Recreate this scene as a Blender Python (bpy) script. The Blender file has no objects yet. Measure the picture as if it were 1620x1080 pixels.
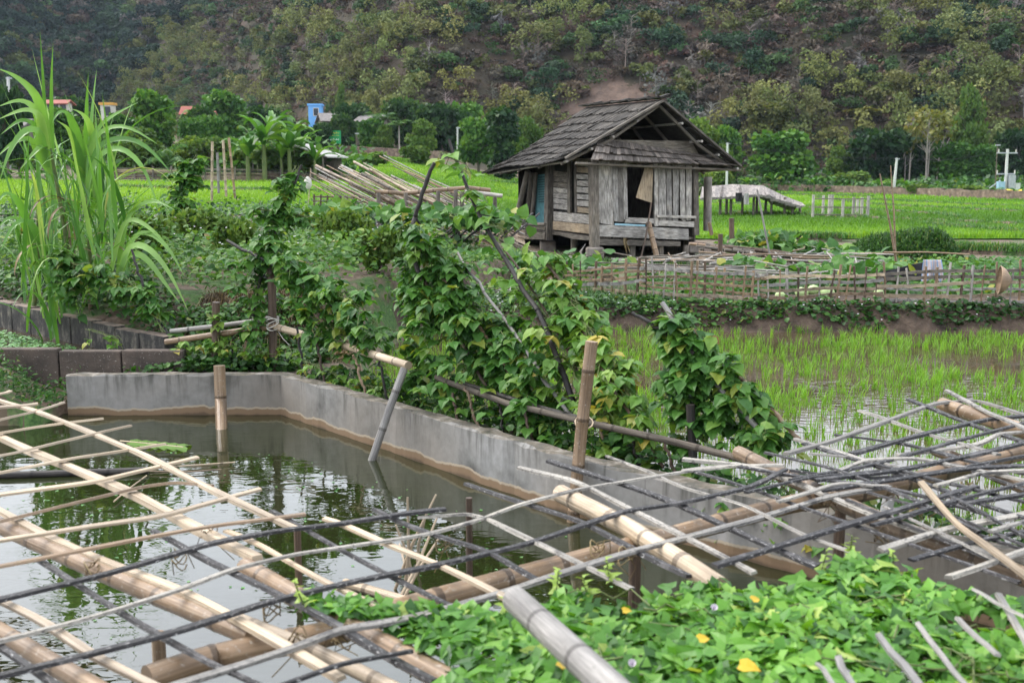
import bpy, math, random
import numpy as np
from mathutils import Vector

# ------------------------------------------------------------------ camera
H = 2.3; FPX = 1700.0; HOR = 278.0
PITCH = math.atan((540 - HOR) / FPX)
sc = bpy.context.scene
col = sc.collection
camd = bpy.data.cameras.new('camera'); cam = bpy.data.objects.new('camera', camd); col.objects.link(cam)
cam.location = (0, 0, H); cam.rotation_euler = (math.pi / 2 - PITCH, 0, 0)
camd.sensor_width = 36; camd.lens = FPX / 1620 * 36
camd.clip_start = 0.05; camd.clip_end = 3000
camd.dof.use_dof = True; camd.dof.focus_distance = 12.0; camd.dof.aperture_fstop = 3.6
sc.camera = cam
# ------------------------------------------------------------------ light
SUN_EL = 50; SUN_AZ = -62          # azimuth clockwise from +Y
w = bpy.data.worlds.new('World'); sc.world = w; w.use_nodes = True
nt = w.node_tree; bg = nt.nodes['Background']
sky = nt.nodes.new('ShaderNodeTexSky'); sky.sky_type = 'NISHITA'; sky.sun_disc = False
sky.sun_elevation = math.radians(SUN_EL); sky.sun_rotation = math.radians(SUN_AZ)
sky.air_density = 1.0; sky.dust_density = 6.0; sky.ozone_density = 1.0
hs = nt.nodes.new('ShaderNodeHueSaturation'); hs.inputs['Saturation'].default_value = 0.5
cl = nt.nodes.new('ShaderNodeMix'); cl.data_type = 'RGBA'; cl.inputs[0].default_value = 0.62; cl.inputs[7].default_value = (7.6, 8.0, 8.7, 1)   # even cloud cover over the sky
nt.links.new(sky.outputs[0], hs.inputs['Color']); nt.links.new(hs.outputs[0], cl.inputs[6]); nt.links.new(cl.outputs[2], bg.inputs[0])
bg.inputs[1].default_value = 0.13
sl = bpy.data.lights.new('sun', 'SUN'); so = bpy.data.objects.new('sun', sl); col.objects.link(so)
sl.energy = 0.8; sl.angle = math.radians(25); sl.color = (1, .96, .9)
_d = Vector((math.sin(math.radians(SUN_AZ)) * math.cos(math.radians(SUN_EL)), math.cos(math.radians(SUN_AZ)) * math.cos(math.radians(SUN_EL)), math.sin(math.radians(SUN_EL))))
so.rotation_euler = _d.to_track_quat('Z', 'Y').to_euler(); so.location = (0, -20, 40)
sc.view_settings.view_transform = 'Standard'; sc.view_settings.look = 'None'
sc.view_settings.exposure = 1.46; sc.view_settings.gamma = 1
sc.cycles.max_bounces = 8; sc.cycles.transparent_max_bounces = 8; sc.cycles.caustics_reflective = False; sc.cycles.caustics_refractive = False
sc.cycles.use_denoising = True

# ------------------------------------------------------------------ helpers
R_ = random.Random(7); N_ = np.random.default_rng(11)
sp, cp = math.sin(PITCH), math.cos(PITCH)
FWD = np.array((0, cp, -sp)); UP = np.array((0, sp, cp)); RT = np.array((1., 0, 0)); EYE = np.array((0, 0, H))
def ray(px, py): return FWD + RT * ((px - 810) / FPX) + UP * ((540 - py) / FPX)
def Pz(px, py, z):
    r = ray(px, py); return EYE + r * ((z - H) / r[2])
def Py(px, py, y):
    r = ray(px, py); return EYE + r * (y / r[1])
def Pl(px, py, p0, n):            # onto the plane through p0 with normal n
    r = ray(px, py); return EYE + r * (np.dot(np.asarray(p0) - EYE, n) / np.dot(r, n))
def proj(p):
    p = np.asarray(p) - EYE; dz = p @ FWD
    return np.stack([810 + FPX * (p @ RT) / dz, 540 - FPX * (p @ UP) / dz], -1)
def sm(a, b, x):
    t = np.clip((np.asarray(x, float) - a) / (b - a), 0, 1); return t * t * (3 - 2 * t)
def unit(v): return v / np.maximum(np.linalg.norm(v, axis=-1, keepdims=True), 1e-9)
def inpoly(x, y, poly):
    c = np.zeros(len(x), bool); n = len(poly); j = n - 1
    for i in range(n):
        xi, yi = poly[i][:2]; xj, yj = poly[j][:2]
        c ^= ((yi > y) != (yj > y)) & (x < (xj - xi) * (y - yi) / (yj - yi + 1e-12) + xi); j = i
    return c
def sample_poly(poly, n, rng=N_):
    p = np.array([q[:2] for q in poly]); lo, hi = p.min(0), p.max(0); out = np.zeros((0, 2))
    while len(out) < n:
        q = rng.uniform(lo, hi, (n * 3, 2)); out = np.vstack([out, q[inpoly(q[:, 0], q[:, 1], p)]])
    return out[:n]
def vnoise(x, y, seed=0):         # cheap smooth noise, -1..1
    r = np.random.default_rng(seed); s = 0
    for k in range(5):
        a, b, c = r.uniform(-1, 1, 3) ; s = s + np.sin(x * a * 1.7 + y * b * 1.7 + c * 6.3) * np.cos(x * b * 1.3 - y * a * 1.1 + a * 5)
    return s / 2.6

class MB:
    def __init__(s): s.V = []; s.F = []; s.n = 0
    def add(s, v, f, uv=None, rnd=None, c=None, smooth=False):
        v = np.asarray(v, float).reshape(-1, 3); f = np.asarray(f, int)
        m, k = f.shape
        uv = np.zeros((m * k, 2)) if uv is None else np.asarray(uv, float).reshape(-1, 2)
        rnd = np.full(m, N_.random()) if rnd is None else np.broadcast_to(rnd, (m,))
        c = np.ones((m, 3)) * .5 if c is None else np.broadcast_to(c, (m, 3))
        s.V.append(v); s.F.append((f + s.n, uv, rnd, c, np.full(m, smooth))); s.n += len(v)
    def box(s, c, hx, hy, hz, ax=None, rnd=None):
        c = np.asarray(c, float); A = np.eye(3) if ax is None else np.asarray(ax, float)
        h = np.array((hx, hy, hz)); sg = np.array([(-1,-1,-1),(1,-1,-1),(1,1,-1),(-1,1,-1),(-1,-1,1),(1,-1,1),(1,1,1),(-1,1,1)])
        v = c + (sg * h) @ A
        f = [(0,3,2,1),(4,5,6,7),(0,1,5,4),(2,3,7,6),(1,2,6,5),(3,0,4,7)]
        lon = int(np.argmax(h)); off = N_.uniform(0, 9, 2); uv = []
        for q in f:
            d = sg[list(q)] * h; var = [i for i in range(3) if np.ptp(d[:, i]) > 0]
            va = lon if lon in var else var[0]; ua = [i for i in var if i != va][0]
            uv += [(d[i, ua] + off[0], d[i, va] + off[1]) for i in range(4)]
        s.add(v, f, uv, rnd)
    def bar(s, a, b, wd, th, up=(0, 0, 1), rnd=None):
        a = np.asarray(a, float); b = np.asarray(b, float); y = unit(b - a); x = np.cross(y, up)
        if np.linalg.norm(x) < 1e-3: x = np.cross(y, (1, 0, 0.01))
        x = unit(x); z = np.cross(x, y)
        s.box((a + b) / 2, wd / 2, np.linalg.norm(b - a) / 2, th / 2, (x, y, z), rnd)
    def prism(s, pts, nrm, th, rnd=None):
        p = np.asarray(pts, float); k = len(p); nrm = unit(np.asarray(nrm, float)); q = p - nrm * th
        e = np.roll(p, -1, 0) - p; va = unit(e[np.argmax(np.linalg.norm(e, axis=1))]); ua = np.cross(va, nrm); off = N_.uniform(0, 9, 2)
        U = lambda a: np.stack([a @ ua + off[0], a @ va + off[1]], -1)
        s.add(np.vstack([p, q]), [list(range(k)), list(range(2 * k - 1, k - 1, -1))], np.vstack([U(p), U(q[::-1])]), rnd)
        for i in range(k):
            j = (i + 1) % k; a = np.array([p[i], q[i], q[j], p[j]])
            s.add(a, [(0, 1, 2, 3)], U(a), rnd)
    def tube(s, pts, rad, n=8, rnd=None, node=0.0, bulge=1.1, cap=True, ky=1.0):
        p = np.asarray(pts, float); rad = np.broadcast_to(np.asarray(rad, float), (len(p),)) if np.ndim(rad) == 0 else np.asarray(rad, float)
        L = np.concatenate([[0], np.cumsum(np.linalg.norm(np.diff(p, axis=0), axis=1))])
        if node > 0:
            t = []; k = R_.uniform(.3, 1) * node
            while k < L[-1] - .02: t += [k - .012, k, k + .012]; k += node * R_.uniform(.85, 1.15)
            T = np.unique(np.concatenate([L, t])); bl = np.ones(len(T))
            for q in t[1::3]: bl[np.argmin(abs(T - q))] = bulge
            p2 = np.stack([np.interp(T, L, p[:, i]) for i in range(3)], 1); rad = np.interp(T, L, rad) * bl; p = p2; L = T
        m = len(p); tg = unit(np.gradient(p, axis=0)); ref = np.array((0, 0, 1.)) if abs(tg[0][2]) < .9 else np.array((1., 0, 0))
        x = unit(np.cross(tg, ref)); y = np.cross(tg, x) * ky
        a = np.arange(n) / n * 2 * math.pi + R_.random()
        v = p[:, None] + rad[:, None, None] * (np.cos(a)[None, :, None] * x[:, None] + np.sin(a)[None, :, None] * y[:, None])
        i, j = np.meshgrid(np.arange(m - 1), np.arange(n), indexing='ij'); i = i.ravel(); j = j.ravel(); j2 = (j + 1) % n
        f = np.stack([i * n + j, i * n + j2, (i + 1) * n + j2, (i + 1) * n + j], 1)
        o = R_.uniform(0, 50)
        uv = np.stack([np.stack([j / n + o, L[i] + o], 1), np.stack([(j + 1) / n + o, L[i] + o], 1), np.stack([(j + 1) / n + o, L[i + 1] + o], 1), np.stack([j / n + o, L[i + 1] + o], 1)], 1)
        rnd = N_.random() * .9 + .1 if rnd is None else rnd
        rf = np.where((np.diff(L) < .0145)[i], 0.0, rnd) if node > 0 else rnd
        s.add(v, f, uv, rf, smooth=True)
        if cap:
            s.add(v[0], [list(range(n))], np.full((n, 2), o), rnd); s.add(v[-1], [list(range(n - 1, -1, -1))], np.full((n, 2), o), rnd)
    def strip(s, pts, wd, th, up=(0, 0, 1), rnd=None, twist=0.0):       # flat split-bamboo strip along a polyline
        p = np.asarray(pts, float); m = len(p); tg = unit(np.gradient(p, axis=0)); x = unit(np.cross(tg, up)); z = np.cross(x, tg)
        if twist: x, z = x * math.cos(twist) + z * math.sin(twist), z * math.cos(twist) - x * math.sin(twist)
        L = np.concatenate([[0], np.cumsum(np.linalg.norm(np.diff(p, axis=0), axis=1))]); o = R_.uniform(0, 50)
        wv = (wd * (1 + .12 * np.sin(L * 7 + o)))[:, None] / 2
        c = np.stack([p - x * wv - z * th / 2, p + x * wv - z * th / 2, p + x * wv * .8 + z * th / 2, p - x * wv * .8 + z * th / 2], 1)
        i, j = np.meshgrid(np.arange(m - 1), np.arange(4), indexing='ij'); i = i.ravel(); j = j.ravel(); j2 = (j + 1) % 4
        f = np.stack([i * 4 + j, i * 4 + j2, (i + 1) * 4 + j2, (i + 1) * 4 + j], 1)
        q = np.array([0, wd, wd + th, 2 * wd + th, 2 * wd + 2 * th]) * 8 + o
        uv = np.stack([np.stack([q[j], L[i] + o], 1), np.stack([q[j + 1], L[i] + o], 1), np.stack([q[j + 1], L[i + 1] + o], 1), np.stack([q[j], L[i + 1] + o], 1)], 1)
        rnd = N_.random() if rnd is None else rnd
        s.add(c, f, uv, rnd); s.add(c[0], [(0, 1, 2, 3)], np.full((4, 2), o), rnd); s.add(c[-1], [(3, 2, 1, 0)], np.full((4, 2), o), rnd)
    def leaves(s, P, tip, nrm, size, shape, rnd=None, asp=1.0, c=None):
        P = np.asarray(P, float); n = len(P)
        if n == 0: return
        Y = unit(np.asarray(tip, float)); X = unit(np.cross(Y, nrm)); Z = np.cross(X, Y)
        tv, tf = SHAPES[shape]; tv = np.array(tv, float); size = np.broadcast_to(size, (n,)); asp = np.broadcast_to(asp, (n,))
        v = P[:, None] + size[:, None, None] * (tv[None, :, 0:1] * asp[:, None, None] * X[:, None] + tv[None, :, 1:2] * Y[:, None] + tv[None, :, 2:3] * Z[:, None])
        rnd = N_.random(n) if rnd is None else np.broadcast_to(rnd, (n,)); k = len(tv)
        for ff in tf:
            ff = np.array(ff); m = len(ff)
            f = (np.arange(n)[:, None, None] * k + ff[None]).reshape(-1, ff.shape[1])
            uv = np.broadcast_to(tv[ff][..., :2][None], (n, m, ff.shape[1], 2)).reshape(-1, 2)
            s.F.append((f + s.n, uv, np.repeat(rnd, m), np.ones((n * m, 3)) * .5 if c is None else np.repeat(np.broadcast_to(c, (n, 3)), m, 0), np.full(n * m, False)))
        s.V.append(v.reshape(-1, 3)); s.n += n * k
    def blades(s, P, d, ln, wd, bend, rnd=None, seg=2, c=None):          # grass blades: root, horizontal lean dir, length, width, bend
        P = np.asarray(P, float); n = len(P); d = np.asarray(d, float); ln = np.broadcast_to(ln, (n,)); wd = np.broadcast_to(wd, (n,)); bend = np.broadcast_to(bend, (n,))
        sd = np.stack([-d[:, 1], d[:, 0], np.zeros(n)], 1); rows = []
        D3 = np.concatenate([d[:, :2], np.zeros((n, 1))], 1)
        for k in range(seg + 1):
            t = k / seg; a = bend * t
            pos = P + (ln * t)[:, None] * (D3 * np.sin(a)[:, None] + np.array((0, 0, 1.)) * np.cos(a)[:, None])
            wk = wd * (1 - t * t) * .5
            if k < seg: rows += [pos - sd * wk[:, None], pos + sd * wk[:, None]]
            else: rows += [pos]
        v = np.stack(rows, 1); K = v.shape[1]; rnd = N_.random(n) if rnd is None else rnd; b = np.arange(n)[:, None] * K
        for k in range(seg - 1):
            f = b + np.array([[2 * k, 2 * k + 1, 2 * k + 3, 2 * k + 2]])
            s.F.append((f + s.n, np.zeros((n * 4, 2)), rnd, np.ones((n, 3)) * .5 if c is None else c, np.full(n, False)))
        f = b + np.array([[2 * seg - 2, 2 * seg - 1, 2 * seg]])
        s.F.append((f + s.n, np.zeros((n * 3, 2)), rnd, np.ones((n, 3)) * .5 if c is None else c, np.full(n, False)))
        s.V.append(v.reshape(-1, 3)); s.n += n * K
    def mesh(s, name, m, off=(0, 0, 0)):
        me = bpy.data.meshes.new(name); V = np.vstack(s.V) - np.asarray(off)
        cnt = np.concatenate([np.full(len(f), f.shape[1]) for f, *_ in s.F]); li = np.concatenate([f.ravel() for f, *_ in s.F])
        me.vertices.add(len(V)); me.vertices.foreach_set('co', V.astype(np.float32).ravel())
        me.loops.add(len(li)); me.loops.foreach_set('vertex_index', li.astype(np.int32))
        me.polygons.add(len(cnt)); me.polygons.foreach_set('loop_start', np.concatenate([[0], np.cumsum(cnt)[:-1]]).astype(np.int32))
        me.polygons.foreach_set('use_smooth', np.concatenate([x[4] for x in s.F]))
        uv = me.uv_layers.new(name='UVMap'); uv.data.foreach_set('uv', np.concatenate([x[1] for x in s.F]).astype(np.float32).ravel())
        a = me.attributes.new('rnd', 'FLOAT', 'FACE'); a.data.foreach_set('value', np.concatenate([x[2] for x in s.F]).astype(np.float32))
        c = np.concatenate([x[3] for x in s.F]); c4 = np.concatenate([c, np.ones((len(c), 1))], 1)
        a = me.attributes.new('col', 'FLOAT_COLOR', 'FACE'); a.data.foreach_set('color', c4.astype(np.float32).ravel())
        me.materials.append(m); me.update(calc_edges=True); return me
    def build(s, name, m, parent=None, origin=None):
        if parent is not None: off = WL[parent.name]
        elif origin is not None: off = np.asarray(origin, float)
        else:
            V = np.vstack(s.V); off = np.array([*(V[:, :2].min(0) + V[:, :2].max(0)) / 2, V[:, 2].min()])
        o = bpy.data.objects.new(name, s.mesh(name, m, off)); col.objects.link(o); WL[o.name] = np.asarray(off, float)
        if parent is not None: o.parent = parent
        else: o.location = off
        return o
WL = {}
SHAPES = {}
def _mir(mid, left, faces):
    nm, nl = len(mid), len(left); v = mid + left + [(-a, b, c) for a, b, c in left]; q = []; t = []
    for f in faces:
        g = [i if i < nm else i + nl for i in f][::-1]
        for h in (f, g): (q if len(h) == 4 else t).append(h)
    return v, [x for x in (q, t) if x]
SHAPES['bean'] = _mir([(0, 0, 0), (0, .33, -.02), (0, .68, -.06), (0, 1, -.16)], [(-.30, -.06, .0), (-.44, .28, .05), (-.25, .66, .02)], [(4, 0, 1, 5), (5, 1, 2, 6), (6, 2, 3)])
SHAPES['lobed'] = _mir([(0, .06, 0), (0, .42, -.02), (0, 1, -.14)], [(-.2, -.14, .01), (-.52, .02, -.03), (-.22, .34, .04), (-.15, .68, 0)], [(3, 0, 5, 4), (0, 1, 5), (5, 1, 2, 6)])
SHAPES['oval'] = _mir([(0, 0, 0), (0, .5, -.03), (0, 1, -.12)], [(-.27, .2, .03), (-.27, .62, .02)], [(0, 1, 3), (3, 1, 4), (4, 1, 2)])
SHAPES['quad'] = ([(-.5, 0, 0), (.5, 0, 0), (.5, 1, 0), (-.5, 1, 0)], [[(0, 1, 2, 3)]])
SHAPES['rag'] = ([(-.5, .1, 0), (.1, 0, .1), (.55, .45, 0), (.3, 1, -.1), (-.25, .8, .05)], [[(0, 1, 2, 3, 4)]])
SHAPES['long'] = _mir([(0, 0, 0), (0, .55, -.04), (0, 1, -.2)], [(-.12, .25, .02), (-.11, .65, -.02)], [(0, 1, 3), (3, 1, 4), (4, 1, 2)])

def thing(name, label, cat, loc=(0, 0, 0), group=None):
    o = bpy.data.objects.new(name, None); col.objects.link(o); o.location = loc; o.empty_display_size = .1
    WL[o.name] = np.asarray(loc, float); return tag(o, label, cat, group)
def tag(o, label, cat, group=None, kind=None):
    o['label'] = label; o['category'] = cat
    if group: o['group'] = group
    if kind: o['kind'] = kind
    return o
def struct(o): o['kind'] = 'structure'; return o
def kids(o): return [c for c in ALLKIDS.get(o.name, [])]
ALLKIDS = {}
def copy_tree(o, parent=None):
    c = o.copy(); col.objects.link(c); WL[c.name] = WL[o.name]
    if parent: c.parent = parent
    for k in list(o.children): copy_tree(k, c)
    return c

# ------------------------------------------------------------------ materials
def M_new(name):
    m = bpy.data.materials.new(name); m.use_nodes = True; return m, m.node_tree, m.node_tree.nodes['Principled BSDF']
def nd(t, ty, **kw):
    n = t.nodes.new(ty)
    for k, v in kw.items():
        if k in n.inputs.keys(): n.inputs[k].default_value = v
        else: setattr(n, k, v)
    return n
def ramp(t, fac, stops):
    r = t.nodes.new('ShaderNodeValToRGB'); e = r.color_ramp.elements
    while len(e) < len(stops): e.new(.5)
    for k, (p, c) in zip(e, stops): k.position = p; k.color = (*c, 1) if len(c) == 3 else c
    t.links.new(fac, r.inputs[0]); return r.outputs[0]
def mixc(t, f, a, b, mode='MIX'):
    m = t.nodes.new('ShaderNodeMix'); m.data_type = 'RGBA'; m.blend_type = mode
    for s, v in ((0, f), (6, a), (7, b)):
        if hasattr(v, 'links') or hasattr(v, 'is_linked'): t.links.new(v, m.inputs[s])
        else: m.inputs[s].default_value = v if s == 0 else (*v, 1)
    return m.outputs[2]
def noise(t, vec, scale, detail=4, rough=.55, dist=0):
    n = nd(t, 'ShaderNodeTexNoise', Scale=scale, Detail=detail, Roughness=rough, Distortion=dist)
    if vec is not None: t.links.new(vec, n.inputs['Vector'])
    return n.outputs['Fac']
def mapping(t, vec, sc_):
    m = nd(t, 'ShaderNodeMapping'); m.inputs['Scale'].default_value = sc_; t.links.new(vec, m.inputs[0]); return m.outputs[0]
def attr(t, name, out='Fac'):
    a = nd(t, 'ShaderNodeAttribute', attribute_name=name); return a.outputs[out]
def coords(t, w='Object'):
    if w == 'World': return nd(t, 'ShaderNodeNewGeometry').outputs['Position']
    return nd(t, 'ShaderNodeTexCoord').outputs[w]
def bump(t, b, h, s=.3, d=.02):
    n = nd(t, 'ShaderNodeBump', Strength=s, Distance=d); t.links.new(h, n.inputs['Height']); t.links.new(n.outputs[0], b.inputs['Normal'])
def leaf_mat(name, stops, transl=.32, rough=.45, spec=.3, tint=(1.25, 1.2, .5), objvar=0.0):
    m, t, b = M_new(name); c = ramp(t, attr(t, 'rnd'), stops)
    nz = noise(t, coords(t, 'World'), 3.0, 3)
    c = mixc(t, .5, c, ramp(t, nz, [(.3, (.55, .6, .55)), (.7, (1.3, 1.25, 1.2))]), 'MULTIPLY')
    if objvar:
        oi = nd(t, 'ShaderNodeObjectInfo'); c = mixc(t, objvar, c, ramp(t, oi.outputs['Random'], [(0, (.5, .6, .6)), (.5, (1, 1, 1)), (1, (1.5, 1.35, .9))]), 'MULTIPLY')
    t.links.new(c, b.inputs['Base Color']); b.inputs['Roughness'].default_value = rough; b.inputs['Specular IOR Level'].default_value = spec
    tr = nd(t, 'ShaderNodeBsdfTranslucent'); t.links.new(mixc(t, 1.0, c, tint, 'MULTIPLY'), tr.inputs[0])
    ms = nd(t, 'ShaderNodeMixShader', Fac=transl); t.links.new(b.outputs[0], ms.inputs[1]); t.links.new(tr.outputs[0], ms.inputs[2])
    t.links.new(ms.outputs[0], t.nodes['Material Output'].inputs[0]); return m
def col_mat(name, transl=.2, rough=.7):
    m, t, b = M_new(name); c = attr(t, 'col', 'Color'); t.links.new(c, b.inputs['Base Color'])
    b.inputs['Roughness'].default_value = rough; b.inputs['Specular IOR Level'].default_value = .2
    tr = nd(t, 'ShaderNodeBsdfTranslucent'); t.links.new(c, tr.inputs[0])
    ms = nd(t, 'ShaderNodeMixShader', Fac=transl); t.links.new(b.outputs[0], ms.inputs[1]); t.links.new(tr.outputs[0], ms.inputs[2])
    t.links.new(ms.outputs[0], t.nodes['Material Output'].inputs[0]); return m
def stalk_mat(name, lo, mid, hi, speck=None, node=.3, rough=.5, patch=None, grain=(9, 1.3)):
    """bamboo / wood: grain along UV.y, growth rings every `node` metres, optional lichen or char specks"""
    m, t, b = M_new(name); uv = coords(t, 'UV'); g = noise(t, mapping(t, uv, (*grain, 1)), 3.0, 6, .65)
    big = noise(t, mapping(t, uv, (1.5, 2.0, 1)), 1.1, 3)
    c = ramp(t, g, [(.28, lo), (.5, mid), (.74, hi)])
    c = mixc(t, .75, c, ramp(t, big, [(.3, (.45, .45, .46)), (.55, (1, 1, 1)), (.75, (1.35, 1.3, 1.2))]), 'MULTIPLY')
    v = ramp(t, attr(t, 'rnd'), [(0, (.30, .28, .26)), (.03, (.30, .28, .26)), (.06, (.72, .72, .72)), (1, (1.25, 1.22, 1.15))]); c = mixc(t, .8, c, v, 'MULTIPLY')
    if speck:
        s = noise(t, mapping(t, uv, (2.2, 7, 1)), 5.0, 5, .75); c = mixc(t, ramp(t, s, [(speck[1], (0, 0, 0)), (speck[1] + .06, (.85, .85, .85))]), c, speck[0])
    if patch:
        s = noise(t, mapping(t, uv, (.5, 3.0, 1)), 1.6, 5, .7); c = mixc(t, ramp(t, s, [(.56, (0, 0, 0)), (.64, (.9, .9, .9))]), c, patch)
    t.links.new(c, b.inputs['Base Color']); b.inputs['Roughness'].default_value = rough; b.inputs['Specular IOR Level'].default_value = .35
    bump(t, b, g, .5, .012); return m
def plain_mat(name, a, c2, scale=6, rough=.8, b_s=.3, b_d=.02, w='Object', spec=.3, metal=0):
    m, t, b = M_new(name); n = noise(t, coords(t, w), scale, 6, .6); t.links.new(ramp(t, n, [(.3, a), (.7, c2)]), b.inputs['Base Color'])
    b.inputs['Roughness'].default_value = rough; b.inputs['Specular IOR Level'].default_value = spec; b.inputs['Metallic'].default_value = metal
    if b_s: bump(t, b, n, b_s, b_d)
    return m

G1 = (.028, .088, .022); G2 = (.058, .165, .03); G3 = (.10, .225, .034); G4 = (.17, .29, .045); YL = (.45, .33, .03); BRN = (.16, .09, .035)
m_bean = leaf_mat('bean leaf', transl=.38, stops=[(0, G1), (.35, G2), (.72, (.085, .205, .034)), (.9, (.15, .265, .045)), (.955, (.22, .25, .04)), (.985, YL), (1, BRN)])
m_beanlight = leaf_mat('young bean leaf', [(0, G2), (.35, G3), (.75, G4), (.88, (.2, .26, .05)), (.96, (.38, .3, .05)), (1, (.3, .16, .05))])
m_potato = leaf_mat('sweet potato leaf', [(0, (.03, .10, .016)), (.25, (.07, .21, .024)), (.6, (.125, .30, .034)), (.85, (.19, .37, .05)), (.96, (.32, .42, .09)), (.98, (.55, .37, .03)), (1, (.6, .4, .03))], spec=.4, tint=(1.3, 1.2, .35))
m_cover = leaf_mat('cover leaf', [(0, (.024, .075, .018)), (.4, (.06, .155, .03)), (.8, (.14, .25, .055)), (.96, (.24, .32, .09)), (1, (.2, .14, .07))], spec=.15)
m_weed = leaf_mat('weed leaf', [(0, (.014, .045, .012)), (.5, (.035, .105, .02)), (.9, (.08, .19, .03)), (1, (.17, .2, .05))])
m_cane = leaf_mat('cane leaf', [(0, (.04, .13, .025)), (.4, (.11, .27, .045)), (.75, (.24, .41, .11)), (.96, (.33, .42, .15)), (1, (.36, .27, .12))], transl=.35, spec=.5, rough=.38)
m_rice = leaf_mat('rice blade', [(0, (.065, .16, .012)), (.5, (.125, .275, .018)), (1, (.22, .37, .035))], transl=.4)
m_seedling = leaf_mat('rice seedling', [(0, (.09, .22, .02)), (.5, (.15, .33, .03)), (1, (.24, .42, .06))], transl=.4)
m_pump = leaf_mat('pumpkin leaf', [(0, (.03, .1, .02)), (.5, (.06, .17, .03)), (.9, (.12, .25, .05)), (1, (.3, .28, .05))])
m_ban = leaf_mat('banana leaf', [(0, (.04, .12, .025)), (.6, (.085, .22, .035)), (.9, (.17, .3, .05)), (1, (.38, .3, .06))], transl=.35, objvar=.3)
m_tdark = leaf_mat('dark tree leaf', [(0, (.012, .04, .016)), (.5, (.022, .065, .022)), (1, (.05, .1, .03))], objvar=.6, spec=.15)
m_tmid = leaf_mat('mid tree leaf', [(0, (.025, .085, .02)), (.5, (.055, .15, .03)), (1, (.11, .22, .045))], objvar=.5, spec=.15)
m_tlight = leaf_mat('light tree leaf', [(0, (.05, .11, .025)), (.5, (.09, .17, .035)), (1, (.15, .22, .05))], objvar=.6, spec=.15)
m_bamleaf = leaf_mat('bamboo grove leaf', [(0, (.06, .085, .022)), (.5, (.115, .135, .034)), (1, (.19, .18, .05))], objvar=.6, spec=.25)
m_forest = col_mat('forest leaf')
m_straw = leaf_mat('dry grass', [(0, (.09, .06, .035)), (.5, (.17, .12, .06)), (1, (.3, .23, .12))], transl=.15)
m_flower = plain_mat('flower petal', (.7, .62, .75), (.8, .78, .8), 20, .6, 0)
m_bam_tan = stalk_mat('tan bamboo', (.10, .065, .04), (.235, .16, .10), (.38, .29, .20), ((.36, .32, .27), .58), grain=(5, .35), rough=.38)
m_bam_pale = stalk_mat('pale bamboo strip', (.19, .14, .095), (.40, .32, .23), (.60, .52, .42), ((.16, .13, .10), .60), grain=(6, .5))
m_bam_grey = stalk_mat('grey bamboo', (.13, .125, .12), (.25, .24, .23), (.40, .385, .37), ((.12, .11, .10), .60))
m_strip_dark = stalk_mat('blackened strip', (.006, .006, .007), (.016, .015, .017), (.05, .047, .05), ((.42, .41, .40), .575), patch=(.10, .095, .095))
m_strip_white = stalk_mat('whitened strip', (.09, .084, .075), (.28, .265, .24), (.50, .48, .445), ((.035, .033, .032), .54), patch=(.05, .047, .046))
m_pole_dark = stalk_mat('dark branch', (.008, .007, .007), (.02, .017, .016), (.07, .06, .055))
m_post_brown = stalk_mat('brown post', (.035, .024, .017), (.09, .06, .042), (.18, .13, .095))
m_wood_grey = stalk_mat('weathered plank', (.09, .083, .075), (.35, .33, .305), (.66, .64, .605), rough=.85)
m_wood_mid = stalk_mat('grey timber', (.045, .039, .033), (.14, .124, .105), (.29, .262, .23), rough=.85)
m_wood_tan = stalk_mat('tan plank', (.15, .11, .075), (.30, .24, .17), (.44, .37, .28), rough=.85)
m_trunk = stalk_mat('bark', (.05, .04, .03), (.12, .10, .08), (.22, .2, .17), rough=.9)
m_trunk_pale = stalk_mat('pale bark', (.2, .18, .16), (.34, .31, .28), (.46, .43, .4), rough=.9)
m_stem = plain_mat('vine stem', (.06, .1, .03), (.14, .16, .05), 20, .6, 0)
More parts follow.
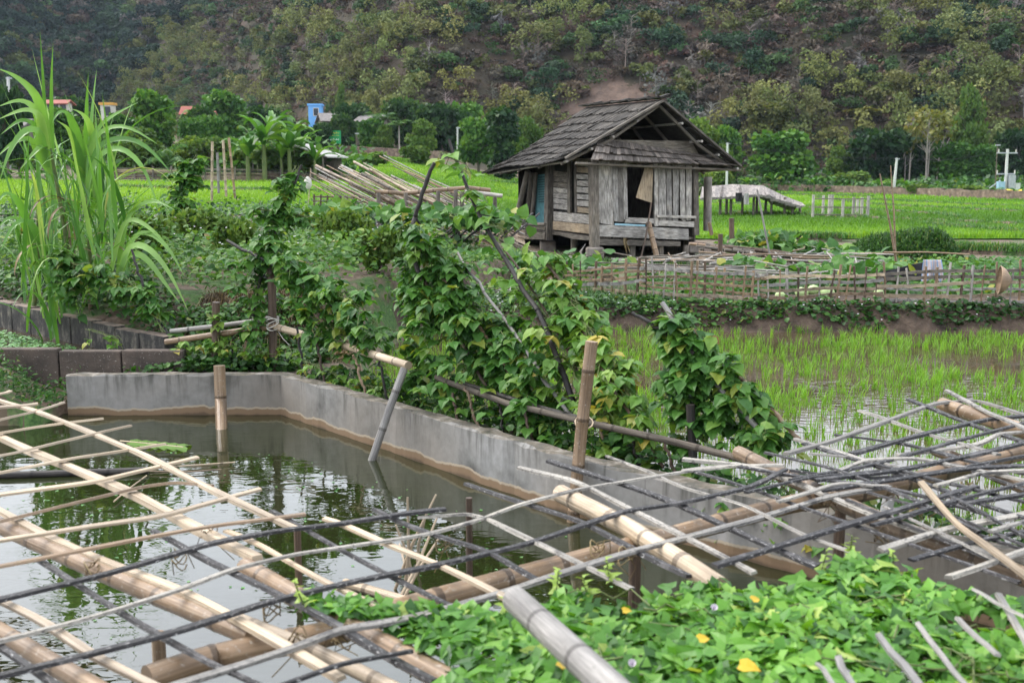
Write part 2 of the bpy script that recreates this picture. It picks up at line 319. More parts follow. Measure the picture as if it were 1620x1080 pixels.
def mk_concrete():
    m, t, b = M_new('pond concrete'); p = coords(t, 'World'); n1 = noise(t, p, 2.2, 6, .62); n2 = noise(t, p, 14, 5, .6)
    c = ramp(t, n1, [(.3, (.085, .082, .075)), (.46, (.22, .217, .205)), (.6, (.295, .293, .285)), (.74, (.37, .37, .37))])
    c = mixc(t, .5, c, ramp(t, n2, [(.3, (.7, .7, .7)), (.7, (1.2, 1.2, 1.2))]), 'MULTIPLY')
    c = mixc(t, ramp(t, noise(t, p, .55, 4), [(.42, (0, 0, 0)), (.62, (.75, .75, .75))]), c, (.17, .14, .105))
    gn = nd(t, 'ShaderNodeNewGeometry'); gz_ = nd(t, 'ShaderNodeSeparateXYZ'); t.links.new(gn.outputs['Normal'], gz_.inputs[0])
    c = mixc(t, ramp(t, gz_.outputs[2], [(.5, (0, 0, 0)), (.8, (1, 1, 1))]), c, ramp(t, noise(t, p, 8, 5, .7), [(.36, (.045, .045, .03)), (.52, (.13, .11, .085)), (.68, (.27, .25, .22))]))
    st = noise(t, mapping(t, p, (5, 5, .5)), 2.0, 5, .65)                      # runs of grime from the top edge
    z = nd(t, 'ShaderNodeSeparateXYZ'); t.links.new(p, z.inputs[0])
    def rng(a, b_):
        r = nd(t, 'ShaderNodeMapRange'); r.inputs[1].default_value = a; r.inputs[2].default_value = b_; t.links.new(z.outputs[2], r.inputs[0]); return r.outputs[0]
    g = nd(t, 'ShaderNodeMath', operation='MULTIPLY'); t.links.new(ramp(t, st, [(.5, (0, 0, 0)), (.64, (1, 1, 1))]), g.inputs[0]); t.links.new(rng(.1, .42), g.inputs[1])
    c = mixc(t, g.outputs[0], c, (.075, .072, .06))
    wob = nd(t, 'ShaderNodeMath', operation='MULTIPLY_ADD'); t.links.new(noise(t, mapping(t, p, (1, 1, .1)), 2.4, 5, .6), wob.inputs[0]); wob.inputs[1].default_value = .14; t.links.new(z.outputs[2], wob.inputs[2])
    def band(v0, v1):
        r = nd(t, 'ShaderNodeMapRange'); r.inputs[1].default_value = v0; r.inputs[2].default_value = v1; t.links.new(wob.outputs[0], r.inputs[0]); return r.outputs[0]
    c = mixc(t, band(.150, .142), c, (.36, .30, .22)); c = mixc(t, band(.134, .122), c, (.19, .125, .072)); c = mixc(t, band(.085, .06), c, (.09, .06, .035))
    t.links.new(c, b.inputs['Base Color']); b.inputs['Roughness'].default_value = .85; bump(t, b, n2, .35, .008); return m
m_conc = mk_concrete()
def mk_block():
    m, t, b = M_new('mossy block'); p = coords(t, 'World'); n = noise(t, mapping(t, p, (2.6, 2.6, 1.5)), 2.6, 7, .72); n2 = noise(t, p, 30, 4, .6)
    c = ramp(t, n, [(.34, (.012, .012, .012)), (.5, (.035, .033, .03)), (.6, (.12, .11, .09)), (.75, (.30, .24, .16))])
    s = nd(t, 'ShaderNodeNewGeometry'); z = nd(t, 'ShaderNodeSeparateXYZ'); t.links.new(s.outputs['Normal'], z.inputs[0])
    c = mixc(t, ramp(t, z.outputs[2], [(.6, (0, 0, 0)), (.8, (1, 1, 1))]), c, ramp(t, noise(t, p, 6, 5), [(.35, (.09, .07, .055)), (.65, (.24, .18, .14))]))
    c = mixc(t, .6, c, ramp(t, n2, [(.3, (.6, .6, .6)), (.7, (1.3, 1.3, 1.3))]), 'MULTIPLY')
    t.links.new(c, b.inputs['Base Color']); b.inputs['Roughness'].default_value = .9; bump(t, b, n2, .6, .02); return m
m_block = mk_block()
def mk_block2():
    m, t, b = M_new('speckled block'); p = coords(t, 'World'); n = noise(t, p, 3.0, 6, .65); n2 = noise(t, p, 45, 4, .7)
    c = ramp(t, n, [(.3, (.035, .028, .024)), (.55, (.085, .065, .052)), (.75, (.15, .11, .085))])
    c = mixc(t, ramp(t, n2, [(.62, (0, 0, 0)), (.68, (1, 1, 1))]), c, (.3, .27, .24))
    t.links.new(c, b.inputs['Base Color']); b.inputs['Roughness'].default_value = .9; bump(t, b, n2, .6, .02); return m
m_block2 = mk_block2()
def mk_water(name, c, rough, sc_, bs, ior=1.33):
    m, t, b = M_new(name); p = coords(t, 'World'); b.inputs['Roughness'].default_value = rough; b.inputs['IOR'].default_value = ior
    n0 = noise(t, p, .8, 3); t.links.new(ramp(t, n0, [(.3, tuple(q * .8 for q in c)), (.7, tuple(q * 1.2 for q in c))]), b.inputs['Base Color'])
    n = noise(t, mapping(t, p, (sc_, sc_ * 2.0, 1)), 1.0, 2, .5, .4); k = noise(t, p, .7, 2)
    h = nd(t, 'ShaderNodeMath', operation='MULTIPLY'); t.links.new(n, h.inputs[0]); t.links.new(ramp(t, k, [(.35, (.15, .15, .15)), (.65, (1, 1, 1))]), h.inputs[1])
    bump(t, b, h.outputs[0], bs, .02); return m
m_water = mk_water('pond water', (.015, .019, .006), .012, 5.0, .16, 2.05)
m_padwater = mk_water('paddy water', (.06, .045, .026), .02, 7, .14, 1.6)
def mk_ground():
    m, t, b = M_new('soil'); p = coords(t, 'World'); n = noise(t, p, 1.3, 8, .62); n2 = noise(t, p, 9, 6, .65)
    c = ramp(t, n2, [(.28, (.055, .038, .026)), (.5, (.12, .085, .06)), (.74, (.20, .15, .11))])
    gr = ramp(t, noise(t, p, 30, 4), [(.3, (.02, .06, .012)), (.7, (.07, .14, .03))])
    c = mixc(t, ramp(t, n, [(.50, (0, 0, 0)), (.60, (1, 1, 1))]), c, gr)
    t.links.new(c, b.inputs['Base Color']); b.inputs['Roughness'].default_value = .95; bump(t, b, n2, .8, .06); return m
m_soil = mk_ground()
m_clod = plain_mat('bund soil', (.022, .016, .012), (.125, .09, .066), 4, .95, 1.0, .12, 'World')
m_mud = plain_mat('mud', (.05, .038, .024), (.09, .068, .044), 3, .9, .4, .03, 'World')
def mk_field():
    m, t, b = M_new('rice field ground'); p = coords(t, 'World'); n = noise(t, mapping(t, p, (.12, .5, 1)), 1, 4); n2 = noise(t, p, 2.5, 5)
    c = ramp(t, n, [(.3, (.075, .20, .012)), (.7, (.125, .28, .018))]); c = mixc(t, .5, c, ramp(t, n2, [(.3, (.6, .65, .6)), (.7, (1.25, 1.2, 1.2))]), 'MULTIPLY')
    t.links.new(c, b.inputs['Base Color']); b.inputs['Roughness'].default_value = .9; bump(t, b, n2, .7, .1); return m
m_field = mk_field()
def mk_hill():
    m, t, b = M_new('dry hillside'); p = coords(t, 'World'); n = noise(t, p, .045, 6, .6); n2 = noise(t, p, .5, 6, .65)
    c = ramp(t, n, [(.32, (.026, .036, .015)), (.5, (.055, .045, .028)), (.68, (.08, .052, .036))])
    c = mixc(t, .7, c, ramp(t, n2, [(.3, (.5, .5, .5)), (.7, (1.4, 1.35, 1.3))]), 'MULTIPLY')
    d = nd(t, 'ShaderNodeVectorMath', operation='DISTANCE'); t.links.new(mapping(t, p, (1, 1, 1.6)), d.inputs[0]); d.inputs[1].default_value = (12, 176, 20)
    k = nd(t, 'ShaderNodeMath', operation='MULTIPLY_ADD'); t.links.new(noise(t, p, .16, 5, .65), k.inputs[0]); k.inputs[1].default_value = -22; t.links.new(d.outputs['Value'], k.inputs[2])
    c = mixc(t, ramp(t, k.outputs[0], [(0, (1, 1, 1)), (.9, (1, 1, 1)), (1, (0, 0, 0))]), c, ramp(t, n2, [(.3, (.06, .04, .03)), (.7, (.16, .108, .082))]))
    t.links.new(c, b.inputs['Base Color']); b.inputs['Roughness'].default_value = 1; bump(t, b, n2, .8, .8); return m
m_hill = mk_hill()
m_scar = plain_mat('bare slope', (.15, .095, .068), (.27, .18, .13), .35, 1, .8, .5, 'World')
def mk_stone():
    m, t, b = M_new('road wall stone'); p = coords(t, 'World'); v = nd(t, 'ShaderNodeTexVoronoi', Scale=2.2); t.links.new(p, v.inputs['Vector'])
    n = noise(t, p, 3, 5, .65); c = ramp(t, n, [(.3, (.10, .07, .055)), (.55, (.22, .155, .125)), (.75, (.36, .29, .24))])
    c = mixc(t, .6, c, ramp(t, v.outputs['Distance'], [(0, (1.2, 1.15, 1.1)), (.5, (.7, .68, .65)), (.62, (.4, .4, .4))]), 'MULTIPLY')
    t.links.new(c, b.inputs['Base Color']); b.inputs['Roughness'].default_value = .95; bump(t, b, n, .5, .05); return m
m_stone = mk_stone()
def mk_shingle(name, lo, mid, hi):
    m, t, b = M_new(name); uv = coords(t, 'UV'); g = noise(t, mapping(t, uv, (45, 2.5, 1)), 1.0, 5, .7)
    c = ramp(t, g, [(.3, lo), (.5, mid), (.72, hi)]); c = mixc(t, .9, c, ramp(t, attr(t, 'rnd'), [(0, (.45, .45, .45)), (.6, (1, 1, 1)), (1, (1.7, 1.65, 1.6))]), 'MULTIPLY')
    n = noise(t, coords(t, 'World'), 1.6, 4); c = mixc(t, .6, c, ramp(t, n, [(.35, (.6, .6, .6)), (.65, (1.25, 1.25, 1.25))]), 'MULTIPLY')
    t.links.new(c, b.inputs['Base Color']); b.inputs['Roughness'].default_value = .9; b.inputs['Specular IOR Level'].default_value = .25; bump(t, b, g, .5, .01); return m
m_shing = mk_shingle('roof shingle', (.010, .009, .008), (.042, .038, .034), (.18, .168, .152))
m_shing2 = mk_shingle('brown shingle', (.06, .05, .043), (.145, .125, .11), (.27, .245, .22))

# ------------------------------------------------------------------ the lie of the land
W_PX = [(108, 657), (445, 656), (590, 705), (905, 815), (1250, 905), (1600, 1000)]
WALL = [Pz(a, b, 0)[:2] for a, b in W_PX]
_d0 = unit(WALL[-1] - WALL[-2]); WALL.append(WALL[-1] + _d0 * 3.5)
WALL = np.array(WALL)
_wy = WALL[1:][::-1, 1]; _wx = WALL[1:][::-1, 0]
def xw(y): return np.interp(y, _wy, _wx)
YT = WALL[1][1]
def xb(y): return -2.75 + (np.asarray(y) - 10.5) * .30
def y1(x): return 10.9 + (np.asarray(x) + 3.5) * (13.5 - 10.9) / (-6.45 + 3.5)
def hill(x, y):
    u = x / np.maximum(y, 1)
    b1 = np.interp(u, [-.6, -.42, -.33, -.27, -.24, -.21, -.16, -.08, .1, .5], [440, 350, 302, 262, 238, 206, 182, 162, 150, 140])
    n = vnoise(x * .035, y * .035, 3) * 5 + vnoise(x * .11, y * .11, 5) * 1.6
    t = np.maximum(0, y - b1); hR = .60 * t + n * sm(0, 25, t); cap = 47 + 5 * np.sin(u * 9 + 1); hR = np.where(hR > cap, cap + (hR - cap) * .05, hR)
    t = np.maximum(0, y - (335 - 90 * sm(-.35, -.6, u))); hL = (.75 * t + n * sm(0, 25, t)) * sm(-.02, -.2, u); cap = 84 + 5 * np.sin(u * 11); hL = np.where(hL > cap, cap + (hL - cap) * .05, hL)
    return np.maximum(hR * (t * 0 + 1), hL)
def gz(x, y):
    x = np.asarray(x, float); y = np.asarray(y, float); u = x / np.maximum(y, 1)
    s = sm(.10, -.14, u)
    far = .15 + s * np.interp(y, [0, 24, 30, 42, 68, 110, 160, 260, 420], [0, 0, .3, 1.0, 1.75, 3.9, 5, 7, 9]) + (1 - s) * np.interp(y, [0, 90, 160, 300], [0, 0, .6, 3])
    far = far + hill(x, y)
    lm = sm(.25, -.25, x - xb(y))
    zl = np.interp(y, [10.4, 11.3, 11.9, 12.5, 16, 20, 26], [.33, .36, .72, .95, 1.0, .75, .45]) + vnoise(x * 2, y * 2, 9) * .06
    zl = np.where((x < -3.5), np.minimum(zl, .62 + np.maximum(0, y - y1(x)) * .35), zl)
    pool = (x < -3.55) & (y < y1(x) + .05) & (y > 10.6); zl = np.where(pool, .1, zl)
    dw = (x - xw(y)) * .77
    zr = .33 - .29 * sm(.35, .6, dw)
    zr = np.where(y > 14.6, .04 + .40 * sm(14.9, 15.35, y + vnoise(x * 3, y * 2, 4) * .07) - .24 * sm(16.8, 18.5, y), zr)
    dit = (x > -1.1) & (x < 2.2) & (y > 17.2) & (y < 27); zr = np.where(dit, -.05, zr)
    near = zl * lm + zr * (1 - lm)
    near = np.where((y < YT + .07) & (x < -2.0), .33, near)
    inp = (x < xw(y) + .09) & (y < YT + .07) & (y > 1.6)
    inp = inp & ~((x < WALL[0][0] + .0) & (y > 9.75 + .2 * np.sin(x * 2)))
    near = np.where((x < WALL[0][0]) & ~inp & (y < 10.7), .30 + .2 * vnoise(x * 2.5, y * 2.5, 2) , near)
    near = np.where(inp, -.8, near)
    near = near + np.where((y > 14.5) & (y < 16) & (near > .06) & (x > -1.3), vnoise(x * 9, y * 11, 14) * .055 + vnoise(x * 23, y * 19, 15) * .03, 0)
    b = sm(20, 28, y)
    return near * (1 - b) + far * b + vnoise(x * 4, y * 4, 8) * .012

def axis(stops):
    out = []
    for (a, b, s) in stops: out += list(np.arange(a, b, s))
    return np.array(out)
gx = axis([(-260, -60, 8), (-60, -20, 2), (-20, -8, .5), (-8, 6, .1), (6, 14, .3), (14, 40, 1.5), (40, 120, 5), (120, 301, 10)])
gy = axis([(-30, 0, 3), (0, 2, .3), (2, 12.6, .1), (12.6, 17.5, .12), (17.5, 28, .4), (28, 70, 1.5), (70, 200, 4), (200, 620, 10)])
X, Y = np.meshgrid(gx, gy); Z = gz(X, Y)
g = MB(); nx = len(gx); i, j = np.meshgrid(np.arange(len(gy) - 1), np.arange(nx - 1), indexing='ij'); i = i.ravel(); j = j.ravel()
quads = np.stack([i * nx + j, i * nx + j + 1, (i + 1) * nx + j + 1, (i + 1) * nx + j], 1)
g.add(np.stack([X.ravel(), Y.ravel(), Z.ravel()], 1), quads, rnd=.5, smooth=True)
go = struct(g.build('ground', m_soil, origin=(0, 0, 0)))
go.data.materials.append(m_hill); go.data.materials.append(m_mud); go.data.materials.append(m_scar); go.data.materials.append(m_clod)
cxy = np.stack([(gx[j] + gx[j + 1]) / 2, (gy[i] + gy[i + 1]) / 2], 1); mi = np.zeros(len(quads), int)
mi[hill(cxy[:, 0], cxy[:, 1]) > .4] = 1
pp = proj(np.stack([cxy[:, 0], cxy[:, 1], gz(cxy[:, 0], cxy[:, 1])], 1))
SCAR = [(868, 215), (890, 175), (940, 142), (1000, 132), (1015, 160), (1000, 215), (890, 232)]
lm_ = cxy[:, 0] > xb(cxy[:, 1])
mi[lm_ & (cxy[:, 1] > 14.3) & (cxy[:, 1] < 17.5)] = 4
mi[~lm_ & (cxy[:, 1] > 11.3) & (cxy[:, 1] < 12.7) & (cxy[:, 0] > -3.6)] = 4
mi[(gz(cxy[:, 0], cxy[:, 1]) < .08) & (cxy[:, 1] < 30)] = 2
go.data.polygons.foreach_set('material_index', mi.astype(np.int32))

# water
def sheet(name, poly, z, m):
    b = MB(); b.add([(*p[:2], z) for p in poly], [list(range(len(poly)))]); o = b.build(name, m, origin=(poly[0][0], poly[0][1], z)); return struct(o)
off = np.array((.07, .07))
sheet('pond_water', [(-16, 1.2), (xw(1.2) + .06, 1.2)] + [tuple(p + off) for p in WALL[1:][::-1]] + [(WALL[0][0], YT + .07), (WALL[0][0] - .3, 10.3), (-16, 10.3)], 0.0, m_water)
wp = [tuple(p + np.array((.42, .36))) for p in WALL[1:-1]]
sheet('paddy_water', [(18, 3.5), (18, 15.2), (-1.6, 15.3), (-2.6, 10.9)] + wp[1:] + [(wp[-1][0] + 1.2, 3.5)], .12, m_padwater)
sheet('ditch_water', [(-1.3, 17), (2.4, 17), (2.4, 27.2), (-1.3, 27.2)], .1, m_padwater)

# concrete pond wall, one cast body: faces, coping slightly rough
def wall_body(line, z0, z1, th, name, m, seg=.12, rough=.006):
    L = np.array(line); P = [];
    for a, b in zip(L[:-1], L[1:]):
        k = max(2, int(np.linalg.norm(b - a) / seg)); P += [a + (b - a) * t for t in np.arange(k) / k]
    P = np.array(P + [L[-1]]); tg = unit(np.gradient(P, axis=0)); nr = np.stack([-tg[:, 1], tg[:, 0]], 1)
    if nr[len(nr) // 2] @ np.array((1, 1)) < 0: nr = -nr
    th_ = th; n = len(P); c = .012
    prof = [(0, z0), (0, z1 - c), (c, z1), (th_ - c, z1), (th_, z1 - c), (th_, z0)]
    V = np.array([[(*(P[k] + nr[k] * (d + N_.normal(0, rough))), z + (N_.normal(0, rough) if z > z0 else 0)) for d, z in prof] for k in range(n)])
    b = MB(); K = len(prof); f = [(a * K + q, (a + 1) * K + q, (a + 1) * K + q + 1, a * K + q + 1) for a in range(n - 1) for q in range(K - 1)]
    b.add(V.reshape(-1, 3), f, rnd=.5); b.add(V[0], [tuple(range(K))], rnd=.5); b.add(V[-1], [tuple(range(K))[::-1]], rnd=.5)
    return b.build(name, m)
def lift(p, px, py, y): return Py(px, py, y)[2]
ZW = lift(0, 445, 592, YT)
o = wall_body(WALL, -.8, ZW, .14, 'concrete_wall', m_conc); tag(o, 'smooth grey concrete wall with brown waterline bending round the pond', 'wall')

# dark block walls on the left
def block_wall(name, a, b, z0, z1a, z1b, th, bl, m, label):
    a = np.array(a, float); b = np.array(b, float); n = max(1, round(np.linalg.norm(b - a) / bl)); mb = MB(); d = unit(b - a); nr = np.array((-d[1], d[0]))
    for k in range(n):
        t0, t1 = k / n, (k + 1) / n; p = a + (b - a) * t0 + d * .008; q = a + (b - a) * t1 - d * .008; zt = z1a + (z1b - z1a) * (t0 + t1) / 2 + N_.normal(0, .008)
        mb.bar((*p, (z0 + zt) / 2), (*q, (z0 + zt) / 2), th, zt - z0, rnd=N_.random())
    o = mb.build(name, m); bv = o.modifiers.new('edge', 'BEVEL'); bv.width = .012; bv.segments = 2
    return tag(o, label, 'wall')
block_wall('block_wall', (-6.9, 13.9), (-3.52, 10.95), -.1, .76, .66, .14, .5, m_block, 'black stained block wall running back behind the duckweed pool')
block_wall('block_wall', (-9.0, 10.75), (-3.3, 10.72), -.1, .57, .565, .13, .62, m_block2, 'low dark wall of speckled blocks in front of the duckweed pool')
sheet('pool_water', [(-9, 10.8), (-3.6, 10.8), (-6.9, 13.8), (-9, 15.6)], .42, m_padwater)
mb = MB(); q = sample_poly([(-8.6, 10.85), (-3.9, 10.85), (-6.8, 13.5), (-8.6, 15)], 9000)
a_ = N_.uniform(0, 6.28, len(q)); mb.leaves(np.c_[q, np.full(len(q), .425) + N_.uniform(0, .02, len(q))], np.c_[np.cos(a_), np.sin(a_), N_.normal(.1, .2, len(q))], np.c_[N_.normal(0, .2, (len(q), 2)), np.ones(len(q))], N_.uniform(.02, .05, len(q)), 'oval', asp=1.7)
m_duck = leaf_mat('duckweed', [(0, (.07, .2, .06)), (.6, (.14, .33, .11)), (1, (.24, .42, .2))])
o = mb.build('duckweed', m_duck); tag(o, 'pale green duckweed carpet on the small pool between block walls', 'duckweed', kind='stuff')
# ------------------------------------------------------------------ rice fields, bunds
def field(name, u0, u1, y0, y1_, n, hgt, seed, label=None):
    r = np.random.default_rng(seed); us = np.linspace(u0, u1, 60); ys = np.geomspace(y0, y1_, 60); U, Yv = np.meshgrid(us, ys); Xv = U * Yv; Zv = gz(Xv, Yv) + .05
    b = MB(); i, j = np.meshgrid(np.arange(59), np.arange(59), indexing='ij'); i = i.ravel(); j = j.ravel()
    b.add(np.stack([Xv.ravel(), Yv.ravel(), Zv.ravel()], 1), np.stack([i * 60 + j, i * 60 + j + 1, (i + 1) * 60 + j + 1, (i + 1) * 60 + j], 1), rnd=.5, smooth=True)
    struct(b.build(name, m_field, origin=(0, y0, 0)))
    y = 1 / r.uniform(1 / y1_, 1 / y0, n); x = y * r.uniform(u0, u1, n); z = gz(x, y) + .05
    b = MB(); a = r.uniform(0, 6.28, n); hh = hgt * r.uniform(.6, 1.15, n) * (1 + .25 * vnoise(x * .4, y * .4, seed)); patch = np.clip(.5 + .55 * vnoise(x * .09, y * .15, seed + 1) + r.normal(0, .17, n), 0, 1)
    b.blades(np.stack([x, y, z], 1), np.stack([np.cos(a), np.sin(a), a * 0], 1), hh, np.maximum(.02, y * .0011), r.uniform(.1, .7, n), rnd=patch, seg=2)
    o = b.build('rice_plants', m_rice); tag(o, label, 'rice', kind='stuff')
field('rice_field', -.015, .62, 36.5, 128, 120000, .26, 21, 'bright green rice covering the fields right of the hut')
field('rice_field', -.55, .02, 38, 66, 70000, .25, 22, 'bright green rice strip behind the left garden')
field('rice_field', -.215, .0, 84, 116, 25000, .25, 23, 'pale green rice terraces below the roadside signboard')
field('rice_field', -.16, .0, 66.2, 84, 14000, .22, 24, 'thin yellowish rice patch behind the sloping bamboo rack')
def bund(px_pts, z=None, wd=.5, hg=.22, name='field_bund', n=700):
    P = []
    for a, b in px_pts:
        lo, hi = 26, 180
        for _ in range(40):                              # march to the terrain
            mid = (lo + hi) / 2; p = Py(a, b, mid)
            if p[2] > gz(p[0], p[1]) + .1: lo = mid
            else: hi = mid
        P.append(Py(a, b, lo))
    P = np.array(P); k = 40; t = np.linspace(0, len(P) - 1, k); Q = np.stack([np.interp(t, range(len(P)), P[:, c]) for c in range(3)], 1)
    Q[:, 2] = gz(Q[:, 0], Q[:, 1]); b = MB(); tg = unit(np.gradient(Q, axis=0)); sd = np.stack([-tg[:, 1], tg[:, 0], tg[:, 0] * 0], 1)
    pr = [(-wd, -.1), (-wd * .45, hg), (wd * .45, hg), (wd, -.1)]; V = np.stack([Q + sd * d + np.array((0, 0, 1)) * (z_ + .06 * np.sin(np.arange(k) * 2.1))[:, None] for d, z_ in pr], 1)
    b.add(V.reshape(-1, 3), [(a * 4 + q, a * 4 + q + 1, (a + 1) * 4 + q + 1, (a + 1) * 4 + q) for a in range(k - 1) for q in range(3)], rnd=.4, smooth=True)
    struct(b.build(name, m_soil)); return Q
BQ = [bund(p) for p in ([(1380, 317), (1470, 322), (1640, 330)], [(1290, 312), (1380, 325), (1640, 338)], [(1130, 322), (1300, 331), (1480, 340), (1520, 346)], [(1140, 338), (1260, 342), (1400, 348), (1640, 358)],
      [(1470, 356), (1550, 365), (1640, 372)], [(1497, 393), (1550, 396), (1640, 399)], [(780, 289), (830, 291)], [(1190, 376), (1330, 377)], [(1120, 305), (1380, 312)], [(150, 297), (560, 306)])]
mb = MB()
for Q in BQ:
    n = 3500; t = N_.uniform(0, len(Q) - 1, n); p = np.stack([np.interp(t, range(len(Q)), Q[:, c]) for c in range(3)], 1); p[:, :2] += N_.normal(0, .22, (n, 2)); p[:, 2] += .12
    a = N_.uniform(0, 6.28, n); mb.blades(p, np.stack([np.cos(a), np.sin(a), a * 0], 1), N_.uniform(.12, .32, n), np.maximum(.02, p[:, 1] * .0009), N_.uniform(.3, 1.2, n))
o = mb.build('bund_grass', m_pump); tag(o, 'dark grass along the low banks between the rice fields', 'grass', kind='stuff')

# ------------------------------------------------------------------ hillside forest (reads as one mass)
PAL = dict(dark=(.022, .05, .023), mid=(.045, .09, .027), olive=(.09, .105, .03), bam=(.14, .16, .048), brown=(.085, .066, .048), grey=(.15, .13, .112), red=(.09, .058, .043), blue=(.015, .034, .024))
def crown_quads(r, n, lobes, kind):
    """leaf-clump quads for one far crown of unit height"""
    k = r.integers(0, len(lobes), n); c = lobes[k]; d = unit(r.normal(0, 1, (n, 3))); d[:, 2] = np.where(d[:, 2] < -.4, -d[:, 2], d[:, 2]); rad = r.uniform(.45, 1.0, n) ** .5
    return c[:, :3] + d * c[:, 3:6] * rad[:, None], d
def far_forest(name, label, n, xr, yr, sel, seed, hmin, hmax, quads, m, choose, qs=.5):
    r = np.random.default_rng(seed); mb = MB(); done = 0; tries = 0; P = []; Nn = []; S = []; C = []; T = []; trunks = []
    while done < n and tries < 60:
        tries += 1; q = n * 2; x = r.uniform(*xr, q); y = r.uniform(*yr, q); z = gz(x, y); pp = proj(np.stack([x, y, z], 1)); ok = sel(x, y, z, pp)
        for x0, y0, z0, (px, py) in zip(x[ok], y[ok], z[ok], pp[ok]):
            if done >= n: break
            kind, h, wd = choose(r, px, py); h *= r.uniform(hmin, hmax); wd = wd * h; done += 1; nq = max(8, int(quads * (.5 + .5 * wd * h / 20)))
            base = np.array(PAL[kind]) * r.uniform(.7, 1.3) * np.array((r.uniform(.85, 1.15), 1, r.uniform(.85, 1.15)))
            if kind == 'grey':
                br = 26; o = np.array((x0, y0, z0)); top = o + np.array((r.normal(0, .3), r.normal(0, .3), h)); trunks.append((o, top, .13, base * 1.5))
                for _ in range(br):
                    t = r.uniform(.35, 1); a = o + (top - o) * t; e = a + np.array((r.normal(0, 1), r.normal(0, 1), r.uniform(.3, 1.2))) * h * .16; trunks.append((a, e, .05, base * 1.3))
                nq = int(nq * .25); base = base * .8
            nl = r.integers(4, 8)
            if kind == 'bam':
                lobes = np.array([(r.normal(0, .34) * wd, r.normal(0, .34) * wd, h * r.uniform(.35, .95), wd * .22, wd * .22, h * .22) for _ in range(nl + 3)])
            else:
                lobes = np.array([(r.normal(0, .25) * wd, r.normal(0, .25) * wd, h * r.uniform(.42, .82), wd * r.uniform(.2, .34), wd * r.uniform(.2, .34), h * r.uniform(.13, .24)) for _ in range(nl)])
            p, d = crown_quads(r, nq, lobes, kind); P.append(p + (x0, y0, z0 - .1 * h)); Nn.append(unit(d + r.normal(0, .55, d.shape)))
            lc = r.uniform(.7, 1.35, len(p))[:, None]; C.append(base * lc); S.append(r.uniform(.6, 1.5, len(p)) * qs * (1.25 if kind != 'bam' else 1)); tp = r.normal(0, 1, d.shape); tp[:, 2] -= .5 if kind == 'bam' else 0; T.append(tp)
            if h > 4 and kind != 'bam' and r.random() < .5: trunks.append((np.array((x0, y0, z0)), np.array((x0, y0, z0 + h * .6)), .12, np.array((.14, .12, .1))))
    P = np.vstack(P); mb.leaves(P, np.vstack(T), np.vstack(Nn), np.concatenate(S), 'rag', c=np.vstack(C))
    for a, b, rd, c in trunks:
        y = unit(b - a); xx = unit(np.cross(y, (0, 1, .1))); zz = np.cross(xx, y); ang = [0, 2.1, 4.2]
        v = [p + rr * (math.cos(t) * xx + math.sin(t) * zz) for p, rr in ((a, rd), (b, rd * .4)) for t in ang]
        mb.add(v, [(0, 1, 4, 3), (1, 2, 5, 4), (2, 0, 3, 5)], c=np.clip(c, 0, .5))
    o = mb.build(name, m, origin=(0, 200, 0)); tag(o, label, 'forest', kind='stuff')
def inframe(pp, mx=170): return (pp[:, 0] > -mx) & (pp[:, 0] < 1620 + mx) & (pp[:, 1] > -170) & (pp[:, 1] < 330)
def groves(px, py, w_):
    a = vnoise(np.array([px * .022]), np.array([py * .04]), 200)[0]; b = vnoise(np.array([px * .03 + 9]), np.array([py * .05]), 201)[0]
    w_ = dict(w_)
    for k, f in (('bam', math.exp(2.6 * a)), ('olive', math.exp(1.2 * a)), ('brown', math.exp(-1.6 * a)), ('dark', math.exp(2.2 * b)), ('mid', math.exp(1.4 * b)), ('grey', math.exp(-1.3 * b))):
        if k in w_: w_[k] *= f
    return w_
def pick(r, opts):
    k = list(opts); w_ = np.array([opts[q] for q in k]); return k[r.choice(len(k), p=w_ / w_.sum())]
def choose_right(r, px, py):
    if inpoly(np.array([px]), np.array([py]), SCAR)[0]: k = pick(r, dict(brown=3, red=2, olive=1)); return k, .3, 1.0
    if 150 < px < 470 and py > 70 + (470 - px) * .1: w_ = dict(bam=3, olive=4, mid=2, brown=1, dark=1.5)
    elif 400 < px < 660 and py > 50: w_ = dict(bam=4.5, olive=3.5, mid=1.5, brown=1.2, grey=.5)
    elif px < 880 and py > 60: w_ = dict(bam=1.6, olive=2.6, mid=1.2, brown=3.4, grey=1.1, dark=.6)
    elif px > 1180 and py > 150: w_ = dict(bam=3.5, olive=3, mid=2, brown=2, grey=.8, dark=.8)
    elif px > 1400: w_ = dict(bam=1.2, olive=2.5, mid=2.5, brown=3, grey=1, dark=1)
    else: w_ = dict(bam=.1, olive=2, mid=1.5, brown=5, grey=1.3, dark=1.3, red=1.4)
    k = pick(r, groves(px, py, w_)); return k, {'bam': 1.3, 'grey': 1.1, 'brown': .6, 'red': .5, 'olive': .8, 'mid': .85, 'dark': 1}[k], {'bam': .8, 'grey': .7, 'brown': 1.0, 'red': 1.1, 'olive': .9, 'mid': .95, 'dark': .95}[k]
def is_left(x, y, pp): return (y > 335 - 90 * sm(-.35, -.6, x / y) + 8) & (x / np.maximum(y, 1) < -.2)
far_forest('hillside_forest', 'mixed dry forest of brown scrub and yellow green bamboo on the steep slope', 5200, (-135, 175), (135, 340), lambda x, y, z, pp: (hill(x, y) > 3.0) & inframe(pp) & ~is_left(x, y, pp) & ~inpoly(pp[:, 0], pp[:, 1], SCAR), 31, 3.2, 5.6, 340, m_forest, choose_right, .31)
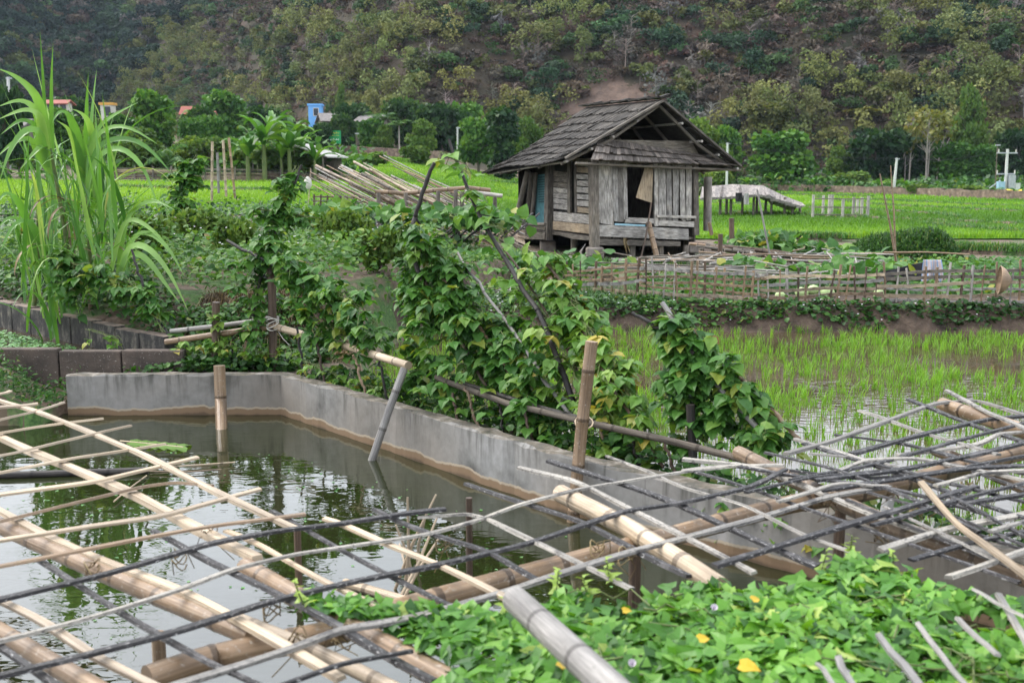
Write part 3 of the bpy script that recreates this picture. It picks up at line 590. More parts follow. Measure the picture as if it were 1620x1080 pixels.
far_forest('hillside_scrub', 'low brown scrub covering the steep slope between the trees', 13000, (-135, 175), (135, 330), lambda x, y, z, pp: (hill(x, y) > .6) & inframe(pp) & ~is_left(x, y, pp) & (~inpoly(pp[:, 0], pp[:, 1], SCAR) | (np.random.default_rng(1).random(len(x)) < .12)), 32, 1.0, 2.2, 90, m_forest, lambda r, px, py: (pick(r, dict(brown=5, red=2, olive=2, mid=1.3, grey=.0)), 1.0, 1.5), .24)
far_forest('valley_forest', 'dark bluish green forest on the farther hill at upper left', 2600, (-290, -60), (250, 480), lambda x, y, z, pp: inframe(pp) & is_left(x, y, pp) & (pp[:, 0] < 480), 33, 5.0, 9.0, 260, m_forest, lambda r, px, py: (pick(r, groves(px, py, dict(blue=5, dark=4, mid=1.6, brown=1.6, grey=1.0, olive=.7))), 1, .85), .55)

# ------------------------------------------------------------------ trees one can tell apart
def crown_mesh(seed, lobes, n, size, shape='oval', droop=0.0, shell=.5, asp=1.6):
    r = np.random.default_rng(seed); L = np.array(lobes, float); vol = (L[:, 3] * L[:, 4] * L[:, 5]) ** .66; k = r.choice(len(L), n, p=vol / vol.sum()); c = L[k]
    d = unit(r.normal(0, 1, (n, 3))); rad = r.uniform(shell, 1.05, n); p = c[:, :3] + d * c[:, 3:6] * rad[:, None]
    tip = d + r.normal(0, .7, (n, 3)); tip[:, 2] -= droop; nr = d * .6 + r.normal(0, .5, (n, 3)) + np.array((0, 0, .6))
    mb = MB(); lobe_tone = r.uniform(-.22, .22, len(L)); mb.leaves(p, tip, nr, size * r.uniform(.6, 1.3, n), shape, rnd=np.clip(r.random(n) * .8 + .1 + lobe_tone[k], 0, 1), asp=asp); return mb
def rand_lobes(seed, n, w_, z0, z1, rr):
    r = np.random.default_rng(seed); out = []
    for q in range(n):
        t = q / max(1, n - 1); z = z0 + (z1 - z0) * r.random(); prof = math.sin(math.pi * min(1, max(.12, (z - z0 + .12) / (z1 - z0 + .24)))) ** .6; a = r.uniform(0, 6.28); d = w_ * prof * r.uniform(.3, 1); s_ = rr * r.uniform(.7, 1.25)
        out.append((math.cos(a) * d, math.sin(a) * d, z, s_, s_, s_ * .75))
    return out
TREES = {}
def proto(kind, name, cat, trunk_fn, crown, m_leaf, m_bark):
    root = thing(name, 'x', cat); tb = MB(); trunk_fn(tb); tb.build('trunk', m_bark, root); cr = crown.build('crown', m_leaf, root); TREES[kind] = [root, False]
def limbs(h, spread, r0, n, seed):
    def f(tb):
        r = np.random.default_rng(seed); tb.tube([(0, 0, -.06), (.01, 0, h * .4), (r.normal(0, .02), 0, h)], [r0, r0 * .75, r0 * .35], 7)
        for q in range(n):
            a = r.uniform(0, 6.28); z = h * r.uniform(.45, .95); e = np.array((math.cos(a) * spread, math.sin(a) * spread, z + r.uniform(.08, .3))); tb.tube([(0, 0, z), e * (.5, .5, 1) - (0, 0, .03), e], [r0 * .45, r0 * .3, r0 * .12], 5)
    return f
proto('broad', 'broadleaf_tree', 'tree', limbs(.62, .28, .035, 9, 1), crown_mesh(41, rand_lobes(41, 22, .36, .28, .88, .17), 4200, .07), m_tmid, m_trunk)
proto('dark', 'broadleaf_tree', 'tree', limbs(.6, .3, .035, 9, 2), crown_mesh(42, rand_lobes(42, 24, .40, .32, .88, .17), 4400, .07), m_tdark, m_trunk)
proto('light', 'broadleaf_tree', 'tree', limbs(.6, .25, .03, 9, 3), crown_mesh(43, rand_lobes(43, 20, .34, .2, .88, .16), 3800, .06), m_tlight, m_trunk)
proto('column', 'columnar_tree', 'tree', limbs(.8, .12, .03, 9, 4), crown_mesh(44, rand_lobes(44, 22, .2, .12, .93, .13), 3800, .06, droop=.6), m_tdark, m_trunk)
proto('bush', 'bush', 'bush', limbs(.5, .25, .03, 7, 5), crown_mesh(45, rand_lobes(45, 18, .42, .12, .85, .2), 2600, .09), m_tlight, m_trunk)
def bam_trunks(tb):
    r = np.random.default_rng(6)
    for q in range(16):
        a = r.uniform(0, 6.28); d = r.uniform(.1, .34); tb.tube([(math.cos(a) * .05, math.sin(a) * .05, -.05), (math.cos(a) * d * .35, math.sin(a) * d * .35, .5), (math.cos(a) * d, math.sin(a) * d, .9)], [.009, .008, .003], 5)
_r = np.random.default_rng(46); _lb = []
for q in range(20):
    a = _r.uniform(0, 6.28); d = _r.uniform(.05, .36)
    for t in (.5, .68, .82, .92): _lb.append((math.cos(a) * d * t * 1.1, math.sin(a) * d * t * 1.1, t * _r.uniform(.85, 1.05) - (.08 if t > .9 else 0), .085, .085, .10))
proto('bamboo', 'bamboo_clump', 'bamboo', bam_trunks, crown_mesh(46, _lb, 5200, .085, 'long', droop=.9, asp=1.5), m_bamleaf, m_trunk)
def bare_t(tb):
    r = np.random.default_rng(7)
    for q in range(5):
        x0, y0 = r.normal(0, .07, 2); top = np.array((x0 * 2.2 + r.normal(0, .04), y0 * 2, r.uniform(.75, 1))); tb.tube([(x0, y0, -.05), (x0 * 1.3, y0, .5), top], [.013, .01, .004], 5)
        for b_ in range(9):
            t = r.uniform(.45, .95); a = np.array((x0, y0, 0)) * (1 - t) + top * t; e = a + (r.normal(0, .09), r.normal(0, .09), r.uniform(.05, .16)); tb.tube([a, (a + e) / 2 + (0, 0, -.01), e], [.005, .004, .002], 4)
proto('bare', 'bare_tree', 'tree', bare_t, crown_mesh(47, rand_lobes(47, 12, .22, .62, .95, .1), 500, .05), m_bamleaf, m_trunk_pale)

def ribbon(mb, pts, wd, rnd=None, fold=.25, up=None, prof='leaf'):
    p = np.asarray(pts, float); m = len(p); tg = unit(np.gradient(p, axis=0)); ref = np.array((0, 0, 1.)) if up is None else np.asarray(up, float)
    x = unit(np.cross(tg, ref) + 1e-6); z = np.cross(x, tg); t = np.linspace(0, 1, m)
    ww = wd * (np.minimum(1, .25 + 2.2 * t) * np.sqrt(np.clip(1 - t ** 2.4, 0, 1)) if prof == 'leaf' else np.minimum(1, .45 + 3 * t) * (1 - t ** 1.8) + .002) / 2
    a = p - x * ww[:, None] + z * (ww * fold)[:, None]; c = p + x * ww[:, None] + z * (ww * fold)[:, None]
    V = np.stack([a, p, c], 1); f = []
    for i in range(m - 1): f += [(i * 3, i * 3 + 1, i * 3 + 4, i * 3 + 3), (i * 3 + 1, i * 3 + 2, i * 3 + 5, i * 3 + 4)]
    mb.add(V.reshape(-1, 3), f, rnd=N_.random() if rnd is None else rnd, smooth=True)
def arc(p0, az, ln, el0, el1, n=8):
    out = [np.array(p0, float)]
    for i in range(n):
        e = math.radians(el0 + (el1 - el0) * (i / (n - 1)) ** 1.2); out.append(out[-1] + ln / n * np.array((math.cos(az) * math.cos(e), math.sin(az) * math.cos(e), math.sin(e))))
    return out
def banana(kind, seed, n, el):
    r = np.random.default_rng(seed); root = thing('banana_plant', 'x', 'banana plant'); tb = MB(); tb.tube([(0, 0, -.1), (0, 0, .3), (.01, 0, .5)], [.045, .038, .02], 8); tb.build('stem', m_stem, root); lb = MB()
    for q in range(n):
        az = q * 2.4 + r.uniform(-.4, .4); P = arc((0, 0, r.uniform(.38, .5)), az, r.uniform(.5, .7), r.uniform(*el), r.uniform(-50, 10), 9); ribbon(lb, P, r.uniform(.13, .18), fold=.35)
    lb.build('leaf_fan', m_ban, root); TREES[kind] = [root, False]
banana('banana', 51, 10, (45, 85)); banana('banana2', 52, 8, (30, 75))
def palm(kind, seed, th, n, fl, m_l, name='palm_tree'):
    r = np.random.default_rng(seed); root = thing(name, 'x', 'palm'); tb = MB(); tb.tube([(0, 0, -.05), (.008, 0, th * .5), (0, 0, th)], [.02, .015, .013], 7); tb.build('trunk', m_trunk_pale, root); lb = MB()
    for q in range(n):
        az = q * 2.4 + r.uniform(-.3, .3); P = arc((0, 0, th), az, fl * r.uniform(.8, 1.1), r.uniform(25, 85), r.uniform(-60, -5), 10); P = np.array(P); tg = unit(np.gradient(P, axis=0)); sd = unit(np.cross(tg, (0, 0, 1.)))
        for k in range(1, len(P)):
            for s_ in (-1, 1):
                for u_ in (0, .5):
                    b0 = P[k - 1] * (1 - u_) + P[k] * u_; L_ = fl * .36 * (1 - .6 * abs(k / len(P) - .35)); e = b0 + L_ * unit(sd[k] * s_ + tg[k] * .5 - np.array((0, 0, .35))); ribbon(lb, [b0, (b0 + e) / 2 + (0, 0, .01), e], fl * .055, fold=.1)
        lb.tube(P, fl * .008, 4, cap=False)
    lb.build('frond_head', m_l, root); TREES[kind] = [root, False]
palm('areca', 53, .72, 9, .26, m_tmid); palm('fanpalm', 54, .35, 12, .55, m_ban, 'sugar_palm'); palm('treefern', 55, .12, 16, .8, m_tmid, 'low_palm')

def plant(kind, px, rtop, wpx, y, label, group=None, rz=None, cat=None, sink=0.0):
    """stand a copy of the prototype at depth y so that it reaches picture row rtop"""
    root, used = TREES[kind]
    if group == GT and y > 136: y = 128 + (y - 136) * .35
    if group == GB: y -= 12
    x = Py(px, 250, y)[0]; z = float(gz(x, y)) - sink; top = Py(px, rtop, y)[2]; h = max(.4, top - z); wd = wpx / FPX * y * 1.02
    base_w = {'broad': .98, 'dark': 1.05, 'light': .92, 'column': .58, 'bush': 1.15, 'bamboo': .95, 'bare': .62, 'banana': .95, 'banana2': 1.0, 'areca': .5, 'fanpalm': .95, 'treefern': 1.3}[kind]
    o = root if not used else copy_tree(root); TREES[kind][1] = True
    o.location = (x, y, z); s_ = wd / base_w; o.scale = (s_, s_, h / .97); o.rotation_euler = (0, 0, R_.uniform(0, 6.28) if rz is None else rz)
    tag(o, label, cat or o['category'], group)
GT = 'trees at the foot of the right hill'; GB = 'bamboo clumps on the right slope'; GV = 'trees around the village'; GN = 'banana plants along the road wall'; GL = 'banana plants of the left garden'; GK = 'shrubs on the left bank'
for a in [
 ('broad', 1238, 212, 108, 138, 'broad mid green tree left of the thin roadside pole', GT), ('light', 1330, 234, 48, 134, 'small pale green tree beside the broad mid green tree', GT),
 ('dark', 1385, 200, 100, 150, 'large dark round tree behind the short pale roadside pole', GT), ('dark', 1440, 214, 70, 156, 'dark tree just right of the large dark round tree', GT),
 ('broad', 1503, 228, 70, 148, 'mid green tree left of the transformer pole', GT), ('broad', 1552, 232, 54, 143, 'smaller mid green tree touching the transformer pole', GT),
 ('dark', 1612, 200, 76, 158, 'dark tree behind the transformer pole at the picture edge', GT), ('bare', 1468, 178, 74, 146, 'bare tree with pale thin stems among dark trees', GT),
 ('bare', 1440, 205, 34, 148, 'slim leafless sapling beside the bare pale tree', GT), ('light', 1112, 192, 80, 150, 'pale green tree rising just right of the hut roof', GT),
 ('broad', 1150, 205, 62, 158, 'green tree behind the white pole right of the hut', GT), ('bush', 1348, 266, 58, 122, 'yellow green rounded bush behind the road wall', GT),
 ('bamboo', 1215, 160, 108, 168, 'olive bamboo clump above the broad mid green tree', GB), ('bamboo', 1300, 178, 90, 174, 'olive bamboo clump left of the large dark tree', GB), ('bamboo', 1365, 172, 96, 170, 'yellowish bamboo clump above the large dark tree', GB),
 ('bamboo', 1445, 155, 66, 172, 'tall narrow bamboo clump with a bright tip', GB), ('bamboo', 1545, 138, 120, 176, 'biggest bamboo clump above the transformer pole', GB), ('bamboo', 1480, 112, 90, 186, 'yellow bamboo clump up the slope over the bare tree', GB),
 ('bamboo', 1600, 44, 110, 205, 'highest bamboo clump near the top right corner', GB), ('light', 1530, 142, 60, 170, 'fresh green tree before the biggest bamboo clump', GT),
 ('column', 795, 176, 62, 105, 'tall dark columnar tree left of the hut roof', GV), ('broad', 757, 190, 70, 112, 'green tree left of the dark columnar tree', GV), ('light', 668, 192, 58, 104, 'pale green rounded tree left of the slim field pole', GV),
 ('bush', 655, 226, 56, 101, 'low green bush under the pale green rounded tree', GV), ('light', 838, 190, 60, 118, 'light green tree beside the pole left of the roof', GV), ('dark', 700, 160, 90, 140, 'dark spreading tree above the green field', GV),
 ('dark', 640, 152, 70, 146, 'dark tree behind the thin palms', GV), ('broad', 735, 168, 70, 144, 'mid green tree between two dark ones by the field', GV), ('dark', 565, 160, 64, 140, 'dark round tree right of the blue house', GV), ('light', 541, 138, 22, 165, 'small bright green tree above the blue house', GV),
 ('areca', 612, 168, 44, 124, 'thin palm left of its twin before dark trees', GV), ('areca', 632, 180, 40, 122, 'thin palm right of its twin before dark trees', GV), ('areca', 594, 166, 34, 132, 'thin palm near the grey thatched house', GV),
 ('broad', 246, 150, 84, 100, 'feathery green tree left of the red roof', GV), ('fanpalm', 285, 138, 48, 104, 'bright crowned palm above the red roof', GV), ('dark', 318, 165, 56, 108, 'dark tree between two red roofs', GV), ('broad', 195, 185, 70, 92, 'green tree right of the white and yellow house', GV),
 ('dark', 120, 150, 90, 130, 'dark tree behind the white and yellow house', GV), ('dark', 12, 130, 60, 70, 'dark leafed tree beside the left power pole', GV), ('light', 30, 205, 70, 74, 'pale green tree behind the tall cane', GV), ('broad', 360, 150, 90, 128, 'green tree behind the banana garden', GV), ('dark', 420, 165, 80, 134, 'dark tree behind the banana garden', GV),
 ('bush', 230, 212, 80, 76, 'rounded green bush in the left garden', GV), ('treefern', 265, 190, 60, 74, 'low spreading palm in the left garden', GV), ('bush', 330, 208, 60, 78, 'green bush behind the three bamboo stakes', GV),
 ('fanpalm', 400, 160, 60, 70, 'yellow green palm at the left of the banana garden', GL), ('banana', 432, 152, 74, 72, 'tall banana plant with upright leaves', GL), ('banana2', 462, 150, 72, 74, 'banana plant with yellowing leaves beside the blue house', GL), ('banana', 478, 190, 60, 69, 'banana plant drooping over the pale tin roof', GL), ('banana2', 408, 195, 56, 68, 'bushy banana plant under the palm', GL), ('banana', 445, 205, 60, 67, 'low banana plant in the middle of the garden', GL), ('bush', 430, 222, 110, 69, 'dense green bush under the banana plants', GL), ('bush', 385, 230, 60, 71, 'green bush right of the bamboo stakes', GL), ('bush', 490, 228, 50, 72, 'green bush beside the pale tin roof', GL),
 ('banana2', 1183, 270, 34, 124, 'banana plant behind the wall nearest the hut', GN), ('banana', 1225, 266, 34, 123, 'banana plant below the broad mid green tree', GN), ('banana', 1290, 274, 38, 118, 'banana plant left of the yellow green bush', GN), ('banana2', 1392, 274, 38, 112, 'banana plant just left of the short pale pole', GN), ('banana', 1437, 280, 36, 108, 'banana plant right of the short pale pole', GN), ('treefern', 1490, 278, 34, 104, 'fan leafed plant in the middle of the wall', GN), ('treefern', 1572, 282, 36, 98, 'fan leafed plant at the foot of the transformer pole', GN), ('banana2', 1610, 290, 34, 94, 'banana plant at the right end of the wall', GN),
 ('bush', 590, 236, 50, 88, 'dark green bush in front of the pale rice terraces', GV), ('banana2', 738, 262, 30, 62, 'small banana sapling left of the hut eave', GL), ('bush', 1135, 262, 50, 126, 'green bush behind the thatched shelter', GT), ('bush', 1455, 288, 40, 106, 'low green bush on the wall', GT), ('bush', 1540, 290, 44, 102, 'low green bush left of the transformer pole', GT),
 ('broad', 588, 190, 56, 124, 'green tree in front of the long grey thatched house', GV), ('light', 607, 200, 40, 122, 'pale small tree at the corner of the long grey thatched house', GV), ('dark', 508, 192, 44, 118, 'dark tree below the bright blue house', GV), ('dark', 545, 178, 46, 134, 'dark tree between blue house and long grey house', GV), ('broad', 100, 176, 80, 96, 'green tree in front of the long white house', GV), ('dark', 60, 172, 60, 92, 'dark tree at the left end of the long white house', GV), ('light', 148, 182, 44, 94, 'light tree left of the white and yellow house', GV), ('broad', 305, 190, 50, 92, 'green tree in front of the thatched hut under red roofs', GV), ('broad', 335, 186, 54, 96, 'bushy tree right of the narrow red roofed hut', GV), ('dark', 470, 196, 60, 100, 'dark tree behind the low pale tin roof', GV), ('bush', 300, 318, 90, 18, 'leafy shrub on the left bank below the climbing bean column', GK), ('bush', 372, 332, 80, 15.5, 'shrub on the left bank left of the topmost bean plant', GK), ('bush', 545, 318, 90, 17, 'shrub on the left bank right of the topmost bean plant', GK), ('bush', 600, 345, 80, 14.6, 'low shrub on the bank left of the dense bean plant', GK), ('bush', 230, 325, 80, 15.5, 'shrub on the left bank just behind the cane', GK), ('banana', 418, 160, 92, 66, 'large banana plant at the front of the garden', GL), ('banana2', 458, 172, 90, 66.5, 'large banana plant spreading before the blue house', GL), ('banana', 392, 196, 84, 66, 'wide banana plant next to the bamboo stakes', GL), ('banana2', 498, 205, 60, 66, 'banana plant at the upper end of the tin roof', GL), ('light', 215, 205, 90, 80, 'light green tree at the back of the left garden', GV), ('light', 300, 218, 70, 79, 'low light green tree behind the climbing bean column', GV)]: plant(*a)
mb = MB(); n = 16000; y = N_.uniform(68, 128, n); x = y * N_.uniform(-.55, -.13, n); k = vnoise(x * .25, y * .25, 71) > -.15; k &= ~((y > 84) & (x / y > -.215)); x, y = x[k], y[k]; n = len(x)
a = N_.normal(0, 1, (n, 3)); mb.leaves(np.stack([x, y, gz(x, y) + N_.uniform(0, 1.5, n) * (1 + vnoise(x * .4, y * .4, 72))], 1), a, np.c_[N_.normal(0, .5, (n, 2)), np.ones(n)], N_.uniform(.25, .55, n), 'oval', asp=1.6)
o = mb.build('garden_undergrowth', m_tmid); tag(o, 'mixed green undergrowth filling the gardens round the village', 'undergrowth', kind='stuff')
mb = MB(); n = 15000; y = N_.uniform(112, 152, n); x = y * N_.uniform(.14, .6, n); k = y > 139 - 75 * (x / y); x, y = x[k], y[k]; n = len(x)
mb.leaves(np.stack([x, y, gz(x, y) + N_.uniform(0, 1.3, n) * (1 + vnoise(x * .4, y * .4, 73))], 1), N_.normal(0, 1, (n, 3)), np.c_[N_.normal(0, .5, (n, 2)), np.ones(n)], N_.uniform(.25, .6, n), 'oval', asp=1.6)
o = mb.build('roadside_undergrowth', m_weed); tag(o, 'dark green undergrowth between the road wall and the hill trees', 'undergrowth', kind='stuff')
# ------------------------------------------------------------------ village, signs, poles, road wall
m_white = plain_mat('white plaster', (.45, .43, .38), (.56, .54, .49), 2, .8, 0); m_yel = plain_mat('yellow plaster', (.5, .27, .06), (.6, .34, .09), 2, .8, 0)
m_blue = plain_mat('sky blue plaster', (.12, .33, .66), (.17, .40, .74), 1, .7, 0); m_redroof = plain_mat('red tile', (.22, .07, .055), (.32, .12, .09), 4, .8, .2); m_glass = plain_mat('dark window', (.02, .025, .03), (.04, .05, .06), 3, .2, 0)
m_greyroof = plain_mat('grey thatch roof', (.10, .095, .09), (.22, .2, .19), 3, .95, .5, .05); m_tin = plain_mat('pale tin', (.28, .27, .26), (.45, .43, .41), 4, .5, .1, w='World'); m_cpole = plain_mat('concrete pole', (.42, .42, .41), (.58, .58, .57), 6, .8, 0)
m_black = plain_mat('dark fabric', (.012, .012, .014), (.03, .03, .034), 8, .8, .2); m_green = plain_mat('sign green', (.01, .22, .07), (.015, .27, .09), 1, .5, 0); m_signy = plain_mat('sign yellow', (.75, .5, .03), (.8, .55, .04), 1, .5, 0); m_signw = plain_mat('sign white', (.75, .75, .72), (.8, .8, .78), 1, .5, 0)
m_metal = plain_mat('grey metal', (.25, .27, .29), (.4, .42, .44), 8, .5, 0, metal=.3)
def house(label, px, y, rbase, reave, rridge, wpx, dep, m_wall, m_roof, rz=0.0, flat=False, wins=1, cat='house', over=.35):
    base = Py(px, rbase, y); x = base[0]; z = base[2]; zE = Py(px, reave, y)[2] - z; zR = Py(px, rridge, y)[2] - z; wd = wpx / FPX * y
    t = thing('house', label, cat, (x, y, z)); t.rotation_euler[2] = 0; wl = WL[t.name]
    b = MB(); A = np.array([(math.cos(rz), math.sin(rz), 0), (-math.sin(rz), math.cos(rz), 0), (0, 0, 1)])
    b.box(wl + (0, 0, zE / 2 - 1.0), wd / 2, dep / 2, zE / 2 + 1.0, A); b.build('wall', m_wall, t)
    P = lambda u, v, h: wl + A[0] * u + A[1] * v + (0, 0, h)
    b = MB()
    if flat: b.box(P(0, 0, zE + (zR - zE) / 2 + .01), wd / 2 + .12, dep / 2 + .12, (zR - zE) / 2, A)
    else:
        hw, hd = wd / 2 + over, dep / 2 + over; ze = zE - .12
        for s_ in (-1, 1): b.prism([P(-hw, s_ * hd, ze), P(hw, s_ * hd, ze), P(hw * .93, 0, zR), P(-hw * .93, 0, zR)][::s_], np.cross(A[0], A[1] * -s_ * hd + (0, 0, zR - ze)) * s_ * -1, .12)
        for s_ in (-1, 1):
            g_ = MB(); g_.prism([P(s_ * wd * .48, -dep / 2, zE), P(s_ * wd * .48, dep / 2, zE), P(s_ * wd * .46, 0, zR - .16)][::s_], A[0] * s_, .08)
            g_.build('gable', m_wall, t)
    b.build('roof', m_roof, t)
    for k in range(wins):
        u = ((k + .5) / wins - .5) * wd * .9 + wd * .1; f = MB(); f.box(P(u, -dep / 2 - .03, zE * .55), .38, .05, .55, A); fo = f.build('window', m_white, t); p = MB(); p.box(P(u, -dep / 2 - .09, zE * .55), .3, .02, .46, A); p.build('pane', m_glass, fo)
    return t
house('bright blue flat topped house above the banana garden', 500, 150, 190, 168, 165, 20, 1.6, m_blue, m_blue, flat=True)
house('white house with yellow gable seen through the tall cane', 172, 112, 188, 167, 163, 19, .9, m_white, m_yel, flat=True)
house('long white house with red roof behind the cane stalks', 90, 116, 186, 163, 158, 40, 1.6, m_white, m_redroof, wins=3)
house('house with faded red roof among the dark trees', 300, 115, 195, 180, 168, 15, 1.2, m_white, m_redroof)
house('narrow red roofed hut beside the red roofed house', 334, 114, 196, 184, 176, 8, .8, m_white, m_redroof)
house('grey roofed house just right of the blue house', 520, 146, 208, 192, 179, 26, 6, m_wood_mid, m_greyroof, rz=.3)
house('low grey thatched house below the blue house', 507, 120, 222, 210, 203, 18, 4, m_wood_mid, m_greyroof, wins=0)
house('long grey thatched house at the foot of the slope', 590, 138, 205, 193, 182, 34, 6, m_wood_mid, m_greyroof, rz=-.15)
house('small thatched hut under the red roofed house', 318, 100, 210, 203, 193, 22, 4, m_wood_mid, m_greyroof, wins=0)
house('dark roofed shed behind the tall cane', 38, 88, 208, 198, 188, 20, 3, m_wood_mid, m_greyroof, wins=0)

def sheet_roof_shed():
    y = 67; A_, B_ = Py(455, 226, y + 1.5), Py(517, 247, y); t = thing('garden_shed', 'open garden shed with a sloping pale tin roof by the bananas', 'shed', (A_[0] + .8, y + .7, float(gz(A_[0], y))))
    b = MB(); d = np.array((.35, 1.0, 0)) * 2.6; b.prism([A_, B_, B_ + d, A_ + d], (-.3, 0, 1), .09); b.build('roof', m_tin, t); 
    for q in (A_ * .85 + B_ * .15, A_ * .1 + B_ * .9, A_ * .8 + B_ * .2 + d * .9, A_ * .15 + B_ * .85 + d * .9):
        p = MB(); p.tube([(q[0], q[1], gz(q[0], q[1]) - .1), q - (0, 0, .08)], .06, 6); p.build('post', m_wood_mid, t)
    p = MB(); q0 = A_ * .6 + B_ * .4 + d * .8; q1 = B_ + d * .8 - (.15, 0, 0); zz = float(gz(q0[0], q0[1])); p.prism([(*q0[:2], zz), (*q1[:2], zz), q1 - (0, 0, .12), q0 - (0, 0, .12)], (0, -1, 0), .06); p.build('back_wall', m_wood_mid, t)
sheet_roof_shed()
def signboard():
    y = 118; c = Py(528, 217, y); hw = 11.2 / FPX * y; hh = 10 / FPX * y; t = thing('signboard', 'green roadside signboard with yellow and white lettering', 'signboard', (c[0], y, float(gz(c[0], y))))
    b = MB(); b.box(c, hw, .06, hh); b.build('panel', m_green, t)
    for s_ in (-1, 1):
        p = MB(); q = c + (s_ * hw * .8, .14, 0); p.tube([(q[0], q[1], gz(q[0], q[1]) - .3), (q[0], q[1], q[2] + hh)], .07, 6); p.build('post', m_metal, t)
    r = random.Random(3)
    for z_, n, m, hgt, nm in ((.62, 9, m_signy, .2, 'lettering'), (.22, 12, m_signy, .11, 'lettering'), (-.42, 7, m_signw, .27, 'lettering')):
        b = MB(); 
        for k in range(n):
            u = (-.78 + 1.56 * (k + .5) / n) * hw; wk = .58 * hw / n; h2 = hgt * hh
            for _ in range(3): b.box(c + (u + r.uniform(-.6, .6) * wk, -.07, z_ * hh + r.uniform(-.3, .3) * h2), wk * r.uniform(.2, .4), .006, h2 * r.uniform(.25, .7) * .8)
        b.build(nm, m, t)
signboard()
m_pblue0 = plain_mat('pale blue casing', (.2, .34, .46), (.3, .45, .55), 5, .6, 0)
def pole(px, y, rtop, label, r0=.16, arms=0, trafo=False, rb=None, lean=0, m=None):
    x = Py(px, 250, y)[0]; z = float(gz(x, y)) - .3; top = Py(px + lean, rtop, y); t = thing('utility_pole', label, 'utility pole', (x, y, z), 'utility poles along the valley road')
    b = MB(); b.tube([(x, y, z), top], [r0, r0 * .72], 8); b.build('shaft', m or m_cpole, t)
    for k in range(arms):
        b = MB(); zz = top[2] - .35 - k * 1.9; b.box((top[0], y, zz), .95 - .1 * k, .06, .06); a = b.build('cross_arm', m_metal, t); i_ = MB()
        for s_ in (-.8, 0.1, .8): i_.tube([(top[0] + s_, y, zz), (top[0] + s_, y, zz + .35)], [.07, .05], 6)
        i_.build('insulator', m_white, a)
    if not arms: b = MB(); b.box(top + (.05, 0, -.1), .22, .08, .06); b.build('cross_arm', m_metal, t)
    if trafo:
        b = MB(); b.box(top - (.9, -.1, 3.2), .6, .05, .05, ((.8, 0, .6), (0, 1, 0), (-.6, 0, .8))); b.build('brace', m_metal, t)
        b = MB(); b.box((x - .55, y - .2, z + 1.5), .3, .25, .34); b.build('transformer', m_pblue0, t); b = MB(); b.box((x + .4, y - .25, z + 1.8), .28, .22, .62); b.build('switch_box', m_metal, t)
        b = MB(); b.box((x + 1.0, y - .1, z + 1.35), .22, .2, .35); b.build('meter_box', m_cpole, t)
    return top
PT = [pole(1151, 122, 226, 'white concrete pole just right of the hut roof'), pole(1416, 112, 250, 'leaning pale concrete pole rising from the road wall', lean=3), pole(1594, 100, 236, 'concrete pole with two cross arms and a transformer', arms=2, trafo=True),
      pole(845, 128, 201, 'short concrete pole above the hut eave'), pole(724, 112, 201, 'slim grey pole behind the green terraces', r0=.12), pole(13, 85, 122, 'concrete pole at the left edge behind the cane'), pole(564, 116, 210, 'thin post right of the green signboard', r0=.08, m=m_trunk), pole(1578, 104, 228, 'thin wooden post beside the transformer pole', r0=.07, m=m_trunk)]
for a, b_, lb in ((PT[3], PT[0], 'power line from the eave pole to the white pole'), (PT[0], PT[1], 'power line from the white pole to the leaning pole'), (PT[1], PT[2], 'power line from the leaning pole to the transformer pole'), (PT[2], PT[2] + (30, -12, .5), 'power line leaving the transformer pole to the right'), (PT[4], PT[3], 'power line from the slim grey pole to the eave pole')):
    mb = MB(); t_ = np.linspace(0, 1, 14); P = np.array(a) * (1 - t_[:, None]) + np.array(b_) * t_[:, None]; P[:, 2] -= 2.2 * t_ * (1 - t_)
    mb.tube(P, .02, 4); o = mb.build('power_line', m_black); tag(o, lb, 'power line')
# stone road wall
L = []
for a, b_, y in ((1095, 306, 132), (1200, 308, 126), (1300, 311, 119), (1400, 315, 110), (1500, 319, 101), (1620, 325, 92), (1760, 332, 84)):
    p = Py(a, b_, y); L.append((p[0], y, float(gz(p[0], y))))
L = np.array(L); mb = MB()
for (p, q), (ra, rb) in zip(zip(L[:-1], L[1:]), ((294, 297), (297, 300), (300, 305), (305, 309), (309, 312), (312, 316))):
    n = 12
    for k in range(n):
        a = p + (q - p) * k / n; b_ = p + (q - p) * (k + 1) / n; hgt = 1.02 + N_.normal(0, .05) ; mb.bar((a[0], a[1], a[2] - .2 + hgt / 2), (b_[0], b_[1], b_[2] - .2 + hgt / 2), .5, hgt, rnd=N_.random())
o = mb.build('stone_wall', m_stone); tag(o, 'long low brown stone wall along the road beyond the fields', 'wall')
cp_ = MB()
for p, q in zip(L[:-1], L[1:]):
    for k in range(8):
        if R_.random() < .72: a = p + (q - p) * k / 8; b_ = p + (q - p) * (k + .92) / 8; cp_.bar(a + (0, 0, .9 + .03), b_ + (0, 0, .9 + .03), .62, .1)
cp_.build('coping', m_tin, o) if False else None
mb = MB(); P = [Py(a, r, y) for a, r, y in ((480, 229, 125), (560, 232, 121), (640, 237, 116), (700, 240, 112))]
for a, b_ in zip(P[:-1], P[1:]): mb.bar(a - (0, 0, .5), b_ - (0, 0, .5), .5, 1.1)
o = mb.build('stone_wall', m_stone); tag(o, 'low brown road bank above the pale terraces', 'wall')

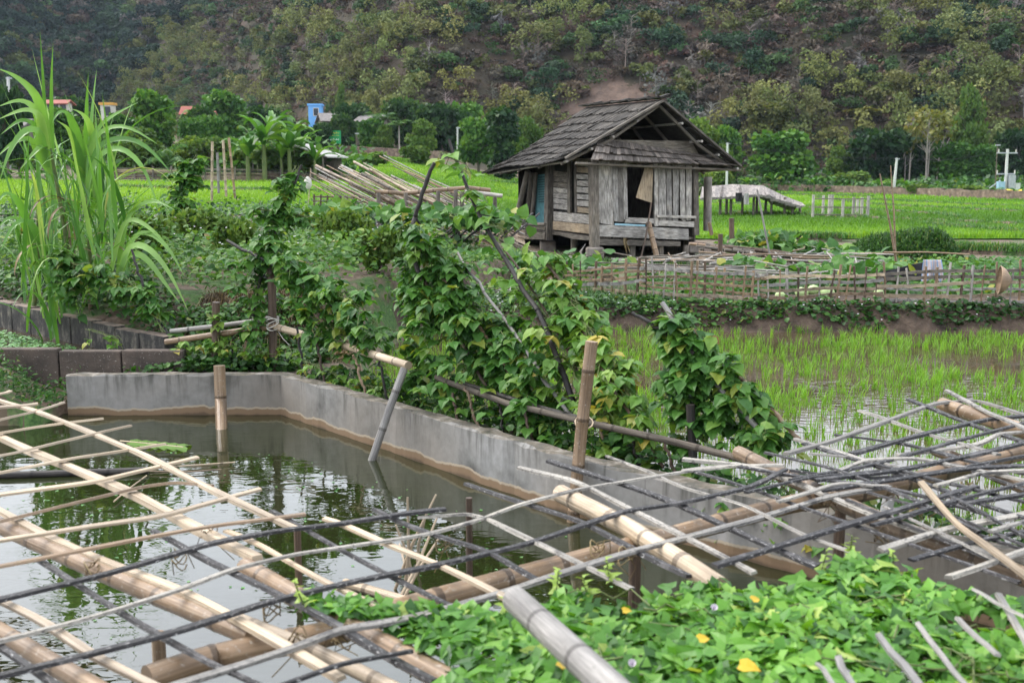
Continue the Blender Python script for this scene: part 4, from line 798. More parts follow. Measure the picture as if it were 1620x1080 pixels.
# motorbike and load behind the wall: small, but there
def motorbike():
    x, y = Py(1521, 305, 103)[0], 103.4; z = Py(1521, 309, y)[2]; t = thing('motorbike', 'dark parked motorbike behind the stone road wall', 'motorbike', (x, y, z - .3))
    for s_ in (-.62, .62):
        b = MB(); a = np.linspace(0, 2 * math.pi, 17); b.tube(np.stack([x + s_ + .27 * np.cos(a), np.full(17, y), z + .27 * np.sin(a)], 1), .06, 6, cap=False); b.build('wheel', m_black, t)
    b = MB(); b.tube([(x - .62, y, z), (x - .2, y, z + .35), (x + .35, y, z + .3), (x + .62, y, z)], [.05, .12, .1, .05], 6); b.tube([(x + .5, y, z + .1), (x + .35, y, z + .75)], .04, 6); b.build('body', m_metal, t)
    b = MB(); b.tube([(x - .65, y, z + .5), (x - .2, y, z + .5), (x + .1, y, z + .45)], [.08, .12, .08], 6); b.build('seat', m_black, t)
    b = MB(); b.tube([(x + .3, y - .3, z + .8), (x + .36, y, z + .76), (x + .3, y + .3, z + .8)], .03, 6); b.build('handlebar', m_black, t)
motorbike()
mb = MB(); x, y = Py(1601, 303, 97)[0], 97.0; zc = Py(1601, 304, y)[2]
V = []; 
for a in range(9):
    for k in range(5): th = a / 8 * math.pi; V.append((x - .75 + 1.5 * k / 4, y + .4 * math.cos(th), zc + (.32 + .06 * math.sin(k * 2)) * math.sin(th) - .1))
mb.add(V, [(a * 5 + k, a * 5 + k + 1, a * 5 + k + 6, a * 5 + k + 5) for a in range(8) for k in range(4)], smooth=True); o = mb.build('tarpaulin', m_signy); tag(o, 'yellow sheet over a load at the right end of the road wall', 'tarpaulin')

# ------------------------------------------------------------------ thatched field shelter right of the hut
m_thatch = stalk_mat('thatch', (.10, .09, .085), (.24, .22, .21), (.40, .38, .36), rough=.95)
def shelter():
    ys = 55.0; G = lambda px, row, y: Py(px, row, y); t = thing('thatched_shelter', 'long low open shelter with ragged grey thatch in the rice field', 'shelter', (G(1190, 335, ys)[0], ys, .15))
    b = MB(); r = np.random.default_rng(5)
    pts = [(1112, 296, 314), (1160, 292, 312), (1205, 294, 308), (1235, 309, 318), (1266, 321, 327)]
    for (a, r0, r1), (c, s0, s1) in zip(pts[:-1], pts[1:]):
        n = 70
        for k in range(n):
            u = (k + r.random()) / n; px = a + (c - a) * u; q0 = r0 + (s0 - r0) * u; q1 = r1 + (s1 - r1) * u; p0 = G(px, q0, ys + 1.2); p1 = G(px + r.normal(0, 3), q1 + r.uniform(-1, 3), ys - .7)
            b.bar(p0, p1, r.uniform(.08, .2), .03, (0, 0, 1))
            p2 = p0 + (p0[0] * 0 + r.normal(0, .05), 1.6, -.45); b.bar(p0, p2, .2, .03)
    b.build('thatch_roof', m_thatch, t)
    for px, r0, r1, dy in ((1140, 305, 331, 0), (1157, 306, 335, 0), (1175, 308, 334, .8), (1193, 305, 337, 0), (1198, 303, 336, 1), (1221, 308, 338, 0), (1242, 312, 341, 0), (1254, 320, 342, 0), (1266, 322, 342, .4), (1150, 305, 333, 1.2), (1212, 308, 336, 1.2)):
        p = MB(); q = G(px, r0, ys + dy); p.tube([(q[0], q[1], gz(q[0], q[1]) - .1), q], .07, 6); p.build('post', m_wood_mid, t)
    for nm, px, m, w_, h_ in (('cloth', 1169, m_black, 9, 16), ('cloth', 1181, m_tin, 8, 18)):
        pass
    f = MB(); yy = ys - 1.0; V = []
    for a in range(6):
        for k in range(5): p = G(1164 + a * 2, 305 + k * 3.6, yy); V.append(p + (0, .08 * math.sin(a * 1.9 + k * .6), 0))
    f.add(V, [(a * 5 + k, a * 5 + k + 1, a * 5 + k + 6, a * 5 + k + 5) for a in range(5) for k in range(4)], smooth=True); o = f.build('cloth', m_black); tag(o, 'dark cloth hanging from the thatched shelter', 'cloth')
    f = MB(); V = []
    for a in range(6):
        for k in range(5): p = G(1177 + a * 1.5, 306 + k * 4.4, yy - .1); V.append(p + (0, .08 * math.sin(a * 1.9 + k * .6), 0))
    f.add(V, [(a * 5 + k, a * 5 + k + 1, a * 5 + k + 6, a * 5 + k + 5) for a in range(5) for k in range(4)], smooth=True); o = f.build('cloth', m_tin); tag(o, 'pale blue grey cloth hanging beside the dark cloth', 'cloth')
shelter()
t = thing('post_fence', 'row of grey posts with rails beside the thatched shelter', 'fence', (*Py(1320, 343, 53)[:2], .15)); E = []
for px, r0, y in ((1287, 308, 52), (1303, 309, 55), (1313, 308, 53), (1317, 308, 56), (1334, 315, 52), (1351, 312, 54), (1357, 314, 56), (1364, 312, 53.5), (1374, 310, 52)):
    q = Py(px, r0, y); p = MB(); p.tube([(q[0], q[1], gz(q[0], q[1]) - .2), q], .075, 6); p.build('post', m_wood_grey, t); E.append(q)
for dz in (.25, .6, 1.0):
    p = MB(); p.bar(E[0] * (1, 1, 0) + (0, 0, dz + .2), E[-1] * (1, 1, 0) + (0, 0, dz + .2), .05, .05); p.build('rail', m_wood_mid, t)
# ------------------------------------------------------------------ the old plank hut
m_shade_board = stalk_mat('shade painted board', (.012, .011, .010), (.03, .027, .024), (.06, .055, .05), rough=.9)  # near-black board colour paints in the shade of the hut interior and gable
def hut():
    A0 = Py(940, 372, 28.0); B0 = Py(1101, 379, 29.3); C0 = Py(820, 372, 32.0)
    a2, b2, c2 = A0[:2], B0[:2], C0[:2]; u2 = unit(b2 - a2); v2 = unit(c2 - a2); W = np.linalg.norm(b2 - a2); L = np.linalg.norm(c2 - a2)
    U = np.array((*u2, 0)); V = np.array((*v2, 0)); nF = unit(np.cross(U, (0, 0, 1.))); nL = unit(np.cross((0, 0, 1.), V))
    if nF[1] > 0: nF = -nF
    if nL[0] > 0: nL = -nL
    P2 = lambda u, v, z: np.array((*(a2 + u2 * u + v2 * v), z))
    t = thing('plank_hut', 'old weathered wooden hut with sagging shingle roof on stilts', 'hut', P2(W / 2, L / 2, .15))
    F = lambda px, py, d=0.0: Pl(px, py, A0 + nF * d, nF)            # picture point onto the front wall, d metres proud
    G = lambda px, py, d=0.0: Pl(px, py, A0 + nL * d, nL)            # onto the left wall
    z = lambda s: (740 + s[0] / 3.6, 140 + s[1] / 3.6)
    floor_z = (A0[2] + B0[2]) / 2 - .05
    def front(nm, poly, d, th, m):
        if nm == 'plank': cx_ = sum(q[0] for q in poly) / 4; poly = [(cx_ + (q[0] - cx_) * .93 + R_.uniform(-1.5, 1.5), q[1] + (R_.uniform(-5, 5) if q[1] > 600 else 0)) for q in poly]
        b = MB(); b.prism([F(*z(q), d) for q in poly][::-1], nF, th); return b.build(nm, m, t)
    def left(nm, poly, d, th, m): b = MB(); b.prism([G(*z(q), d) for q in poly][::-1], nL, th); return b.build(nm, m, t)
    # front planks
    for q in ([(738, 405), (815, 408), (835, 775), (750, 768)], [(818, 408), (852, 410), (860, 760), (835, 760)], [(850, 410), (885, 412), (890, 762), (858, 760)], [(884, 418), (905, 420), (912, 742), (890, 742)],
              [(1088, 425), (1128, 428), (1135, 760), (1090, 758)], [(1130, 430), (1162, 430), (1165, 770), (1138, 765)], [(1168, 432), (1204, 432), (1200, 752), (1170, 752)], [(1207, 434), (1238, 434), (1244, 762), (1212, 745)], [(1242, 434), (1278, 436), (1276, 755), (1246, 752)], [(785, 408), (826, 408), (834, 700), (800, 740)]):
        front('plank', q, .02 + R_.uniform(-.012, .02), .03, m_wood_grey)
    for q in ([(1062, 425), (1086, 426), (1086, 785), (1066, 785)],): front('window_jamb', q, .05, .06, m_wood_grey)
    front('window_shutter', [(1012, 440), (1056, 432), (1050, 652), (958, 622)], .10, .02, m_wood_tan)
    front('lintel', [(735, 398), (1300, 425), (1300, 442), (735, 414)], .06, .08, m_wood_mid)
    front('sill_board', [(905, 735), (1062, 740), (1062, 770), (895, 765)], .03, .05, m_wood_grey)
    front('sill_board', [(1086, 750), (1290, 758), (1290, 790), (1086, 780)], .06, .05, m_wood_grey)
    front('rail', [(1078, 720), (1302, 726), (1302, 740), (1078, 734)], .12, .04, m_wood_grey)
    front('base_plank', [(745, 775), (1257, 800), (1260, 862), (748, 842)], .07, .06, m_wood_grey)
    m_pblue = plain_mat('faded blue strip', (.25, .5, .6), (.45, .62, .68), 12, .7, .1); front('painted_strip', [(838, 768), (1012, 776), (1010, 786), (838, 778)], .08, .02, m_pblue)
    front('floor_beam', [(750, 856), (1212, 872), (1212, 898), (750, 892)], .10, .16, m_wood_mid)
    # left wall
    for k in range(7):
        y0 = 470 + k * 31; left('slat', [(487, y0 + R_.uniform(-2, 2)), (570, y0 + 8 + R_.uniform(-2, 2)), (570, y0 + 36), (487, y0 + 27)], .02 + R_.uniform(-.01, .01), .03, m_wood_grey if k > 2 else m_wood_mid)
    for k in range(8):
        y0 = 408 + k * 38; left('slat', [(612, y0 + R_.uniform(-3, 3)), (690, y0 + 6 + R_.uniform(-3, 3)), (690, y0 + 37), (612, y0 + 30)], .02 + R_.uniform(-.012, .012), .03, m_wood_tan if k in (1, 7) else m_wood_grey)
    left('slat_post', [(566, 400), (584, 400), (582, 715), (566, 712)], .05, .06, m_wood_mid); left('slat_post', [(603, 398), (616, 398), (620, 712), (608, 710)], .035, .05, m_wood_mid)
    left('base_plank', [(488, 700), (692, 720), (692, 772), (488, 752)], .05, .05, m_wood_grey); left('base_plank', [(484, 755), (694, 776), (694, 828), (484, 803)], .055, .05, m_wood_tan)
    left('floor_beam', [(484, 812), (696, 842), (696, 866), (600, 858), (530, 838)], .06, .08, m_wood_mid)
    left('lintel', [(330, 410), (700, 396), (700, 412), (330, 428)], .03, .08, m_wood_mid)
    # corner posts
    def post(pl, a, b, wd, m, dd=.02):
        c = MB(); c.bar(pl(*z(a), dd), pl(*z(b), dd), wd, wd * .9, nF if pl is F else nL); return c.build('post', m, t)
    post(F, (714, 398), (722, 905), .21, m_wood_mid, .06); post(F, (1292, 436), (1298, 835), .15, m_wood_mid, .0); post(G, (468, 400), (458, 862), .21, m_wood_mid, .08)
    left('door', [(398, 492), (446, 486), (440, 768), (380, 768)], -.05, .04, plain_mat('teal door paint', (.04, .13, .15), (.09, .22, .24), 9, .7, .2))
    d_ = [o for o in t.children if o.name.startswith('door')][0]; b = MB()
    for k in range(11):
        y0 = 500 + k * 14; b.prism([G(*z(q), -.02) for q in ((402, y0 + 3), (444, y0), (443, y0 + 7), (401, y0 + 10))][::-1], nL, .015)
    b.build('louvre', plain_mat('dark teal', (.015, .05, .055), (.03, .085, .09), 9, .7, .1), d_)
    def pole_(a, b, r, m, dd=.3, pl=G, nm='porch_post'): c = MB(); c.tube([pl(*z(a), dd), pl(*z(((a[0] + b[0]) / 2 + 2, (a[1] + b[1]) / 2)), dd), pl(*z(b), dd)], r, 8); return c.build(nm, m, t)
    pole_((342, 470), (232, 905), .085, m_wood_mid, .35); pole_((365, 480), (332, 765), .075, m_wood_mid, .1); pole_((388, 480), (360, 765), .06, m_wood_mid, .05)
    pole_((205, 768), (442, 774), .05, m_wood_mid, .42, nm='porch_rail')
    for q in ([(322, 782), (438, 788), (438, 806), (322, 800)], [(300, 812), (440, 822), (436, 860), (280, 858)]): left('porch_board', q, .2, .05, m_wood_mid)
    for k in range(6): y0 = 500 + k * 48; left('slat', [(292, y0), (330, y0), (322, y0 + 32), (290, y0 + 32)], -.6, .04, m_wood_mid)
    # interior: floor, inner partition, back and right walls, gloom partly painted into the near-black boards
    b = MB(); b.prism([P2(-.02, .05, floor_z + .12), P2(W, .05, floor_z + .02), P2(W, L, floor_z), P2(-.02, L, floor_z + .1)], (0, 0, 1), .06); b.build('floor', m_wood_mid, t)
    zt = F(*z((735, 400)))[2]
    b = MB()
    for k in range(14): u0 = W * k / 14; b.box(P2(u0 + W / 28, L, (.05 + zt) / 2), W / 28 * .97, .02, (zt - .05) / 2, (U, V, (0, 0, 1)))  # planks carried on below the floor, added to block light under the hut
    b.build('back_wall', m_shade_board, t); b = MB()
    for k in range(18): v0 = L * k / 18; b.box(P2(W - .03, v0 + L / 36, (.05 + zt) / 2 - .08), .02, L / 36 * .97, (zt - .05) / 2 - .05, (U, V, (0, 0, 1)))  # also extended to the ground to keep the space below the floor dark
    b.build('side_wall', m_wood_mid, t); b = MB()
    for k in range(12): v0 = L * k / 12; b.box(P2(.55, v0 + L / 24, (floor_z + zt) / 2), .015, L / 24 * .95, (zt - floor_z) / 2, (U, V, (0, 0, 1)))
    b.build('partition', m_shade_board, t)
    # roof
    pu = lambda px, py, u: Pl(px, py, P2(u, 0, 0), U); pv = lambda px, py, v: Pl(px, py, P2(0, v, 0), V)
    R1 = pu(1048, 158, W / 2); R2 = pu(928, 170, W / 2); E1 = pu(893, 252, -1.0); E2 = pu(768, 273, -1.0); E3 = pu(1171, 264, W + 1.0)
    vE2 = np.dot(E2[:2] - a2, v2); E4 = P2(W + 1.0, vE2, E2[2] - .1)
    def slope(nm, r1, r2, e1, e2, rows, m, sag, wsh=.085, jag=.035, th=.028, warp=0.0):
        b = MB(); nrm = unit(np.cross(r2 - r1, e1 - r1)); nrm = nrm if nrm[2] > 0 else -nrm
        def S(s, q): p = (r1 * (1 - q) + r2 * q) * (1 - s) + (e1 * (1 - q) + e2 * q) * s; return p - np.array((0, 0, sag * 4 * s * (1 - s) + warp * math.sin(q * 7) * s))
        for k in range(rows):
            s0 = k / rows; s1 = (k + 1) / rows; w0 = np.linalg.norm(S(s1, 1) - S(s1, 0)); n = int(w0 / wsh); bow = N_.normal(0, .012, 3)
            for q in range(n):
                a, c = q / n, (q + .96) / n; ja = N_.normal(0, jag) / np.linalg.norm(e1 - r1); dl = .055 + abs(N_.normal(0, .013)) + bow[0] * math.sin(q / n * 6 + bow[1] * 90)
                if N_.random() < .012: continue
                top = [S(max(0, s0 - .02), a) + nrm * .008, S(max(0, s0 - .02), c) + nrm * .008]; bot = [S(min(1.03, s1 + .03 + ja), c) + nrm * dl, S(min(1.03, s1 + .03 + ja), a) + nrm * dl]
                P = top + bot; b.prism(P if np.dot(np.cross(P[1] - P[0], P[2] - P[1]), nrm) > 0 else P[::-1], nrm, th, rnd=np.clip(N_.normal(.5, .27), 0, 1))
        return b.build(nm, m, t)
    slope('roof_slope', R1, R2, E1, E2, 8, m_shing, .10, .10, warp=.05); slope('roof_slope', R1, R2, E3, E4, 8, m_shing, .08, .12)
    slope('roof_hip', R2 + (R1 - R2) * .01, R2, E2, E4, 7, m_shing, .12, .12)
    # under-roof: deck boards keep daylight out, rafters, purlins
    def deck(r1, r2, e1, e2):
        b = MB(); nrm = unit(np.cross(r2 - r1, e1 - r1)); nrm = nrm if nrm[2] > 0 else -nrm; k = 8
        for q in range(k):
            s0, s1 = q / k, (q + 1) / k; S = lambda s, w_: (r1 * (1 - w_) + r2 * w_) * (1 - s) + (e1 * (1 - w_) + e2 * w_) * s - np.array((0, 0, .1 * 4 * s * (1 - s))) - nrm * .035
            P = [S(s0, .03), S(s0, 1), S(s1, 1), S(s1, .03)]; b.prism(P if np.dot(np.cross(P[1] - P[0], P[2] - P[1]), nrm) > 0 else P[::-1], nrm, .015)
        b.build('roof_lining', m_shade_board, t)
    deck(R1, R2, E1, E2); deck(R1, R2, E3, E4)
    for (r1, e1, r2, e2) in ((R1, E1, R2, E2), (R1, E3, R2, E4)):
        b = MB()
        for w_ in (.04, .3, .55, .8):
            p = r1 * (1 - w_) + r2 * w_; q = e1 * (1 - w_) + e2 * w_; b.tube([p - (0, 0, .13), (p + q) / 2 - (0, 0, .26), q - (0, 0, .1)], .045, 6)
        b.build('rafter', m_wood_mid, t); b = MB()
        for s_ in (.25, .5, .72, .97):
            p = r1 * (1 - s_) + e1 * s_; q = r2 * (1 - s_) + e2 * s_; dz = .1 * 4 * s_ * (1 - s_); b.tube([p - (0, 0, .08 + dz), q - (0, 0, .08 + dz)], .035, 6)
        b.build('purlin', m_wood_grey, t)
    b = MB(); b.bar(R1 + (R1 - E1) * .0 + nF * .03 - (0, 0, .02), E1 + nF * .03 + (0, 0, .02), .05, .09, nF); b.build('barge_board', m_wood_mid, t); b = MB(); b.bar(R1 + nF * .03 - (0, 0, .02), E3 + nF * .03 + (0, 0, .02), .05, .09, nF); b.build('barge_board', m_wood_mid, t)
    b = MB()
    for k in range(9):
        p = R1 + (R2 - R1) * (k / 8.6) ; q = p + (R2 - R1) * .13; b.bar(p + (0, 0, .07 + .02 * (k % 2)), q + (0, 0, .05), .3, .035, (0, 0, 1), rnd=N_.random() * .6); 
    for k in (0, 2, 4, 7): p = R1 + (R2 - R1) * k / 8; b.bar(p + (0, 0, .06) - U * .1, p + (0, 0, .15) + U * .25 + V * .1, .12, .04, rnd=.3)
    b.build('ridge_cap', m_shing, t)
    # front skirt roof under the open gable
    T1, T2 = pv(948, 219, -.06), pv(1128, 247, -.06); K1, K2 = pv(934, 254, -.62), pv(1164, 264, -.62)
    slope('skirt_roof', T1, T2, K1, K2, 3, m_shing2, .0, .11, .02)
    b = MB(); b.prism([P2(-.1, -.03, zt), P2(W + .1, -.03, zt), P2(W - .25, -.03, T1[2] - .03), P2(.3, -.03, T1[2] - .03)], nF, .03); b.build('gable_board', m_wood_mid, t)
    b = MB(); b.tube([K1 - (0, 0, .07) - nF * .14 - U * .35, K2 - (0, 0, .09) - nF * .14 + U * .25], .035, 7); b.build('eave_pole', m_wood_mid, t)
    # rough stones the posts rest on
    def stone(px0, px1, r0, r1, y):
        p = Py((px0 + px1) / 2, r1, y); w_ = (px1 - px0) / 2 / FPX * y; h_ = (r1 - r0) / FPX * y; b = MB(); b.box(p + (0, 0, h_ / 2), w_, w_ * .9, h_ / 2); o = b.build('footing_stone', m_footing, t); m_ = o.modifiers.new('edge', 'BEVEL'); m_.width = .05; m_.segments = 3
    stone(927, 955, 391, 409, 27.9); stone(854, 879, 381, 399, 30.6); stone(1088, 1108, 383, 400, 29.4)
    for px, r0, r1 in ((1000, 388, 412), (1045, 385, 408), (1085, 388, 400)):
        b = MB(); p = F(px, r0, -.05); b.tube([p, (p[0], p[1], 0)], .09, 8); b.build('stilt', m_wood_mid, t)
    for v in (1.6, 3.2): 
        for u in (.3, W - .3): b = MB(); b.tube([P2(u, v, floor_z), P2(u, v, 0)], .1, 8); b.build('stilt', m_wood_mid, t)
    return t, F, G, z
m_footing = plain_mat('footing stone', (.12, .105, .09), (.27, .24, .21), 4, .95, .6, .05, 'World')
HUT, HF, HG, HZ = hut()
mb = MB(); a = HF(*HZ((1045, 650)), .45); b_ = HF(*HZ((978, 1000)), .8); mb.tube([a, (a + b_) / 2 + (.03, 0, 0), b_], .025, 6); o = mb.build('stick', m_post_brown); tag(o, 'thin brown stick leaning against the hut front', 'stick')
mb = MB(); a = HF(*HZ((1030, 765)), .3); b_ = HF(*HZ((1078, 965)), .8); mb.tube([a, b_], .075, 8, node=.3); o = mb.build('bamboo_pole', m_bam_tan); tag(o, 'short thick bamboo leaning at the foot of the hut front', 'bamboo pole')
mb = MB(); 
for k in range(5): a = HF(*HZ((890 + k * 7, 850)), .22); mb.tube([a, a - (.02 * k, 0, .12), a - (-.03, 0, .25 + .12 * (k % 3))], [.012, .025, .01], 5)
o = mb.build('dried_vine', m_straw); tag(o, 'dried tan vine hanging from the hut floor beam', 'dried vine')

# ------------------------------------------------------------------ garden fences of bamboo on the bund
def bamboo_fence(label, ends, npost, nrail, seed, tallset=(), top_extra=True):
    """ends: (px, row of foot, row of top, depth)"""
    r = np.random.default_rng(seed); (a0, f0, t0, y0), (a1, f1, t1, y1v) = ends; A, B = Py(a0, f0, y0), Py(a1, f1, y1v); hA = (Py(a0, t0, y0)[2] - A[2]) * 1.1; hB = (Py(a1, t1, y1v)[2] - B[2]) * 1.1
    t = thing('bamboo_fence', label, 'fence', (A + B) / 2, 'woven bamboo fences on the bund'); d = unit((B - A) * (1, 1, 0)); nr = np.array((-d[1], d[0], 0))
    for k in range(npost):
        u = (k + r.uniform(.25, .75)) / npost; p = A + (B - A) * u; h = (hA + (hB - hA) * u) * r.uniform(.92, 1.14); b = MB(); ln = r.normal(0, .04); b.tube([p - (0, 0, .22), p + d * ln * .5 + (0, 0, h * .5), p + d * ln + (0, 0, h)], r.uniform(.012, .022), 6); b.build('post', m_bam_tan if r.random() < .5 else (m_wood_grey if r.random() < .6 else m_post_brown), t)
    for k in range(nrail):
        z_ = (k + .6) / nrail; n = npost * 2; u = np.linspace(-.02, 1.02, n); tilt = r.normal(0, .025); off = .028 * np.where((np.arange(n) + k) % 2, 1, -1)
        P = A + (B - A) * u[:, None] + nr * off[:, None] + np.stack([u * 0, u * 0, z_ * (hA + (hB - hA) * u) * .93 + tilt * (u - .5) * 2 + .012 * np.sin(u * 9 + k)], 1)
        b = MB(); b.strip(P, r.uniform(.018, .03), r.uniform(.03, .05), up=(0, 0, 1)); b.build('rail', (m_bam_tan, m_bam_pale, m_bam_grey, m_wood_mid, m_bam_tan, m_wood_tan)[r.integers(6)], t)
bamboo_fence('tan bamboo fence panel running left from the fence corner', ((868, 486, 430, 17.4), (1015, 489, 418, 15.8)), 9, 8, 61)
bamboo_fence('long grey woven bamboo fence with gourds behind it', ((1015, 490, 420, 15.8), (1206, 494, 436, 15.6)), 14, 7, 62)
bamboo_fence('middle stretch of grey bamboo fence below the fallen trellis', ((1206, 494, 436, 15.6), (1392, 494, 432, 15.6)), 12, 6, 64)
bamboo_fence('bamboo fence panel carrying the conical hat', ((1392, 482, 428, 15.7), (1680, 484, 424, 15.5)), 15, 6, 63)
# conical hat hung on the fence
c = Py(1581, 443, 15.35); t = thing('conical_hat', 'tan conical straw hat hung on the bamboo fence', 'hat', c); b = MB(); ax = unit(np.array((.95, -.25, -.05))); e1 = unit(np.cross(ax, (0, 0, 1))); e2 = np.cross(e1, ax); n = 28; rings = [(0, .2), (.06, .165), (.12, .085), (.165, .004)]
m_hat = stalk_mat('palm straw', (.2, .13, .08), (.36, .25, .16), (.48, .36, .25)); V = [c + ax * h + (e1 * math.cos(q) + e2 * math.sin(q)) * r_ for h, r_ in rings for q in np.arange(n) / n * 6.283]
b.add(V, [(k * n + q, k * n + (q + 1) % n, (k + 1) * n + (q + 1) % n, (k + 1) * n + q) for k in range(3) for q in range(n)], uv=[w_ for k in range(3) for q in range(n) for w_ in ((q / n * 6, k * .06), ((q + 1) / n * 6, k * .06), ((q + 1) / n * 6, k * .06 + .06), (q / n * 6, k * .06 + .06))], smooth=True)
o = b.build('cone', m_hat, t); s_ = o.modifiers.new('thick', 'SOLIDIFY'); s_.thickness = .008; b = MB(); q = np.linspace(0, 6.283, 30); b.tube([c + (e1 * math.cos(w_) + e2 * math.sin(w_)) * .2 for w_ in q], .006, 5, cap=False); b.build('rim', m_bam_tan, t)
# striped cloth on the fence and the dark sheet beside it
def mk_stripe():
    m, t, b = M_new('striped tarpaulin'); uv = coords(t, 'UV'); wv = nd(t, 'ShaderNodeTexWave', Scale=1.6, Distortion=1.2); t.links.new(mapping(t, uv, (1, .15, 1)), wv.inputs[0])
    c = ramp(t, wv.outputs['Fac'], [(0, (.16, .26, .45)), (.22, (.42, .43, .45)), (.45, (.48, .475, .47)), (.68, (.44, .42, .42)), (.84, (.42, .15, .14)), (.95, (.45, .43, .43))]); t.links.new(c, b.inputs['Base Color']); b.inputs['Roughness'].default_value = .6; return m
def cloth(name, px0, px1, r0, r1, y, m, label, cat, wav=.05, n=14, sl=0):
    V = []; uv = []
    for a in range(n):
        for k in range(n):
            u, v_ = a / (n - 1), k / (n - 1); p = Py(px0 + (px1 - px0) * u + 6 * v_ * (u - .3), r0 + sl * (1 - u) * (1 - v_) + (r1 - r0) * v_ + 4 * math.sin(u * 9 + 1) * v_, y); V.append(p + (0, wav * math.sin(u * 11 + v_ * 2) * (.3 + v_), 0)); uv.append((u, v_))
    b = MB(); f = [(a * n + k, a * n + k + 1, (a + 1) * n + k + 1, (a + 1) * n + k) for a in range(n - 1) for k in range(n - 1)]; b.add(V, f, uv=[uv[q] for ff in f for q in ff], smooth=True); o = b.build(name, m); s_ = o.modifiers.new('thick', 'SOLIDIFY'); s_.thickness = .006; return tag(o, label, cat)
cloth('tarpaulin', 1461, 1489, 411, 442, 16.3, mk_stripe(), 'white tarpaulin with faint blue and red stripes behind the fence', 'tarpaulin')
cloth('plastic_sheet', 1390, 1462, 414, 440, 17.4, m_black, 'black plastic sheet slung left of the striped tarpaulin', 'plastic sheet', .04, sl=17)
# gourds
GR = thing('gourd', 'pale green gourd lying behind the fence right of its neighbours', 'gourd', (0, 0, 0), 'pale gourds behind the fence'); m_gourd = plain_mat('gourd skin', (.30, .42, .16), (.48, .58, .30), 5, .45, .05); b = MB(); n = 14; V = []
for k in range(9):
    th = math.pi * k / 8
    for q in range(n): a = q / n * 6.283; rr = math.sin(th) * (.12 + .004 * math.cos(a * 7)); V.append((rr * math.cos(a), rr * math.sin(a), .1 - math.cos(th) * .1))
b.add(V, [(k * n + q, k * n + (q + 1) % n, (k + 1) * n + (q + 1) % n, (k + 1) * n + q) for k in range(8) for q in range(n)], smooth=True); b.build('fruit', m_gourd, GR); b = MB(); b.tube([(0, 0, .19), (.02, 0, .25), (.05, .01, .28)], .012, 6); b.build('stalk', m_stem, GR)
for k, (px, r0, lb) in enumerate(((1306, 468, 'palest gourd behind the long fence at right'), (1265, 467, 'gourd left of the palest one behind the fence'), (1232, 469, 'small gourd leftmost behind the long fence'), (1288, 460, 'gourd higher up between two others behind the fence'), (1397, 463, 'gourd behind the fence left of the hat panel'))):
    o = GR if k == 0 else copy_tree(GR); p = Py(px, r0 + 5, 16.6); o.location = p; s_ = (1, .9, .7, .8, .75)[k]; o.scale = (s_, s_, s_); o.rotation_euler = (.3 * k, .2, k); o['label'] = lb
    gd = MB(); gd
# bamboo stakes in the bund bushes
for k, (px, r0, r1, y, rd) in enumerate(((1392, 275, 440, 22, .022), (1409, 262, 420, 22.3, .018))):
    mb = MB(); a, b_ = Py(px, r0, y), Py(px + (30 if k == 0 else 8), r1, y); mb.tube([a, (a + b_) / 2 + (.02, 0, 0), b_], [rd * .6, rd, rd * 1.4], 6, node=.35); o = mb.build('bamboo_stake', m_bam_tan); tag(o, ('slanting tall bamboo stake by the grassy mound', 'upright tall bamboo stake crossing the slanting one')[k], 'bamboo stake')
for k, (px, px1, r0, r1, y, m) in enumerate(((1198, 1222, 300, 425, 22, m_bam_grey), (1157, 1158, 345, 400, 24, m_post_brown), (1120, 1119, 280, 365, 31, m_trunk_pale), (1140, 1139, 370, 410, 22, m_post_brown), (1122, 1126, 352, 372, 27, m_bam_tan))):
    mb = MB(); a, b_ = Py(px, r0, y), Py(px1, r1, y); mb.tube([a, b_], (.02, .06, .12, .05, .05)[k], 7); o = mb.build('garden_post', m); tag(o, ('thin grey stake slanting before the thatched shelter', 'brown post on the log rack', 'thick pale post at the hut corner', 'short brown post under the log rack', 'short tan post right of the hut')[k], 'post')
# ------------------------------------------------------------------ seedlings in the flooded paddy
PAD = [tuple(p + np.array((.62, .55))) for p in WALL[1:-1]] + [(8, 3.6), (13, 8), (13, 15.1), (-1.1, 15.1), (-1.9, 12.2)]
q = sample_poly(PAD, 8800); keep = vnoise(q[:, 0] * 1.3, q[:, 1] * 1.7, 81) + N_.normal(0, .25, len(q)) > -.38; q = q[keep]
rr = np.repeat(np.arange(len(q)), N_.integers(4, 8, len(q))); n = len(rr); a = N_.uniform(0, 6.283, n); hh = (.15 + .035 * vnoise(q[:, 0], q[:, 1], 82))[rr]
P = np.c_[q[rr] + N_.normal(0, .018, (n, 2)), np.full(n, .1)]; mb = MB(); mb.blades(P, np.c_[np.cos(a), np.sin(a), a * 0], hh * N_.uniform(.6, 1.2, n), N_.uniform(.006, .011, n), N_.uniform(.05, .75, n), rnd=np.clip(N_.normal(.5, .2, n), 0, 1), seg=3)
o = mb.build('rice_seedlings', m_seedling); tag(o, 'young green rice seedlings standing in the flooded brown paddy', 'rice', kind='stuff')

